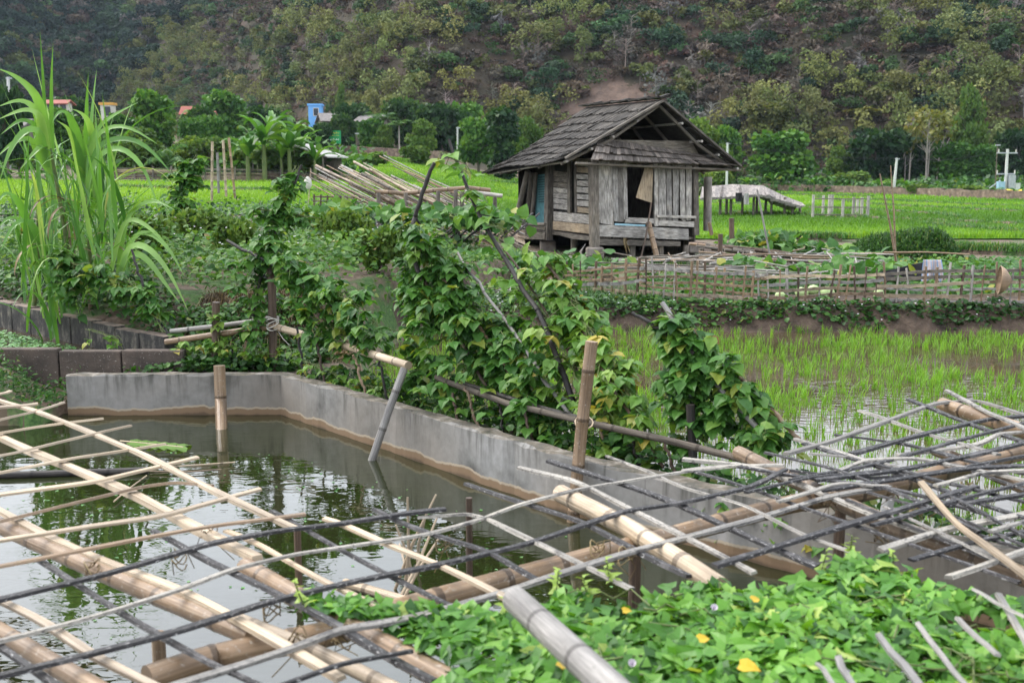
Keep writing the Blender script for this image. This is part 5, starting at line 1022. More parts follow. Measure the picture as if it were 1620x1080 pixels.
def scatter_cover(name, label, poly, n, hgt, m, size, seed, shape='oval', flowers=0, cat='ground cover', zf=gz, asp=1.5, up=.9):
    r = np.random.default_rng(seed); q = sample_poly(poly, n, r); lump = .3 + .7 * (vnoise(q[:, 0] * 1.4, q[:, 1] * 1.4, seed) * .5 + .5); h = hgt * lump * r.uniform(0, 1, n) ** .6
    P = np.c_[q, zf(q[:, 0], q[:, 1]) + h]; tip = r.normal(0, 1, (n, 3)); tip[:, 2] = r.normal(-.15, .35, n); mb = MB()
    mb.leaves(P, tip, np.c_[r.normal(0, .45, (n, 2)) + (0, -.25), np.full(n, up)], size * r.uniform(.6, 1.3, n), shape, asp=asp, rnd=np.clip(r.normal(.48, .22, n) + .25 * vnoise(q[:, 0] * .9, q[:, 1] * .9, seed + 3), 0, .995)); o = mb.build(name, m); tag(o, label, cat, kind='stuff')
    if flowers:
        q = sample_poly(poly, flowers, r); P = np.c_[q, zf(q[:, 0], q[:, 1]) + hgt * r.uniform(.5, 1.0, flowers)]; mb = MB()
        for k in range(5): a = k * 1.257; mb.leaves(P, np.c_[np.full(flowers, math.cos(a)), np.full(flowers, math.sin(a)), r.normal(.2, .1, flowers)], np.tile((0, -.4, 1.), (flowers, 1)), .014, 'oval', asp=1.8)
        o = mb.build('small_flowers', m_flower); tag(o, 'tiny white flowers dotted over ' + label.split(' over ')[-1] if ' over ' in label else 'tiny white flowers among ' + label, 'flowers', kind='stuff')
LB = [(-3.6, 12.3), (-2.6, 11.9), (-2.2, 12.3), (-1.3, 14.8), (-1.3, 19), (-1.0, 24), (-14, 24), (-12, 15.5), (-6.6, 14.2), (-4.6, 12.6)]
scatter_cover('bank_cover', 'leafy green creepers spread over the left bank', LB, 26000, .72, m_cover, .085, 91, 'bean', flowers=240, asp=1.0)
scatter_cover('bank_cover', 'taller green weeds standing over the back of the left bank', [(-14, 21), (-1.0, 21), (-.5, 30), (-1.5, 37), (-20, 37)], 16000, 1.0, m_weed, .12, 92, flowers=160)
scatter_cover('bank_cover', 'green creepers on the slope between bank and ditch', [(-1.6, 15.6), (.4, 16.2), (1.3, 18), (1.7, 24), (-.5, 25), (-1.6, 20)], 4200, .3, m_cover, .085, 90, 'bean', asp=1.0)
scatter_cover('wall_weeds', 'fresh weeds along the soil between wall and paddy', [tuple(p + (.16, .14)) for p in WALL[1:]] + [tuple(p + (.5, .45)) for p in WALL[1:][::-1]], 5200, .22, m_weed, .06, 93)
scatter_cover('wall_weeds', 'weeds between the pond wall and the left bank', [(-3.9, 10.55), (-2.3, 10.55), (-1.9, 11.4), (-2.2, 12.2), (-3.7, 11.9), (-3.3, 11.0)], 3600, .26, m_weed, .065, 94)
scatter_cover('bund_weeds', 'dark green weeds along the foot of the bamboo fence', [(-1.4, 14.95), (0.2, 15.12), (13, 15.06), (13, 15.42), (4, 15.45), (1.2, 16.4), (-1.2, 16.8)], 8000, .13, m_weed, .07, 95, flowers=120)
scatter_cover('garden_cover', 'green garden plants between the fence and the hut', [(1.5, 17), (14, 16.6), (16, 27), (9, 26), (6, 22.5), (2.4, 22)], 9000, .33, m_pump, .11, 96, 'bean', asp=1.1)
scatter_cover('bank_weeds', 'weeds on top of the black stained block wall bank', [(-9, 15.6), (-6.7, 13.95), (-3.5, 11.1), (-2.9, 11.6), (-4.4, 12.7), (-9, 17)], 5200, .3, m_weed, .06, 97)
scatter_cover('pond_edge_weeds', 'mossy weeds hanging on the bank left of the concrete wall', [(-9, 9.85), (-4.27, 9.8), (-4.3, 10.55), (-9, 10.6)], 5200, .35, m_weed, .05, 98, 'long', up=.3)
# dry grass on the raw soil face
n = 5200; x = N_.uniform(-3.6, -1.7, n); y = N_.uniform(11.3, 12.6, n); a = N_.uniform(0, 6.28, n); mb = MB(); mb.blades(np.c_[x, y, gz(x, y)], np.c_[np.cos(a), np.sin(a) - .6, a * 0], N_.uniform(.05, .2, n), .006, N_.uniform(.6, 2.4, n)); o = mb.build('dry_grass', m_straw); tag(o, 'dry matted grass on the bare soil face of the bank', 'grass', kind='stuff')
# tufts of grass below the fence corner and around the hut
GP = [(.3, 15.3), (2.4, 15.6), (2.2, 17), (.2, 17.2)]; q = sample_poly(GP, 3000); a = N_.uniform(0, 6.28, len(q)); q2 = sample_poly([(-1, 27), (3, 26), (12, 26), (12, 27.3), (2.5, 27.3), (-1, 30), (-3, 30)], 8000); a2_ = N_.uniform(0, 6.28, len(q2)); mb = MB()
mb.blades(np.c_[q, gz(q[:, 0], q[:, 1])], np.c_[np.cos(a), np.sin(a), a * 0], N_.uniform(.1, .3, len(q)), .009, N_.uniform(.3, 1.4, len(q))); mb.blades(np.c_[q2, gz(q2[:, 0], q2[:, 1])], np.c_[np.cos(a2_), np.sin(a2_), a2_ * 0], N_.uniform(.08, .2, len(q2)), .02, N_.uniform(.3, 1.4, len(q2)))
o = mb.build('grass', m_weed); tag(o, 'rough grass round the hut and below the fence corner', 'grass', kind='stuff')

# grassy mound behind the tarpaulin
cm = Py(1425, 408, 27.0); mb = MB(); n = 9000; u = N_.uniform(-1, 1, n); v = N_.uniform(-1, 1, n); prof = np.sqrt(np.clip(1 - np.abs(u) ** 5, 0, 1)) * np.sqrt(np.clip(1 - v ** 2, 0, 1)); hh = .92 * prof * (.8 + .2 * u) * N_.uniform(.55, 1, n) ** .4
P = np.c_[cm[0] + u * 1.25, cm[1] + v * .9, .15 + hh]; mb.leaves(P, N_.normal(0, 1, (n, 3)), np.c_[u * .4, -np.ones(n) * .5, np.full(n, .6)] + N_.normal(0, .4, (n, 3)), N_.uniform(.06, .13, n), 'oval'); a = N_.uniform(0, 6.28, 3000); mb.blades(P[:3000], np.c_[np.cos(a), np.sin(a), a * 0], N_.uniform(.15, .3, 3000), .02, N_.uniform(.4, 1.6, 3000))
o = mb.build('hedge', m_weed); tag(o, 'rounded grassy green mound beside the rice field', 'hedge'); 

# ------------------------------------------------------------------ racks and fallen trellises of the garden
def log_rack():
    t = thing('log_rack', 'low rack stacked with brown bamboo right of the hut', 'rack', (*Py(1210, 405, 23.5)[:2], .15)); r = np.random.default_rng(3)
    for k in range(34):
        y = 23.2 + r.uniform(-.5, .7); a = Py(1095 + r.uniform(-5, 110), 0, y); px0 = 1090 + r.uniform(0, 130); px1 = px0 + r.uniform(90, 160); row = lambda px: 386 + (px - 1100) * .115 + max(0, px - 1270) * .12
        p = Py(px0, row(px0) + r.uniform(-3, 9), y); q = Py(min(px1, 1345), row(min(px1, 1345)) + r.uniform(-3, 9), y + r.uniform(-.3, .3)); b = MB(); b.tube([p, (p + q) / 2 + (0, 0, r.normal(0, .02)), q], r.uniform(.018, .05), 6, node=.3); b.build('pole', (m_post_brown, m_wood_mid, m_bam_tan, m_wood_mid)[k % 4], t)
    for px in (1110, 1160, 1200, 1250, 1300): b = MB(); p = Py(px, 392 + (px - 1100) * .1, 23.3); b.tube([p, (p[0], p[1], 0)], .06, 7); b.build('post', m_wood_mid, t)
log_rack()
def fallen_trellis(name, label, quad, y0, y1_, nA, nB, seed, mats, rad, posts=(), zfun=None):
    """quad: four picture corners (near-left, near-right, far-right, far-left) with their depths"""
    r = np.random.default_rng(seed); C = [Py(*c) for c in quad]; t = thing(name, label, 'trellis', (C[0] + C[2]) / 2 * (1, 1, 0) + (0, 0, .1)); S = lambda u, v: (C[0] * (1 - u) + C[1] * u) * (1 - v) + (C[3] * (1 - u) + C[2] * u) * v
    for k in range(nA):
        v = r.uniform(0, 1); u0, u1 = sorted(r.uniform(-.1, 1.1, 2)); u1 = max(u1, u0 + .35); dz = r.normal(0, .04, 3); dv = r.normal(0, .07, 2); P = [S(u0, v + dv[0]) + (0, 0, dz[0]), S((u0 + u1) / 2, v) + (0, 0, dz[1]), S(u1, v + dv[1]) + (0, 0, dz[2])]; b = MB(); b.tube(P, r.uniform(*rad), 5); b.build('stick', mats[r.integers(len(mats))], t)
    for k in range(nB):
        u = r.uniform(0, 1); v0, v1 = sorted(r.uniform(-.1, 1.1, 2)); v1 = max(v1, v0 + .45); du = r.normal(0, .06, 2); b = MB(); b.tube([S(u + du[0], v0) + (0, 0, r.normal(.02, .03)), S(u, (v0 + v1) / 2), S(u + du[1], v1) + (0, 0, r.normal(.02, .03))], r.uniform(*rad), 5); b.build('stick', mats[r.integers(len(mats))], t)
    for px, r0, r1, y in posts: b = MB(); a = Py(px, r0, y); e = Py(px, r1, y); b.tube([a, e], .045, 7, node=.3); b.build('post', m_bam_grey, t)
    return t
fallen_trellis('fallen_trellis', 'collapsed grey stick trellis behind the long bamboo fence', ((960, 428, 17.2), (1400, 440, 17.0), (1370, 400, 22), (1010, 402, 23)), 0, 0, 52, 34, 71, [m_wood_grey, m_bam_grey, m_wood_mid, m_bam_tan], (.009, .02))
fallen_trellis('fallen_trellis', 'grey stick trellis lying over the brown ditch left of the hut', ((690, 470, 17.5), (900, 462, 17.5), (935, 400, 25), (700, 402, 25)), 0, 0, 44, 30, 72, [m_wood_grey, m_bam_grey, m_wood_mid, m_wood_mid], (.008, .018))
def bamboo_rack():
    t = thing('bamboo_rack', 'sloping rack of long tan bamboo strips left of the hut', 'rack', (*Py(690, 345, 26)[:2], .3)); r = np.random.default_rng(4); tops = [(500, 262), (512, 268), (540, 262), (560, 256), (572, 275), (585, 268), (600, 247), (607, 246), (575, 258), (622, 262), (640, 270), (660, 285)]
    for k in range(98):
        a = tops[k % 12] if k < 12 else (r.uniform(490, 690), 0); px0 = a[0]; r0 = a[1] if k < 12 else 262 + (px0 - 490) * .16 + r.uniform(-6, 30); L_ = r.uniform(130, 250); px1 = min(px0 + L_, 830); r1 = r0 + (px1 - px0) * r.uniform(.40, .52); r1 = min(r1, 392)
        if k > 76: px0 = r.uniform(600, 735); r0 = 283 + (px0 - 600) * .2 + r.uniform(-6, 18); px1 = px0 + r.uniform(85, 150); r1 = min(390, r0 + (px1 - px0) * r.uniform(.5, .62)); px1 = min(px1, 840)
        p = Py(px0, r0, 28 + r.uniform(-1, 1)); q = Py(px1, r1, 25.5 + r.uniform(-.6, .6)); b = MB(); rad = r.uniform(.009, .022) if k > 5 else .04; b.tube([p, (p + q) / 2 - (0, 0, .05), q], [rad, rad, rad * .8], 5, node=.4); b.build('strip', (m_bam_tan, m_bam_tan, m_wood_grey, m_bam_pale, m_wood_mid)[k % 5], t)
    b = MB(); b.tube([Py(594, 303, 26.4), Py(640, 306, 26.4), Py(690, 301, 26.4), Py(740, 297, 26.4), Py(776, 301, 26.4)], .055, 8, node=.4); b.build('top_rail', m_bam_tan, t); b = MB(); b.tube([Py(735, 303, 26), Py(795, 310, 26)], .05, 8); b.build('top_rail', m_wood_grey, t)
    for px, r0, r1 in ((599, 305, 345), (642, 305, 350), (693, 302, 350), (721, 300, 396), (731, 303, 350), (783, 312, 350)): b = MB(); b.tube([Py(px, r0, 26.3), Py(px, r1 + 25, 26.3)], .05, 7); b.build('post', m_wood_mid, t)
bamboo_rack()
def cross_rack():
    t = thing('plant_rack', 'dark low rack under pumpkin leaves left of the hut', 'rack', (*Py(700, 375, 23)[:2], .1)); r = np.random.default_rng(8)
    b = MB(); b.tube([Py(565, 342, 23), Py(690, 346, 23), Py(832, 352, 23)], .035, 7, node=.4); b.build('rail', m_wood_grey, t)
    for k in range(26): px = 575 + k * 10; a = Py(px + 28, 333 + r.uniform(0, 10), 24); e = Py(px - 22, 372 + r.uniform(0, 14), 22.6); b = MB(); b.tube([a, e], .022, 5); b.build('crosspiece', m_pole_dark, t)
    for px in (590, 655, 723, 800): b = MB(); b.tube([Py(px, 335, 22.9), Py(px, 402, 22.9)], .07 if px == 723 else .045, 8, node=.35); b.build('post', m_bam_grey if px == 723 else m_wood_mid, t)
cross_rack()
def leaf_band(name, label, pts, n, spread, m, size, seed, shape='bean', hang=.15, cat='vine'):
    r = np.random.default_rng(seed); P0 = np.array([Py(*p) for p in pts]); u = r.uniform(0, len(P0) - 1, n); P = np.stack([np.interp(u, range(len(P0)), P0[:, c]) for c in range(3)], 1) + r.normal(0, 1, (n, 3)) * np.array(spread); P[:, 2] -= np.abs(r.normal(0, hang, n)) * .5
    mb = MB(); tip = r.normal(0, .8, (n, 3)); tip[:, 2] -= .35; mb.leaves(P, tip, np.c_[r.normal(0, .4, (n, 2)) + (0, -.35), np.full(n, .9)], size * r.uniform(.6, 1.25, n), shape, asp=1.15); b2 = MB(); b2.tube(P0, .008, 5)
    t = thing(name, label, cat, P0.mean(0)); mb.build('foliage', m, t); b2.build('stem', m_stem, t)
leaf_band('pumpkin_vine', 'broad pumpkin leaves spread along the dark low rack', [(480, 332, 22), (560, 333, 22.5), (650, 336, 22.5), (760, 340, 22.5), (790, 345, 22.5)], 620, (.35, .35, .07), m_pump, .24, 74)
leaf_band('pumpkin_vine', 'broad pumpkin leaves in front of the hut footing stones', [(740, 405, 20), (820, 409, 20), (900, 410, 20), (960, 418, 19.5)], 260, (.3, .4, .06), m_pump, .22, 75)
leaf_band('pumpkin_vine', 'broad pumpkin leaves over the log rack', [(1165, 378, 24), (1230, 378, 24.3), (1290, 392, 24), (1340, 402, 23.5), (1360, 420, 19)], 430, (.3, .4, .08), m_pump, .24, 76)
leaf_band('pumpkin_vine', 'bright pumpkin leaves among the collapsed grey trellis', [(1160, 412, 19), (1240, 425, 18.4), (1310, 428, 18), (1360, 424, 18), (1420, 418, 18.5)], 300, (.35, .4, .06), m_pump, .2, 77)

# fences at the back left
def far_fence():
    t = thing('woven_fence', 'long dark woven fence behind the left rice strip', 'fence', (*Py(400, 293, 67)[:2], 1.7)); pts = [(155, 287, 265), (300, 290, 266), (420, 293, 268), (540, 299, 275), (640, 305, 283)]; r = np.random.default_rng(6)
    for (a, f0, t0), (c, f1, t1) in zip(pts[:-1], pts[1:]):
        for k in range(9):
            v = k / 8.4; p = Py(a, f0 + (t0 - f0) * v, 67 + r.uniform(-.06, .06)); q = Py(c, f1 + (t1 - f1) * v, 67 + r.uniform(-.06, .06)); b = MB(); b.bar(p, q, .03, r.uniform(.05, .1)); b.build('rail', (m_post_brown, m_wood_mid, m_pole_dark, m_wood_tan)[r.integers(4)], t)
        for k in range(5):
            u = k / 5; p = Py(a + (c - a) * u, f0 + (f1 - f0) * u + 3, 66.85); q = Py(a + (c - a) * u, t0 + (t1 - t0) * u - 3, 66.85); b = MB(); b.tube([p, q], .05, 6); b.build('post', m_wood_mid, t)
far_fence()
t = thing('low_fence', 'low brown stick fence in front of the sloping rack', 'fence', (*Py(560, 320, 36)[:2], .7))
for r0 in (311, 318): b = MB(); b.tube([Py(495, r0, 36), Py(560, r0 + 1, 36), Py(625, r0 + 2, 36)], .025, 6); b.build('rail', m_post_brown, t)
for k in range(13): b = MB(); b.tube([Py(497 + k * 10.5, 307 + (k % 3), 36), Py(497 + k * 10.5, 328, 36)], .03, 6); b.build('post', m_post_brown, t)
for k, (px, px1, r0, r1, m, lb) in enumerate(((336, 335, 224, 312, m_bam_pale, 'leftmost bamboo stake of the group in the left rice strip'), (353, 358, 222, 305, m_bam_pale, 'middle bamboo stake of the group in the left rice strip'), (362, 372, 218, 308, m_bam_tan, 'slanting right bamboo stake of the group in the left rice strip'), (344, 346, 241, 300, m_bam_grey, 'shorter grey stake between the left rice strip stakes'))):
    mb = MB(); mb.tube([Py(px, r0, 42), Py(px1, r1 + 6, 42)], .05, 6, node=.4); o = mb.build('bamboo_stake', m); tag(o, lb, 'bamboo stake', 'stakes in the left rice strip')
p = Py(486, 290, 40); t = thing('hanging_bag', 'whitish plastic bag hung on a thin stick by the left rice strip', 'bag', (p[0], p[1], p[2] - .6)); b = MB(); b.tube([p + (0, 0, -.2), p + (.02, 0, -.05), p + (.03, 0, .15), p + (.02, 0, .25)], [.1, .17, .12, .03], 8); b.build('bag', m_white, t); b = MB(); b.tube([p - (0, 0, 1.0), p + (.15, 0, .55)], .02, 5); b.build('stick', m_bam_pale, t)

# ------------------------------------------------------------------ tall cane at the left
def cane_clump():
    base = Py(80, 470, 13.0); t = thing('sugarcane_clump', 'tall cane clump with long arching pale green leaves', 'sugarcane', (base[0], 13.0, float(gz(base[0], 13.0)))); r = np.random.default_rng(12); lb = MB()
    def smooth(P, k=14):
        P = np.array(P); s = np.linspace(0, len(P) - 1, k); from_ = [np.interp(s, range(len(P)), P[:, c]) for c in range(3)]; Q = np.stack(from_, 1)
        for _ in range(3): Q[1:-1] = (Q[:-2] + 2 * Q[1:-1] + Q[2:]) / 4
        return Q
    EX = [([(78, 300), (74, 220), (70, 140), (63, 45)], 12.8, 9, 0), ([(84, 300), (83, 200), (82, 130), (84, 66)], 12.7, 9, 0), ([(80, 260), (72, 180), (53, 143), (20, 118), (-6, 108)], 12.4, 15, .3), ([(78, 250), (63, 178), (33, 157), (-6, 170)], 12.3, 15, .4),
          ([(78, 255), (66, 184), (40, 172), (-5, 190)], 12.2, 15, .5), ([(76, 260), (58, 200), (33, 188), (0, 214)], 12.3, 14, .5), ([(76, 265), (62, 205), (40, 206), (16, 235), (0, 285)], 12.1, 17, .5), ([(80, 275), (73, 228), (56, 240), (30, 270)], 12.2, 13, .9),
          ([(76, 270), (50, 217), (20, 226), (-6, 250)], 12.3, 13, .4), ([(137, 300), (137, 253), (138, 167), (140, 113)], 12.6, 11, 0), ([(137, 290), (145, 222), (167, 190), (222, 160)], 12.4, 14, .4), ([(138, 290), (146, 230), (163, 205), (200, 196), (252, 230)], 12.3, 13, .4),
          ([(138, 300), (149, 236), (176, 219), (217, 219), (247, 245), (272, 275)], 12.2, 12, .4), ([(138, 310), (142, 262), (170, 234), (195, 232), (222, 255), (238, 285), (250, 330)], 12.1, 12, .4), ([(134, 300), (131, 233), (113, 187), (95, 172), (82, 195)], 12.4, 15, .45), ([(134, 300), (128, 245), (110, 205), (88, 190)], 12.5, 14, .4),
          ([(140, 300), (150, 230), (146, 200), (128, 178), (110, 172)], 12.5, 14, .5), ([(186, 470), (200, 385), (233, 388), (267, 425), (300, 497)], 11.6, 13, .6), ([(186, 470), (207, 370), (240, 366), (270, 395), (292, 438)], 11.7, 11, .6), ([(185, 465), (195, 345), (228, 320), (252, 318), (276, 332)], 11.9, 10, .4),
          ([(180, 470), (200, 395), (232, 405), (262, 450), (285, 480)], 11.6, 12, .5), ([(170, 460), (193, 350), (215, 345), (250, 370), (280, 410)], 11.8, 10, .95), ([(60, 420), (40, 330), (10, 300), (-10, 330)], 12.0, 13, .3), ([(60, 430), (45, 360), (18, 340), (-8, 365)], 12.0, 12, .3), ([(90, 440), (50, 345), (20, 355), (0, 400)], 11.9, 12, .35)]
    for P, y, wpx, rn in EX:
        m_ = len(P); Q = smooth([Py(a, b, y + .5 - .5 * k / (m_ - 1)) for k, (a, b) in enumerate(P)]); ribbon(lb, Q, wpx / FPX * y * 1.15, rnd=np.clip(.3 + .5 * rn + r.normal(0, .12), 0, .97), fold=.5, up=(0, -.8, .6), prof='cane')
    for k in range(150):
        px = r.choice([60, 85, 110, 138, 165, 185]) + r.normal(0, 14); y = r.uniform(11.9, 13.6); b0 = Py(px, 470, y); b0[2] = gz(b0[0], y); up_ = r.random() < .5; h0 = r.uniform(.1, 1.3); az = r.uniform(0, 6.28)
        P = arc(b0 + (0, 0, h0), az, r.uniform(.9, 1.8), r.uniform(70, 88), r.uniform(55, 80) if up_ else r.uniform(-70, 10), 10); ribbon(lb, P, r.uniform(.03, .065), rnd=np.clip(r.normal(.36, .22), 0, .97), fold=.5, prof='cane')
    lb.build('leaf_blades', m_cane, t)
    for px, rt, y in ((80, 235, 12.8), (137, 290, 12.7), (100, 330, 13.1), (170, 420, 12.4), (60, 330, 13.0), (118, 360, 12.5)):
        b = MB(); a = Py(px, rt, y); g_ = np.array((a[0] + r.normal(0, .1), y, float(gz(a[0], y)) - .05)); b.tube([g_, (a + g_) / 2 + (.03, 0, 0), a], [.03, .026, .018], 7, node=.18); b.build('stalk', m_bam_tan if px in (100, 118) else m_stem, t)
    for k in range(10):
        b0 = Py(130 + r.normal(0, 30), 400, 12.4); b = MB(); P = arc(b0 + (0, 0, r.uniform(-.2, .5)), r.uniform(0, 6.28), r.uniform(.5, .9), r.uniform(-10, 60), r.uniform(-85, -50), 8); ribbon(b, P, .04, fold=.3); b.build('dead_leaf', m_straw, t)
cane_clump()

# ------------------------------------------------------------------ bean trellis behind the pond wall
def wd_at(px, off=.3):
    lo, hi = 4.0, 11.0
    for _ in range(40):
        y = (lo + hi) / 2; x = Py(px, 500, y)[0]
        if x > xw(y): hi = y
        else: lo = y
    return lo + off
def trellis():
    t = thing('bean_trellis', 'bamboo rail trellis on posts behind the pond wall', 'trellis', Py(700, 720, 9.0) * (1, 1, 0) + (0, 0, .3))
    def rail(P, r_, m, node=.35): b = MB(); b.tube([Py(*p) for p in P], r_, 9, node=node); return b.build('rail', m, t)
    rail([(262, 541, 10.9), (350, 528, 10.8), (437, 515, 10.7)], .033, m_bam_tan); rail([(270, 524, 11.05), (350, 515, 10.95), (440, 503, 10.8)], .026, m_bam_grey)
    rail([(432, 516, 10.75), (540, 545, 9.9), (646, 578, 8.74)], .036, m_bam_pale); rail([(690, 596, 8.6), (705, 603, 8.52), (800, 637, 7.98), (920, 666, 7.36), (1060, 697, 6.82), (1190, 730, 6.45)], .024, m_trunk)
    rail([(735, 607, 8.45), (850, 643, 7.8), (960, 672, 7.28)], .018, m_pole_dark)
    def post(P, r_, m, node=0): b = MB(); b.tube([Py(*p) for p in P], r_, 9, node=node); return b.build('post', m, t)
    post([(429, 405, 10.72), (431, 500, 10.72), (433, 600, 10.72)], .042, m_post_brown); post([(342, 478, 10.75), (340, 600, 10.75)], .04, m_post_brown); post([(936, 540, 6.99), (920, 680, 6.98), (904, 850, 6.97)], .042, m_bam_tan, .3)
    post([(640, 582, 8.7), (615, 650, 8.62), (585, 738, 8.55)], .033, m_bam_grey, .3); post([(553, 500, 9.95), (563, 560, 9.95), (573, 625, 9.95)], .028, m_bam_tan); post([(1092, 640, 7.0), (1096, 720, 7.0), (1106, 800, 6.9)], .03, m_pole_dark)
    b = MB(); c = Py(432, 512, 10.68); r = np.random.default_rng(2)
    for k in range(5): a = np.linspace(0, 6.28, 14); b.tube(np.stack([c[0] + .06 * np.cos(a), c[1] - .02 + .05 * np.sin(a), c[2] + .02 * k - .03 + .03 * np.sin(a + k)], 1), .005, 4, cap=False)
    b.tube([c, c + (.1, -.02, -.15), c + (.16, 0, -.22)], .004, 4); b.build('tie', m_white, t)
    b = MB(); c = Py(924, 668, 7.05); a = np.linspace(0, 6.28, 14); b.tube(np.stack([c[0] + .06 * np.cos(a), c[1] + .06 * np.sin(a), c[2] + .03 * np.sin(a)], 1), .006, 4, cap=False); b.build('tie', m_bam_pale, t)
trellis()
mb = MB(); mb.tube([Py(347, 578, 9.85), Py(349, 630, 9.83), (*Pz(350, 690, 0)[:2], -.5)], .054, 12, node=.55, bulge=1.05); o = mb.build('bamboo_post', m_bam_tan); tag(o, 'thick bamboo post standing in the pond before the wall corner', 'post')
def lean(label, P, r0, r1, m, twig=0, seed=0):
    Q = np.array([Py(*p) for p in P]); s = np.linspace(0, len(Q) - 1, 16); Q = np.stack([np.interp(s, range(len(Q)), Q[:, c]) for c in range(3)], 1)
    for _ in range(2): Q[1:-1] = (Q[:-2] + 2 * Q[1:-1] + Q[2:]) / 4
    mb = MB(); Q2 = Q + np.random.default_rng(seed).normal(0, .006, Q.shape); mb.tube(Q2, np.linspace(r0, r1, 16), 7, node=.33, bulge=1.15); r = np.random.default_rng(seed)
    for k in range(twig): i_ = r.integers(2, 14); mb.tube([Q2[i_], Q2[i_] + r.normal(0, .05, 3)], [.008, .005], 5)
    o = mb.build('bean_pole', m); tag(o, label, 'bean pole', 'poles leaning on the bean trellis')
lean('curved black branch standing up out of the dense beans', [(687, 258, 9.1), (668, 305, 9.1), (655, 350, 9.1), (652, 400, 9.1), (665, 440, 9.0)], .017, .022, m_pole_dark, 2, 1)
lean('longest dark pole slanting from the tip above the dense beans', [(710, 220, 9.3), (732, 275, 9.2), (748, 320, 9.0), (775, 375, 8.8), (820, 440, 8.5), (868, 520, 8.1), (892, 600, 7.85), (922, 668, 7.7)], .012, .025, m_pole_dark, 3, 2)
lean('thin straight grey pole left of the longest dark pole', [(722, 400, 9.2), (778, 478, 8.7), (836, 560, 8.2), (905, 662, 7.7)], .012, .016, m_bam_grey, 0, 3)
lean('dark pole slanting over the left bean plants', [(360, 382, 10.9), (420, 412, 10.6), (480, 442, 10.3), (545, 500, 9.9)], .016, .018, m_pole_dark, 2, 4)
lean('tan pole along the right dense bean plant', [(1048, 478, 7.5), (1085, 540, 7.3), (1130, 605, 7.1), (1175, 650, 6.9), (1225, 705, 6.7)], .018, .02, m_bam_grey, 0, 5)
lean('short grey pole right of the dense bean plant', [(1150, 575, 7.2), (1215, 640, 6.95), (1262, 696, 6.75)], .016, .018, m_bam_tan, 0, 6)
lean('dark tip poking left out of the right bean plant', [(1000, 494, 7.5), (1045, 520, 7.4), (1100, 560, 7.2)], .012, .015, m_pole_dark, 0, 7)
lean('thin brown pole in the sparse bean plant', [(850, 400, 8.6), (893, 450, 8.4), (920, 520, 8.0), (960, 600, 7.6), (1010, 680, 7.2), (1050, 740, 7.0)], .01, .015, m_post_brown, 1, 8)
lean('second thin brown pole left of the sparse bean plant', [(800, 395, 8.9), (850, 470, 8.5), (905, 570, 8.0), (960, 680, 7.5), (1010, 740, 7.2)], .01, .013, m_post_brown, 1, 9)
lean('tan pole crossing the middle of the dense beans', [(690, 430, 9.0), (745, 490, 8.7), (800, 580, 8.3), (850, 660, 8.0), (910, 745, 7.4)], .013, .016, m_bam_tan, 0, 10)
lean('brown pole at the left side of the dense beans', [(668, 440, 9.0), (720, 520, 8.7), (775, 620, 8.4), (830, 720, 8.0)], .013, .016, m_post_brown, 0, 11)
lean('thin dark pole by the young beans at the block wall', [(208, 395, 11.4), (222, 440, 11.3), (240, 490, 11.2), (275, 545, 11.0)], .012, .016, m_pole_dark, 1, 12)
lean('dark pole rising through the topmost bean leaves', [(476, 262, 11.2), (462, 300, 11.1), (440, 350, 11.0), (412, 430, 10.8), (400, 500, 10.7)], .012, .016, m_pole_dark, 2, 13)
for k, (px, r0, r1, lean_) in enumerate(((470, 520, 600, 12), (500, 530, 640, 18), (560, 560, 640, 22), (600, 570, 655, 18), (715, 620, 715, 20), (735, 612, 690, 26), (790, 640, 720, 12), (830, 650, 735, 24), (950, 680, 760, 20), (1000, 690, 770, 16), (1050, 700, 775, 30), (395, 520, 590, -16), (372, 520, 590, -8))):
    y = wd_at(px + lean_, .32) if px > 445 else 10.75
    lean('short %s stake under the trellis rail %s' % (('dark', 'brown', 'tan')[k % 3], ('just right of the corner post', 'below the pale rail start', 'below the middle of the pale rail', 'left of the pale leaning post', 'under the dense beans', 'slanting under the dense beans', 'under the dark rail start', 'below the tan crossing pole', 'just right of the thick bamboo post', 'under the sparse bean plant', 'left of the right bean plant', 'left of the corner post', 'between the two brown posts')[k]), [(px, r0, y + .1), (px + lean_ * .5, (r0 + r1) / 2, y + .05), (px + lean_, r1, y)], .011, .013, (m_pole_dark, m_post_brown, m_bam_tan)[k % 3], 0, 20 + k)

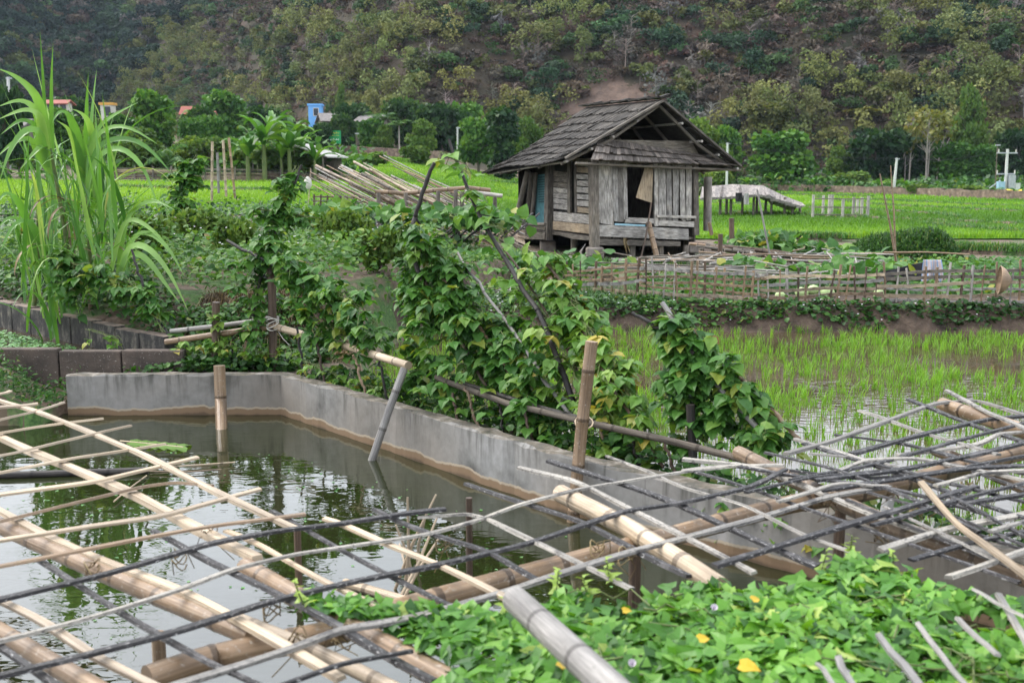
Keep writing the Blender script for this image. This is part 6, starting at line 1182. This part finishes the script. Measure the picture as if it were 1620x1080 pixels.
m_tlightpod = plain_mat('bean pod', (.16, .26, .07), (.28, .36, .13), 10, .5, 0)
def bean_vine(label, lines, m, seed, size=.108, pods=0, name='bean_vine', flw=0):
    """lines: (points (px,row,depth), leaf count, radius at start, radius at end, hang)"""
    r = np.random.default_rng(seed); c0 = Py(*lines[0][0][-1]); t = thing(name, label, 'bean plant', (c0[0], c0[1], .33), 'bean plants on the trellis'); fb = MB(); sb = MB(); pb = MB()
    for pts, n, ra, rb, hang in lines:
        P0 = np.array([Py(*p) for p in pts]); L = np.concatenate([[0], np.cumsum(np.linalg.norm(np.diff(P0, axis=0), axis=1))]); n3 = int(n * .85) // 3; u = r.uniform(0, L[-1], n3); C = np.stack([np.interp(u, L, P0[:, c]) for c in range(3)], 1); rad = np.interp(u, [0, L[-1]], [ra, rb])
        nb = max(4, int(L[-1] * 13)); bu = r.uniform(0, L[-1], nb); B0 = np.stack([np.interp(bu, L, P0[:, c]) for c in range(3)], 1); bd = unit(np.c_[r.normal(0, 1, nb), r.normal(-.15, .8, nb), r.normal(-.1, .7, nb)]); bl = np.interp(bu, [0, L[-1]], [ra, rb]) * r.uniform(.7, 1.75, nb)
        ib = r.integers(0, nb, n3); tb_ = r.uniform(.25, 1.0, n3); onb = r.random(n3) < .62; C = np.where(onb[:, None], B0[ib] + bd[ib] * (bl[ib] * tb_)[:, None], C)
        for k in range(nb): sb.tube([B0[k], B0[k] + bd[k] * bl[k] * .55 + (0, 0, .02), B0[k] + bd[k] * bl[k] * 1.05 - (0, 0, .03)], .0035, 4, cap=False)
        rad = np.where(onb, .06, rad); d = unit(r.normal(0, 1, (n3, 3))); q = C + d * (rad * r.uniform(.15, 1, n3) ** .6)[:, None]; q[:, 2] -= np.abs(r.normal(0, hang, n3)) * np.where(onb, .45, 1); out = q - C; out[:, 2] = 0; out = unit(out + r.normal(0, .02, out.shape) + (0, -.03, 0))
        az = np.arctan2(out[:, 1], out[:, 0]) + r.normal(0, .5, n3); tone = np.clip(r.normal(.5, .24, n3), 0, .93)
        for k, da in enumerate((0, 1.3, -1.3)):                       # three leaflets on a stalk
            a = az + da; sz = size * r.uniform(.6, 1.25, n3) * (1 if k == 0 else .88); dr = np.stack([np.cos(a), np.sin(a), np.zeros(n3)], 1); droop = r.normal(-.55, .35, n3); tip = dr + droop[:, None] * np.array((0, 0, 1.)); nr = np.stack([np.cos(a) * .35, np.sin(a) * .35, np.full(n3, .85)], 1) + r.normal(0, .22, (n3, 3))
            fb.leaves(q + dr * (.018 if k == 0 else .006), tip, nr, sz, 'bean', rnd=np.clip(tone + r.normal(0, .12, n3), 0, .94) * 1.0 + (r.random(n3) < .035) * .06, asp=.95)
        for s_ in range(3):
            k = 24; s = np.linspace(0, L[-1], k); Q = np.stack([np.interp(s, L, P0[:, c]) for c in range(3)], 1); a = s * (14 + 4 * s_) + s_ * 2; Q += np.stack([np.cos(a), np.sin(a), a * 0], 1) * .02 * (1 + s_ * .5); sb.tube(Q, .004, 4, cap=False)
        for k in range(n3 // 6): a, b_ = C[k], q[k]; sb.tube([a, (a + b_) / 2 + (0, 0, .03), b_], .0022, 3, cap=False)
        if pods:
            for k in range(int(pods * n / 900) + 1): i_ = r.integers(n3); a = q[i_]; ln = r.uniform(.12, .2); pb = MB(); pb.tube([a, a + (r.normal(0, .01), -.02, -ln * .5), a + (r.normal(0, .015), -.01, -ln)], [.004, .006, .002], 5); pb.build('pod', m_tlightpod, t)
    fb.build('foliage', m, t); sb.build('stems', m_stem, t)['kind'] = 'stuff'
bean_vine('dense dark green bean plant at the middle of the trellis', [([(655, 372, 9.1), (690, 440, 9.0), (720, 520, 8.8), (760, 600, 8.5)], 1500, .2, .42, .08), ([(655, 400, 9.2), (655, 500, 9.25), (672, 600, 9.2), (690, 680, 9.1)], 900, .14, .2, .05), ([(740, 470, 8.8), (800, 545, 8.4), (850, 620, 8.05), (890, 690, 7.8)], 1500, .2, .26, .12), ([(700, 440, 9.0), (790, 560, 8.55), (860, 680, 8.0)], 700, .16, .3, .14), ([(720, 400, 9.1), (700, 420, 9.0), (690, 470, 9.0)], 260, .16, .2, .03)], m_bean, 101, pods=14)
bean_vine('dense bean plant rising alone in front of the paddy', [([(1060, 492, 7.45), (1090, 540, 7.35), (1130, 600, 7.15), (1190, 680, 6.85)], 1150, .11, .26, .06), ([(1075, 560, 7.35), (1085, 640, 7.2), (1110, 700, 7.0)], 420, .16, .26, .06), ([(1150, 590, 7.1), (1200, 640, 6.95), (1240, 700, 6.75)], 420, .12, .16, .06)], m_bean, 102, pods=4)
bean_vine('bean plant spreading over the pale left rail', [([(400, 400, 10.8), (450, 410, 10.5), (500, 440, 10.2), (560, 480, 9.8), (605, 520, 9.5)], 1150, .14, .24, .07), ([(470, 440, 10.3), (520, 510, 10.0), (580, 560, 9.6)], 420, .16, .2, .08)], m_bean, 103, pods=9)
bean_vine('topmost slender bean plant climbing the dark pole', [([(470, 262, 11.2), (455, 310, 11.1), (440, 350, 11.0), (425, 400, 10.9), (405, 450, 10.8)], 620, .08, .26, .05), ([(398, 330, 11), (440, 335, 11.0), (500, 345, 11)], 150, .06, .1, .03), ([(410, 440, 10.8), (400, 480, 10.75), (398, 520, 10.7)], 110, .08, .1, .05)], m_bean, 104, pods=5)
bean_vine('sparse yellowing bean plant on the thin brown poles', [([(860, 405, 8.6), (900, 450, 8.4), (930, 530, 8.0), (985, 640, 7.5)], 800, .14, .2, .1), ([(830, 440, 8.6), (870, 520, 8.2), (940, 640, 7.6), (1010, 720, 7.2)], 620, .18, .22, .1), ([(905, 470, 8.2), (960, 570, 7.7), (1030, 690, 7.2)], 520, .16, .2, .1), ([(825, 470, 8.5), (815, 490, 8.5)], 20, .08, .08, .04)], m_beanlight, 105, size=.11)
bean_vine('few large bean leaves near the tip of the longest pole', [([(700, 240, 9.3), (728, 258, 9.2), (740, 275, 9.1)], 26, .08, .07, .02), ([(745, 300, 9.0), (762, 312, 9.0), (740, 310, 9.0)], 22, .07, .07, .03), ([(770, 355, 8.8), (795, 362, 8.8), (790, 390, 8.75)], 18, .07, .07, .03)], m_beanlight, 106, size=.12)
bean_vine('yellow spotted bean plant before the cane clump', [([(70, 405, 11.9), (110, 415, 11.8), (160, 430, 11.6), (210, 450, 11.4)], 520, .16, .2, .1), ([(205, 440, 11.4), (235, 480, 11.2), (262, 525, 11.0)], 170, .1, .12, .05), ([(90, 430, 11.8), (120, 460, 11.7)], 90, .1, .1, .2)], m_bean, 107, size=.12)
bean_vine('low bean shoots along the double rail at the wall corner', [([(250, 560, 10.85), (300, 555, 10.8), (345, 545, 10.8), (430, 560, 10.7)], 330, .12, .12, .08), ([(340, 490, 10.75), (345, 530, 10.75), (340, 570, 10.75)], 110, .07, .1, .03), ([(140, 520, 11.1), (185, 535, 11.0)], 34, .07, .07, .03)], m_beanlight, 108, size=.085)
bean_vine('low leafy bean shoots under the dark rail', [([(460, 560, 10.4), (540, 595, 9.8), (610, 620, 9.3)], 330, .14, .12, .07), ([(690, 660, 8.8), (780, 680, 8.4), (880, 715, 7.8), (980, 745, 7.2)], 560, .14, .14, .08), ([(1060, 740, 7.0), (1150, 790, 6.5), (1260, 830, 6.15), (1400, 880, 5.8)], 520, .14, .14, .08)], m_beanlight, 109, size=.08)
bean_vine('dark bean column leaning at the back of the left bank', [([(312, 245, 20.5), (295, 275, 20.3), (275, 310, 20.2), (280, 335, 20)], 900, .16, .34, .1)], m_bean, 110, size=.15, name='climbing_bean')
# ------------------------------------------------------------------ split-bamboo lattice over the pond
LAT = thing('bamboo_lattice', 'big lattice of split bamboo strips and poles tied over the pond', 'trellis', (0.0, 4.6, 0.0))
_tp, _ts, _td, _tw = m_bam_tan, m_bam_pale, m_strip_dark, m_strip_white
def ext(P, px):
    P = [np.array(p) for p in P]
    for i_, k in ((0, 1), (-1, -2)):
        a, b_ = px[i_]
        if a <= 2 or a >= 1618 or b_ >= 1078: P.insert(0, P[0] + unit(P[0] - P[1]) * .9) if i_ == 0 else P.append(P[-1] + unit(P[-1] - P[-2]) * .9)
    return np.array(P)
def dens(P, n=6):
    s = np.linspace(0, len(P) - 1, (len(P) - 1) * n + 1); Q = np.stack([np.interp(s, range(len(P)), P[:, c]) for c in range(3)], 1)
    for _ in range(2): Q[1:-1] = (Q[:-2] + 2 * Q[1:-1] + Q[2:]) / 4
    return Q
def lstrip(px, wpx, m, z=.78, th=.010, nm='strip', tw=0.0):
    P = ext([Pz(a, b, z) for a, b in px], px); mid = P[len(P) // 2]; w_ = wpx / FPX * mid[1]; Q = dens(P); L = np.linspace(0, 1, len(Q)); Q[:, 2] += .004 * np.sin(L * R_.uniform(4, 9) + R_.random() * 6); b = MB(); b.strip(Q, w_, max(th, w_ * .38), twist=tw + R_.uniform(-.25, .25)); 
    o = b.build(nm, m, LAT); return o
def lpole(px, dpx, m, z=.73, node=.32):
    P = ext([Pz(a, b, z) for a, b in px], px); mid = P[len(P) // 2]; r_ = dpx / FPX * mid[1] / 2; b = MB(); b.tube(dens(P), r_, 12, node=node, bulge=1.06); return b.build('pole', m, LAT)
# poles
lpole([(0, 832), (160, 905), (333, 978), (400, 1006)], 30, _tp, .735); lpole([(372, 978), (460, 1012), (548, 1052), (600, 1078)], 26, _ts, .735); lpole([(388, 897), (470, 945), (580, 1005), (715, 1080)], 40, _tp, .73)
lpole([(0, 1000), (70, 1042), (135, 1080)], 34, _tp, .74); lpole([(233, 1074), (333, 1040), (540, 998), (617, 968), (840, 907), (990, 867), (1080, 843), (1247, 797), (1380, 777), (1513, 742), (1620, 715)], 34, _tp, .70)
lpole([(886, 780), (990, 832), (1080, 890), (1140, 930)], 36, m_bam_pale, .76, .28); lpole([(1168, 716), (1240, 752), (1320, 790), (1413, 833), (1547, 882), (1620, 912)], 30, _tp, .74); lpole([(1490, 640), (1560, 662), (1620, 682)], 26, _tp, .76); lpole([(1480, 712), (1550, 740), (1620, 772)], 22, _tp, .73)
# strips running down to the right
for px, w_, m, z in [
 ([(0, 808), (67, 843), (167, 887), (293, 937), (420, 1005), (540, 1073)], 17, _ts, .775), ([(0, 690), (63, 719), (207, 780), (300, 830), (407, 881)], 21, _ts, .77), ([(243, 838), (333, 890), (443, 942), (540, 990), (600, 1028), (687, 1077)], 17, _td, .79),
 ([(0, 633), (60, 650), (153, 687), (233, 722), (333, 775), (467, 837)], 11, _ts, .80), ([(357, 840), (417, 863), (520, 923), (600, 962)], 12, _ts, .785), ([(513, 820), (560, 837), (690, 890), (817, 955)], 13, _ts, .80),
 ([(63, 887), (193, 970), (333, 1047), (400, 1080)], 15, _td, .785), ([(0, 950), (70, 985), (150, 1037), (240, 1080)], 17, _ts, .78), ([(0, 1023), (87, 1080)], 16, _td, .79), ([(430, 808), (540, 870), (673, 937), (770, 987)], 12, _td, .79), ([(592, 804), (640, 828), (687, 847), (773, 873), (850, 917)], 13, _td, .80),
 ([(820, 738), (907, 760), (987, 800), (1080, 845), (1193, 907)], 11, _tw, .80), ([(867, 727), (990, 768), (1080, 800), (1197, 853), (1293, 897)], 12, _td, .79), ([(737, 764), (823, 793), (923, 827), (1000, 867), (1090, 910)], 14, _td, .79), ([(660, 817), (740, 812), (772, 822), (830, 850), (923, 893), (1000, 930)], 13, _tw, .80),
 ([(960, 720), (1023, 743), (1080, 772), (1180, 800), (1267, 843), (1350, 872)], 9, _tw, .80), ([(1093, 745), (1180, 770), (1287, 807), (1413, 850), (1613, 922)], 9, _td, .80), ([(1080, 725), (1180, 737), (1247, 757), (1380, 812), (1573, 880)], 12, _tw, .79),
 ([(1360, 650), (1413, 667), (1480, 690), (1580, 720)], 11, _tw, .80), ([(1437, 632), (1530, 670), (1620, 698)], 10, _td, .80), ([(1497, 616), (1563, 653), (1620, 677)], 9, _tw, .82), ([(1257, 693), (1347, 722), (1430, 752)], 9, _tw, .80), ([(1320, 688), (1413, 700), (1500, 716), (1620, 760)], 9, _td, .79),
 ([(1250, 743), (1363, 757), (1480, 748), (1620, 722)], 12, _td, .80), ([(1380, 733), (1480, 760), (1620, 792)], 10, _td, .81), ([(1373, 777), (1497, 813), (1620, 862)], 9, _td, .81), ([(1507, 787), (1620, 846)], 9, _td, .82), ([(1160, 735), (1290, 757), (1420, 775), (1560, 812)], 9, _td, .81), ([(1280, 716), (1380, 727), (1470, 757), (1560, 775)], 9, _tw, .80), ([(1540, 745), (1620, 775)], 10, _td, .82), ([(1270, 700), (1400, 742), (1530, 790), (1620, 818)], 10, _td, .80), ([(1340, 790), (1450, 835), (1560, 880), (1620, 905)], 10, _td, .80), ([(1210, 715), (1330, 745), (1450, 790), (1550, 840)], 9, _td, .815), ([(1430, 700), (1530, 730), (1620, 748)], 9, _td, .80), ([(1400, 800), (1500, 850), (1600, 895)], 8, _tw, .81), ([(1520, 835), (1620, 868)], 8, _td, .80)]: lstrip(px, w_, m, z)
# strips running up to the right
for px, w_, m, z in [
 ([(0, 665), (50, 652), (100, 636)], 9, _ts, .80), ([(0, 644), (60, 638)], 8, _ts, .81), ([(0, 623), (17, 618)], 7, _ts, .82), ([(0, 685), (80, 673), (163, 662)], 9, _ts, .79), ([(0, 720), (33, 713), (120, 694), (207, 673)], 9, _ts, .80), ([(0, 748), (117, 723), (190, 713), (262, 703)], 10, _ts, .80),
 ([(0, 783), (150, 763), (230, 743), (313, 722)], 10, _ts, .80), ([(0, 823), (97, 800), (227, 770), (280, 764), (337, 768)], 11, m_bam_tan, .80), ([(0, 853), (130, 833), (260, 817), (412, 773)], 11, _ts, .805), ([(0, 894), (167, 863), (333, 833), (483, 812)], 11, m_bam_tan, .81),
 ([(0, 948), (167, 907), (333, 857), (440, 838), (540, 828), (640, 813), (705, 806)], 13, _td, .815), ([(0, 1012), (160, 970), (287, 930), (367, 900), (467, 877), (540, 867), (673, 847), (757, 823), (823, 797), (917, 772), (1007, 757), (1080, 745), (1173, 735)], 10, _tw, .81),
 ([(0, 1070), (150, 1033), (283, 997), (427, 950), (540, 922), (700, 890), (840, 857), (940, 823), (990, 807), (1080, 795), (1190, 770), (1243, 743)], 14, _td, .81), ([(283, 1080), (443, 1030), (540, 994), (653, 978), (813, 933), (890, 907), (990, 875), (1080, 850), (1200, 818), (1313, 783), (1407, 768)], 14, _tw, .80),
 ([(457, 1078), (540, 1047), (653, 1030)], 12, _td, .81), ([(1130, 893), (1313, 838), (1447, 800), (1545, 768)], 13, _td, .815), ([(1393, 870), (1513, 833), (1620, 812)], 13, _tw, .80), ([(1500, 914), (1563, 890), (1620, 872)], 16, _tw, .81), ([(1243, 718), (1313, 700), (1413, 663), (1480, 637), (1547, 632), (1620, 655)], 10, _tw, .80),
 ([(1347, 718), (1463, 687), (1563, 663), (1620, 657)], 11, _td, .80), ([(1420, 719), (1547, 703), (1580, 687), (1620, 683)], 9, _tw, .80), ([(1323, 747), (1370, 728), (1450, 724), (1560, 745), (1620, 758)], 9, _tw, .81), ([(1497, 798), (1620, 783)], 12, _td, .815), ([(1480, 767), (1550, 748), (1620, 745)], 10, _tw, .82), ([(1567, 840), (1620, 826)], 11, _tw, .82), ([(1290, 760), (1420, 745), (1540, 718), (1620, 700)], 11, _td, .815), ([(1080, 745), (1173, 735), (1240, 737)], 10, _tw, .80), ([(1230, 792), (1330, 764), (1405, 768)], 8, _tw, .82), ([(1250, 760), (1380, 735), (1500, 700), (1620, 670)], 10, _td, .81), ([(1380, 830), (1480, 800), (1620, 765)], 11, _td, .82), ([(1300, 775), (1430, 757), (1540, 740), (1620, 735)], 9, _td, .815), ([(1440, 885), (1540, 855), (1620, 840)], 10, _td, .81), ([(1180, 780), (1290, 752), (1390, 745)], 9, _td, .82)]: lstrip(px, w_, m, z)
lstrip([(1457, 762), (1513, 827), (1573, 872), (1640, 925)], 13, m_wood_tan, .84, nm='plank')
for px, w_ in (([(1390, 1005), (1425, 1045), (1458, 1085)], 13), ([(1450, 985), (1480, 1022), (1512, 1062)], 9), ([(1515, 976), (1540, 1003), (1562, 1022)], 10), ([(1580, 940), (1600, 975), (1625, 1015)], 12), ([(1540, 930), (1572, 948), (1600, 965)], 8), ([(1325, 1040), (1352, 1085)], 12), ([(1293, 1047), (1318, 1085)], 9)): b = MB(); pa, pb_ = Pz(*px[0], .93), Pz(*px[-1], .97); b.strip(np.linspace(pa, pb_ + (pb_ - pa) * .3, 5) + N_.normal(0, .003, (5, 3)), w_ / FPX * pa[1], w_ / FPX * pa[1] * .45, twist=R_.uniform(-.5, .5)); b.build('stake', m_bam_grey, LAT)
for px, r0, r1, y, rd, m in ((742, 787, 1000, 5.45, .018, m_post_brown), (1005, 860, 1010, 4.95, .03, m_post_brown), (470, 830, 960, 5.7, .02, m_post_brown), (250, 1000, 1085, 4.5, .03, m_bam_tan), (1330, 800, 900, 5.4, .03, m_post_brown)):
    b = MB(); a = Py(px, r0, y); a[2] = min(a[2], .74); b.tube([a, (a[0], a[1], -.6)], rd, 8); b.build('post', m, LAT)
def tie(px, py, r=.03):
    c = Pz(px, py, .79); b = MB(); a = np.linspace(0, 6.28 * 2, 26); b.tube(np.stack([c[0] + r * np.cos(a), c[1] + r * .9 * np.sin(a), c[2] + .018 * np.sin(a * 2 + px) - .004 * a], 1), .003, 4, cap=False)
    for k in range(3): b.tube([c, c + (R_.uniform(-.05, .05), R_.uniform(-.04, .04), R_.uniform(-.09, .03)), c + (R_.uniform(-.09, .09), R_.uniform(-.07, .07), R_.uniform(-.16, -.02))], .0022, 4)
    b.build('tie', m_straw, LAT)
for p in ((333, 838), (145, 890), (470, 1000), (283, 875), (700, 850), (945, 858), (1240, 750), (1413, 775), (1450, 800), (1500, 775), (990, 870), (1313, 785), (1530, 760), (820, 947), (540, 995), (1395, 840), (430, 955)): tie(*p)

mb = MB(); a, b_ = Pz(815, 948, 1.02), Pz(962, 1084, 1.08); d = b_ - a; mb.tube([a, a + d * .5, b_ + d * .5], .041, 16, node=.34, bulge=1.03); o = mb.build('bamboo_pole', m_bam_grey); tag(o, 'thick smooth grey bamboo pole jutting over the sweet potato leaves', 'bamboo pole')
b = MB(); q = Py(1408, 780, 5.75); b.tube([(q[0] - .06, q[1], .2), q], .045, 4, rnd=.5); o = b.build('concrete_post', m_cpole); tag(o, 'pale square concrete post under the lattice behind the wall', 'post')

# things in the water
TW = thing('twig_bundle', 'bunch of pale dry twigs standing in the pond', 'twigs', (*Pz(640, 945, 0)[:2], 0))
for k, (a, c) in enumerate((((645, 786), (640, 945)), ((690, 782), (620, 945)), ((692, 817), (625, 960)), ((695, 850), (632, 960)), ((626, 830), (655, 925)), ((650, 870), (642, 960)), ((632, 860), (650, 960)), ((672, 822), (660, 900)))):
    b = MB(); p, q = Py(*a, 5.75 + .06 * k), Pz(*c, -.05); b.tube([p, (p + q) / 2 + (.015 * (-1) ** k, 0, 0), q], [.006, .010, .010], 5); b.build('twig', m_bam_pale, TW)
for nm, px, r_, m, lb in (('bamboo_pole', [(545, 922), (660, 955), (805, 990)], .028, m_bam_pale, 'pale bamboo pole lying in the water under the lattice'), ('bamboo_pole', [(0, 752), (120, 748), (235, 744)], .03, m_pole_dark, 'blackened bamboo pole floating at the left of the pond'), ('reed', [(200, 744), (290, 737), (372, 731)], .007, m_bam_pale, 'thin pale reed floating right of the black pole'), ('reed', [(235, 745), (300, 746), (350, 742)], .006, m_bam_tan, 'short reed floating beside the thin pale reed'), ('reed', [(180, 793), (205, 772), (232, 752)], .006, m_bam_pale, 'slanting pale reed poking out of the water')):
    mb = MB(); P = ext([Pz(a, b_, .02) for a, b_ in px], px); mb.tube(dens(P), r_, 8, node=.3); o = mb.build(nm, m); tag(o, lb, nm.replace('_', ' '))
t = thing('cut_frond', 'cut green frond floating on the pond', 'leaf', Pz(240, 703, 0)); b = MB(); b.tube([Pz(190, 697, .02), Pz(290, 707, .02)], .006, 5); b.build('stem', m_bam_pale, t); b = MB()
for k in range(6): p = Pz(205 + k * 15, 699 + k * 1.4, .02); b.leaves([p, p], [(.6, .8, .02), (.7, -.75, .02)], [(0, 0, 1), (0, 0, 1)], .16, 'long', asp=2.6, rnd=.8)
b.build('leaflets', m_cover, t)
n = 160; q = sample_poly([tuple(Pz(a, b_, 0)[:2]) for a, b_ in ((330, 690), (760, 800), (1080, 900), (900, 1000), (500, 900), (200, 1060), (0, 800))], n); a = N_.uniform(0, 6.28, n); mb = MB(); mb.leaves(np.c_[q, np.full(n, .004)], np.c_[np.cos(a), np.sin(a), a * 0], np.tile((0, 0, 1.), (n, 1)), N_.uniform(.01, .03, n), 'oval', asp=1.4); o = mb.build('floating_leaves', m_duck); tag(o, 'scattered tiny green leaves floating on the pond', 'leaves', kind='stuff')

# ------------------------------------------------------------------ sweet potato vines covering the near lattice
def potato():
    t = thing('sweet_potato_vine', 'bright green sweet potato vine covering the near right lattice', 'vine', Pz(1150, 1000, .75)); r = np.random.default_rng(55); Z0 = .765; lb, sb = MB(), MB()
    A = [(700, 1085), (740, 1060), (800, 1050), (850, 1015), (856, 965), (905, 945), (960, 972), (1040, 955), (1090, 938), (1150, 938), (1230, 940), (1300, 925), (1345, 908), (1420, 922), (1500, 948), (1570, 962), (1640, 968), (1640, 990), (1560, 978), (1490, 972), (1470, 995), (1530, 1035), (1640, 1030), (1640, 1200), (650, 1200)]
    B_ = [(465, 945), (520, 948), (560, 955), (620, 968), (700, 975), (780, 985), (840, 990), (830, 1030), (740, 1050), (690, 1040), (640, 1010), (580, 985), (520, 972)]
    for poly, n, hgt in ((A, 2900, .055), (B_, 300, .035)):
        W_ = [tuple(Pz(a, b_, Z0)[:2]) for a, b_ in poly]; q = sample_poly(W_, n, r); mound = .03 * np.exp(-((q[:, 0] - Pz(1345, 880, Z0)[0]) ** 2 / .12 + (q[:, 1] - Pz(1345, 905, Z0)[1]) ** 2 / .25)) + .03 * vnoise(q[:, 0] * 4, q[:, 1] * 4, 5)
        z_ = Z0 + mound + hgt * r.uniform(0, 1, n) ** .7; P = np.c_[q, z_]; az = r.uniform(0, 6.28, n); tip = np.c_[np.cos(az), np.sin(az), r.normal(-.35, .3, n)]; nr = np.c_[r.normal(0, .5, n), r.normal(-.3, .5, n), np.ones(n)]
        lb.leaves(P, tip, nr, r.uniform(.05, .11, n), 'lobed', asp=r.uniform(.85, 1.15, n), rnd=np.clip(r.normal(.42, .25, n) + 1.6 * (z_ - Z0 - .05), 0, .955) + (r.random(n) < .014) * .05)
        for k in range(n // 9): p = P[k]; sb.tube([(p[0] + r.normal(0, .02), p[1] + r.normal(0, .02), Z0 - .04), (p[0], p[1], (p[2] + Z0) / 2), p], .0022, 3, cap=False)
    for (px, py), k in (((1345, 868), 9), ((965, 905), 8), ((930, 935), 8), ((1415, 895), 6), ((880, 925), 6), ((480, 945), 6), ((1300, 890), 5), ((800, 965), 5)):     # upright young tips
        p0 = Pz(px, py + 12, Z0 + .03); tp = p0 + (r.normal(0, .02), -.01, .09); sb.tube([p0, tp], .003, 4); az = r.uniform(0, 6.28, k)
        lb.leaves(np.linspace(p0, tp, k), np.c_[np.cos(az), np.sin(az), np.full(k, .35)], np.c_[r.normal(0, .3, (k, 2)), np.ones(k)], np.linspace(.06, .028, k), 'lobed', rnd=np.full(k, .93))
    for k in range(26):
        px = r.uniform(800, 1600); py = r.uniform(935, 1070); p = [Pz(px + i_ * 22 * r.uniform(.7, 1.2), py + i_ * r.uniform(-6, 6), Z0 + .02 + .05 * r.random()) for i_ in range(6)]; sb.tube(p, .0035, 4, cap=False)
    lb.build('foliage', m_potato, t); sb.build('stems', m_stem, t)['kind'] = 'stuff'
    for px, py in ((1130, 960), (1000, 1048)):
        c = Pz(px, py, Z0 + .10); b = MB(); m_ = 10; V = [c + (math.cos(a) * rr_, math.sin(a) * rr_ * .7 - h * .8, h + math.sin(a) * rr_ * .7) for rr_, h in ((.003, -.018), (.004, -.008), (.012 , .002)) for a in np.arange(m_) / m_ * 6.283]
        b.add(V, [(k * m_ + q, k * m_ + (q + 1) % m_, (k + 1) * m_ + (q + 1) % m_, (k + 1) * m_ + q) for k in range(2) for q in range(m_)], smooth=True); b.build('flower', m_pflower, t)
    for px, py, s_, az in ((1170, 1050, .065, -.4), (1105, 1010, .045, .4), (985, 965, .035, .2), (1190, 948, .04, .6), (885, 1054, .04, 1.0)):
        b = MB(); c = Pz(px, py, Z0 + .09); b.leaves([c], [(math.cos(az), math.sin(az), -.05)], [(.1, -.45, 1)], s_, 'bean', rnd=[.999]); o = b.build('yellow_leaf', m_potato, t); o['label'] = 'yellowed leaf'
m_pflower = plain_mat('pale lilac petal', (.5, .44, .5), (.6, .55, .6), 30, .6, 0)
potato()
# ------------------------------------------------------------------ air of the valley
mb = MB(); mb.box((20, 270, 75), 340, 330, 78); 
m, t, b = M_new('valley air'); pv_ = nd(t, 'ShaderNodeVolumePrincipled', Density=.0001, Anisotropy=.2); pv_.inputs['Color'].default_value = (.7, .84, 1, 1); t.nodes.remove(b); t.links.new(pv_.outputs[0], t.nodes['Material Output'].inputs['Volume'])
o = mb.build('haze', m, origin=(20, 270, -3)); o['kind'] = 'stuff'
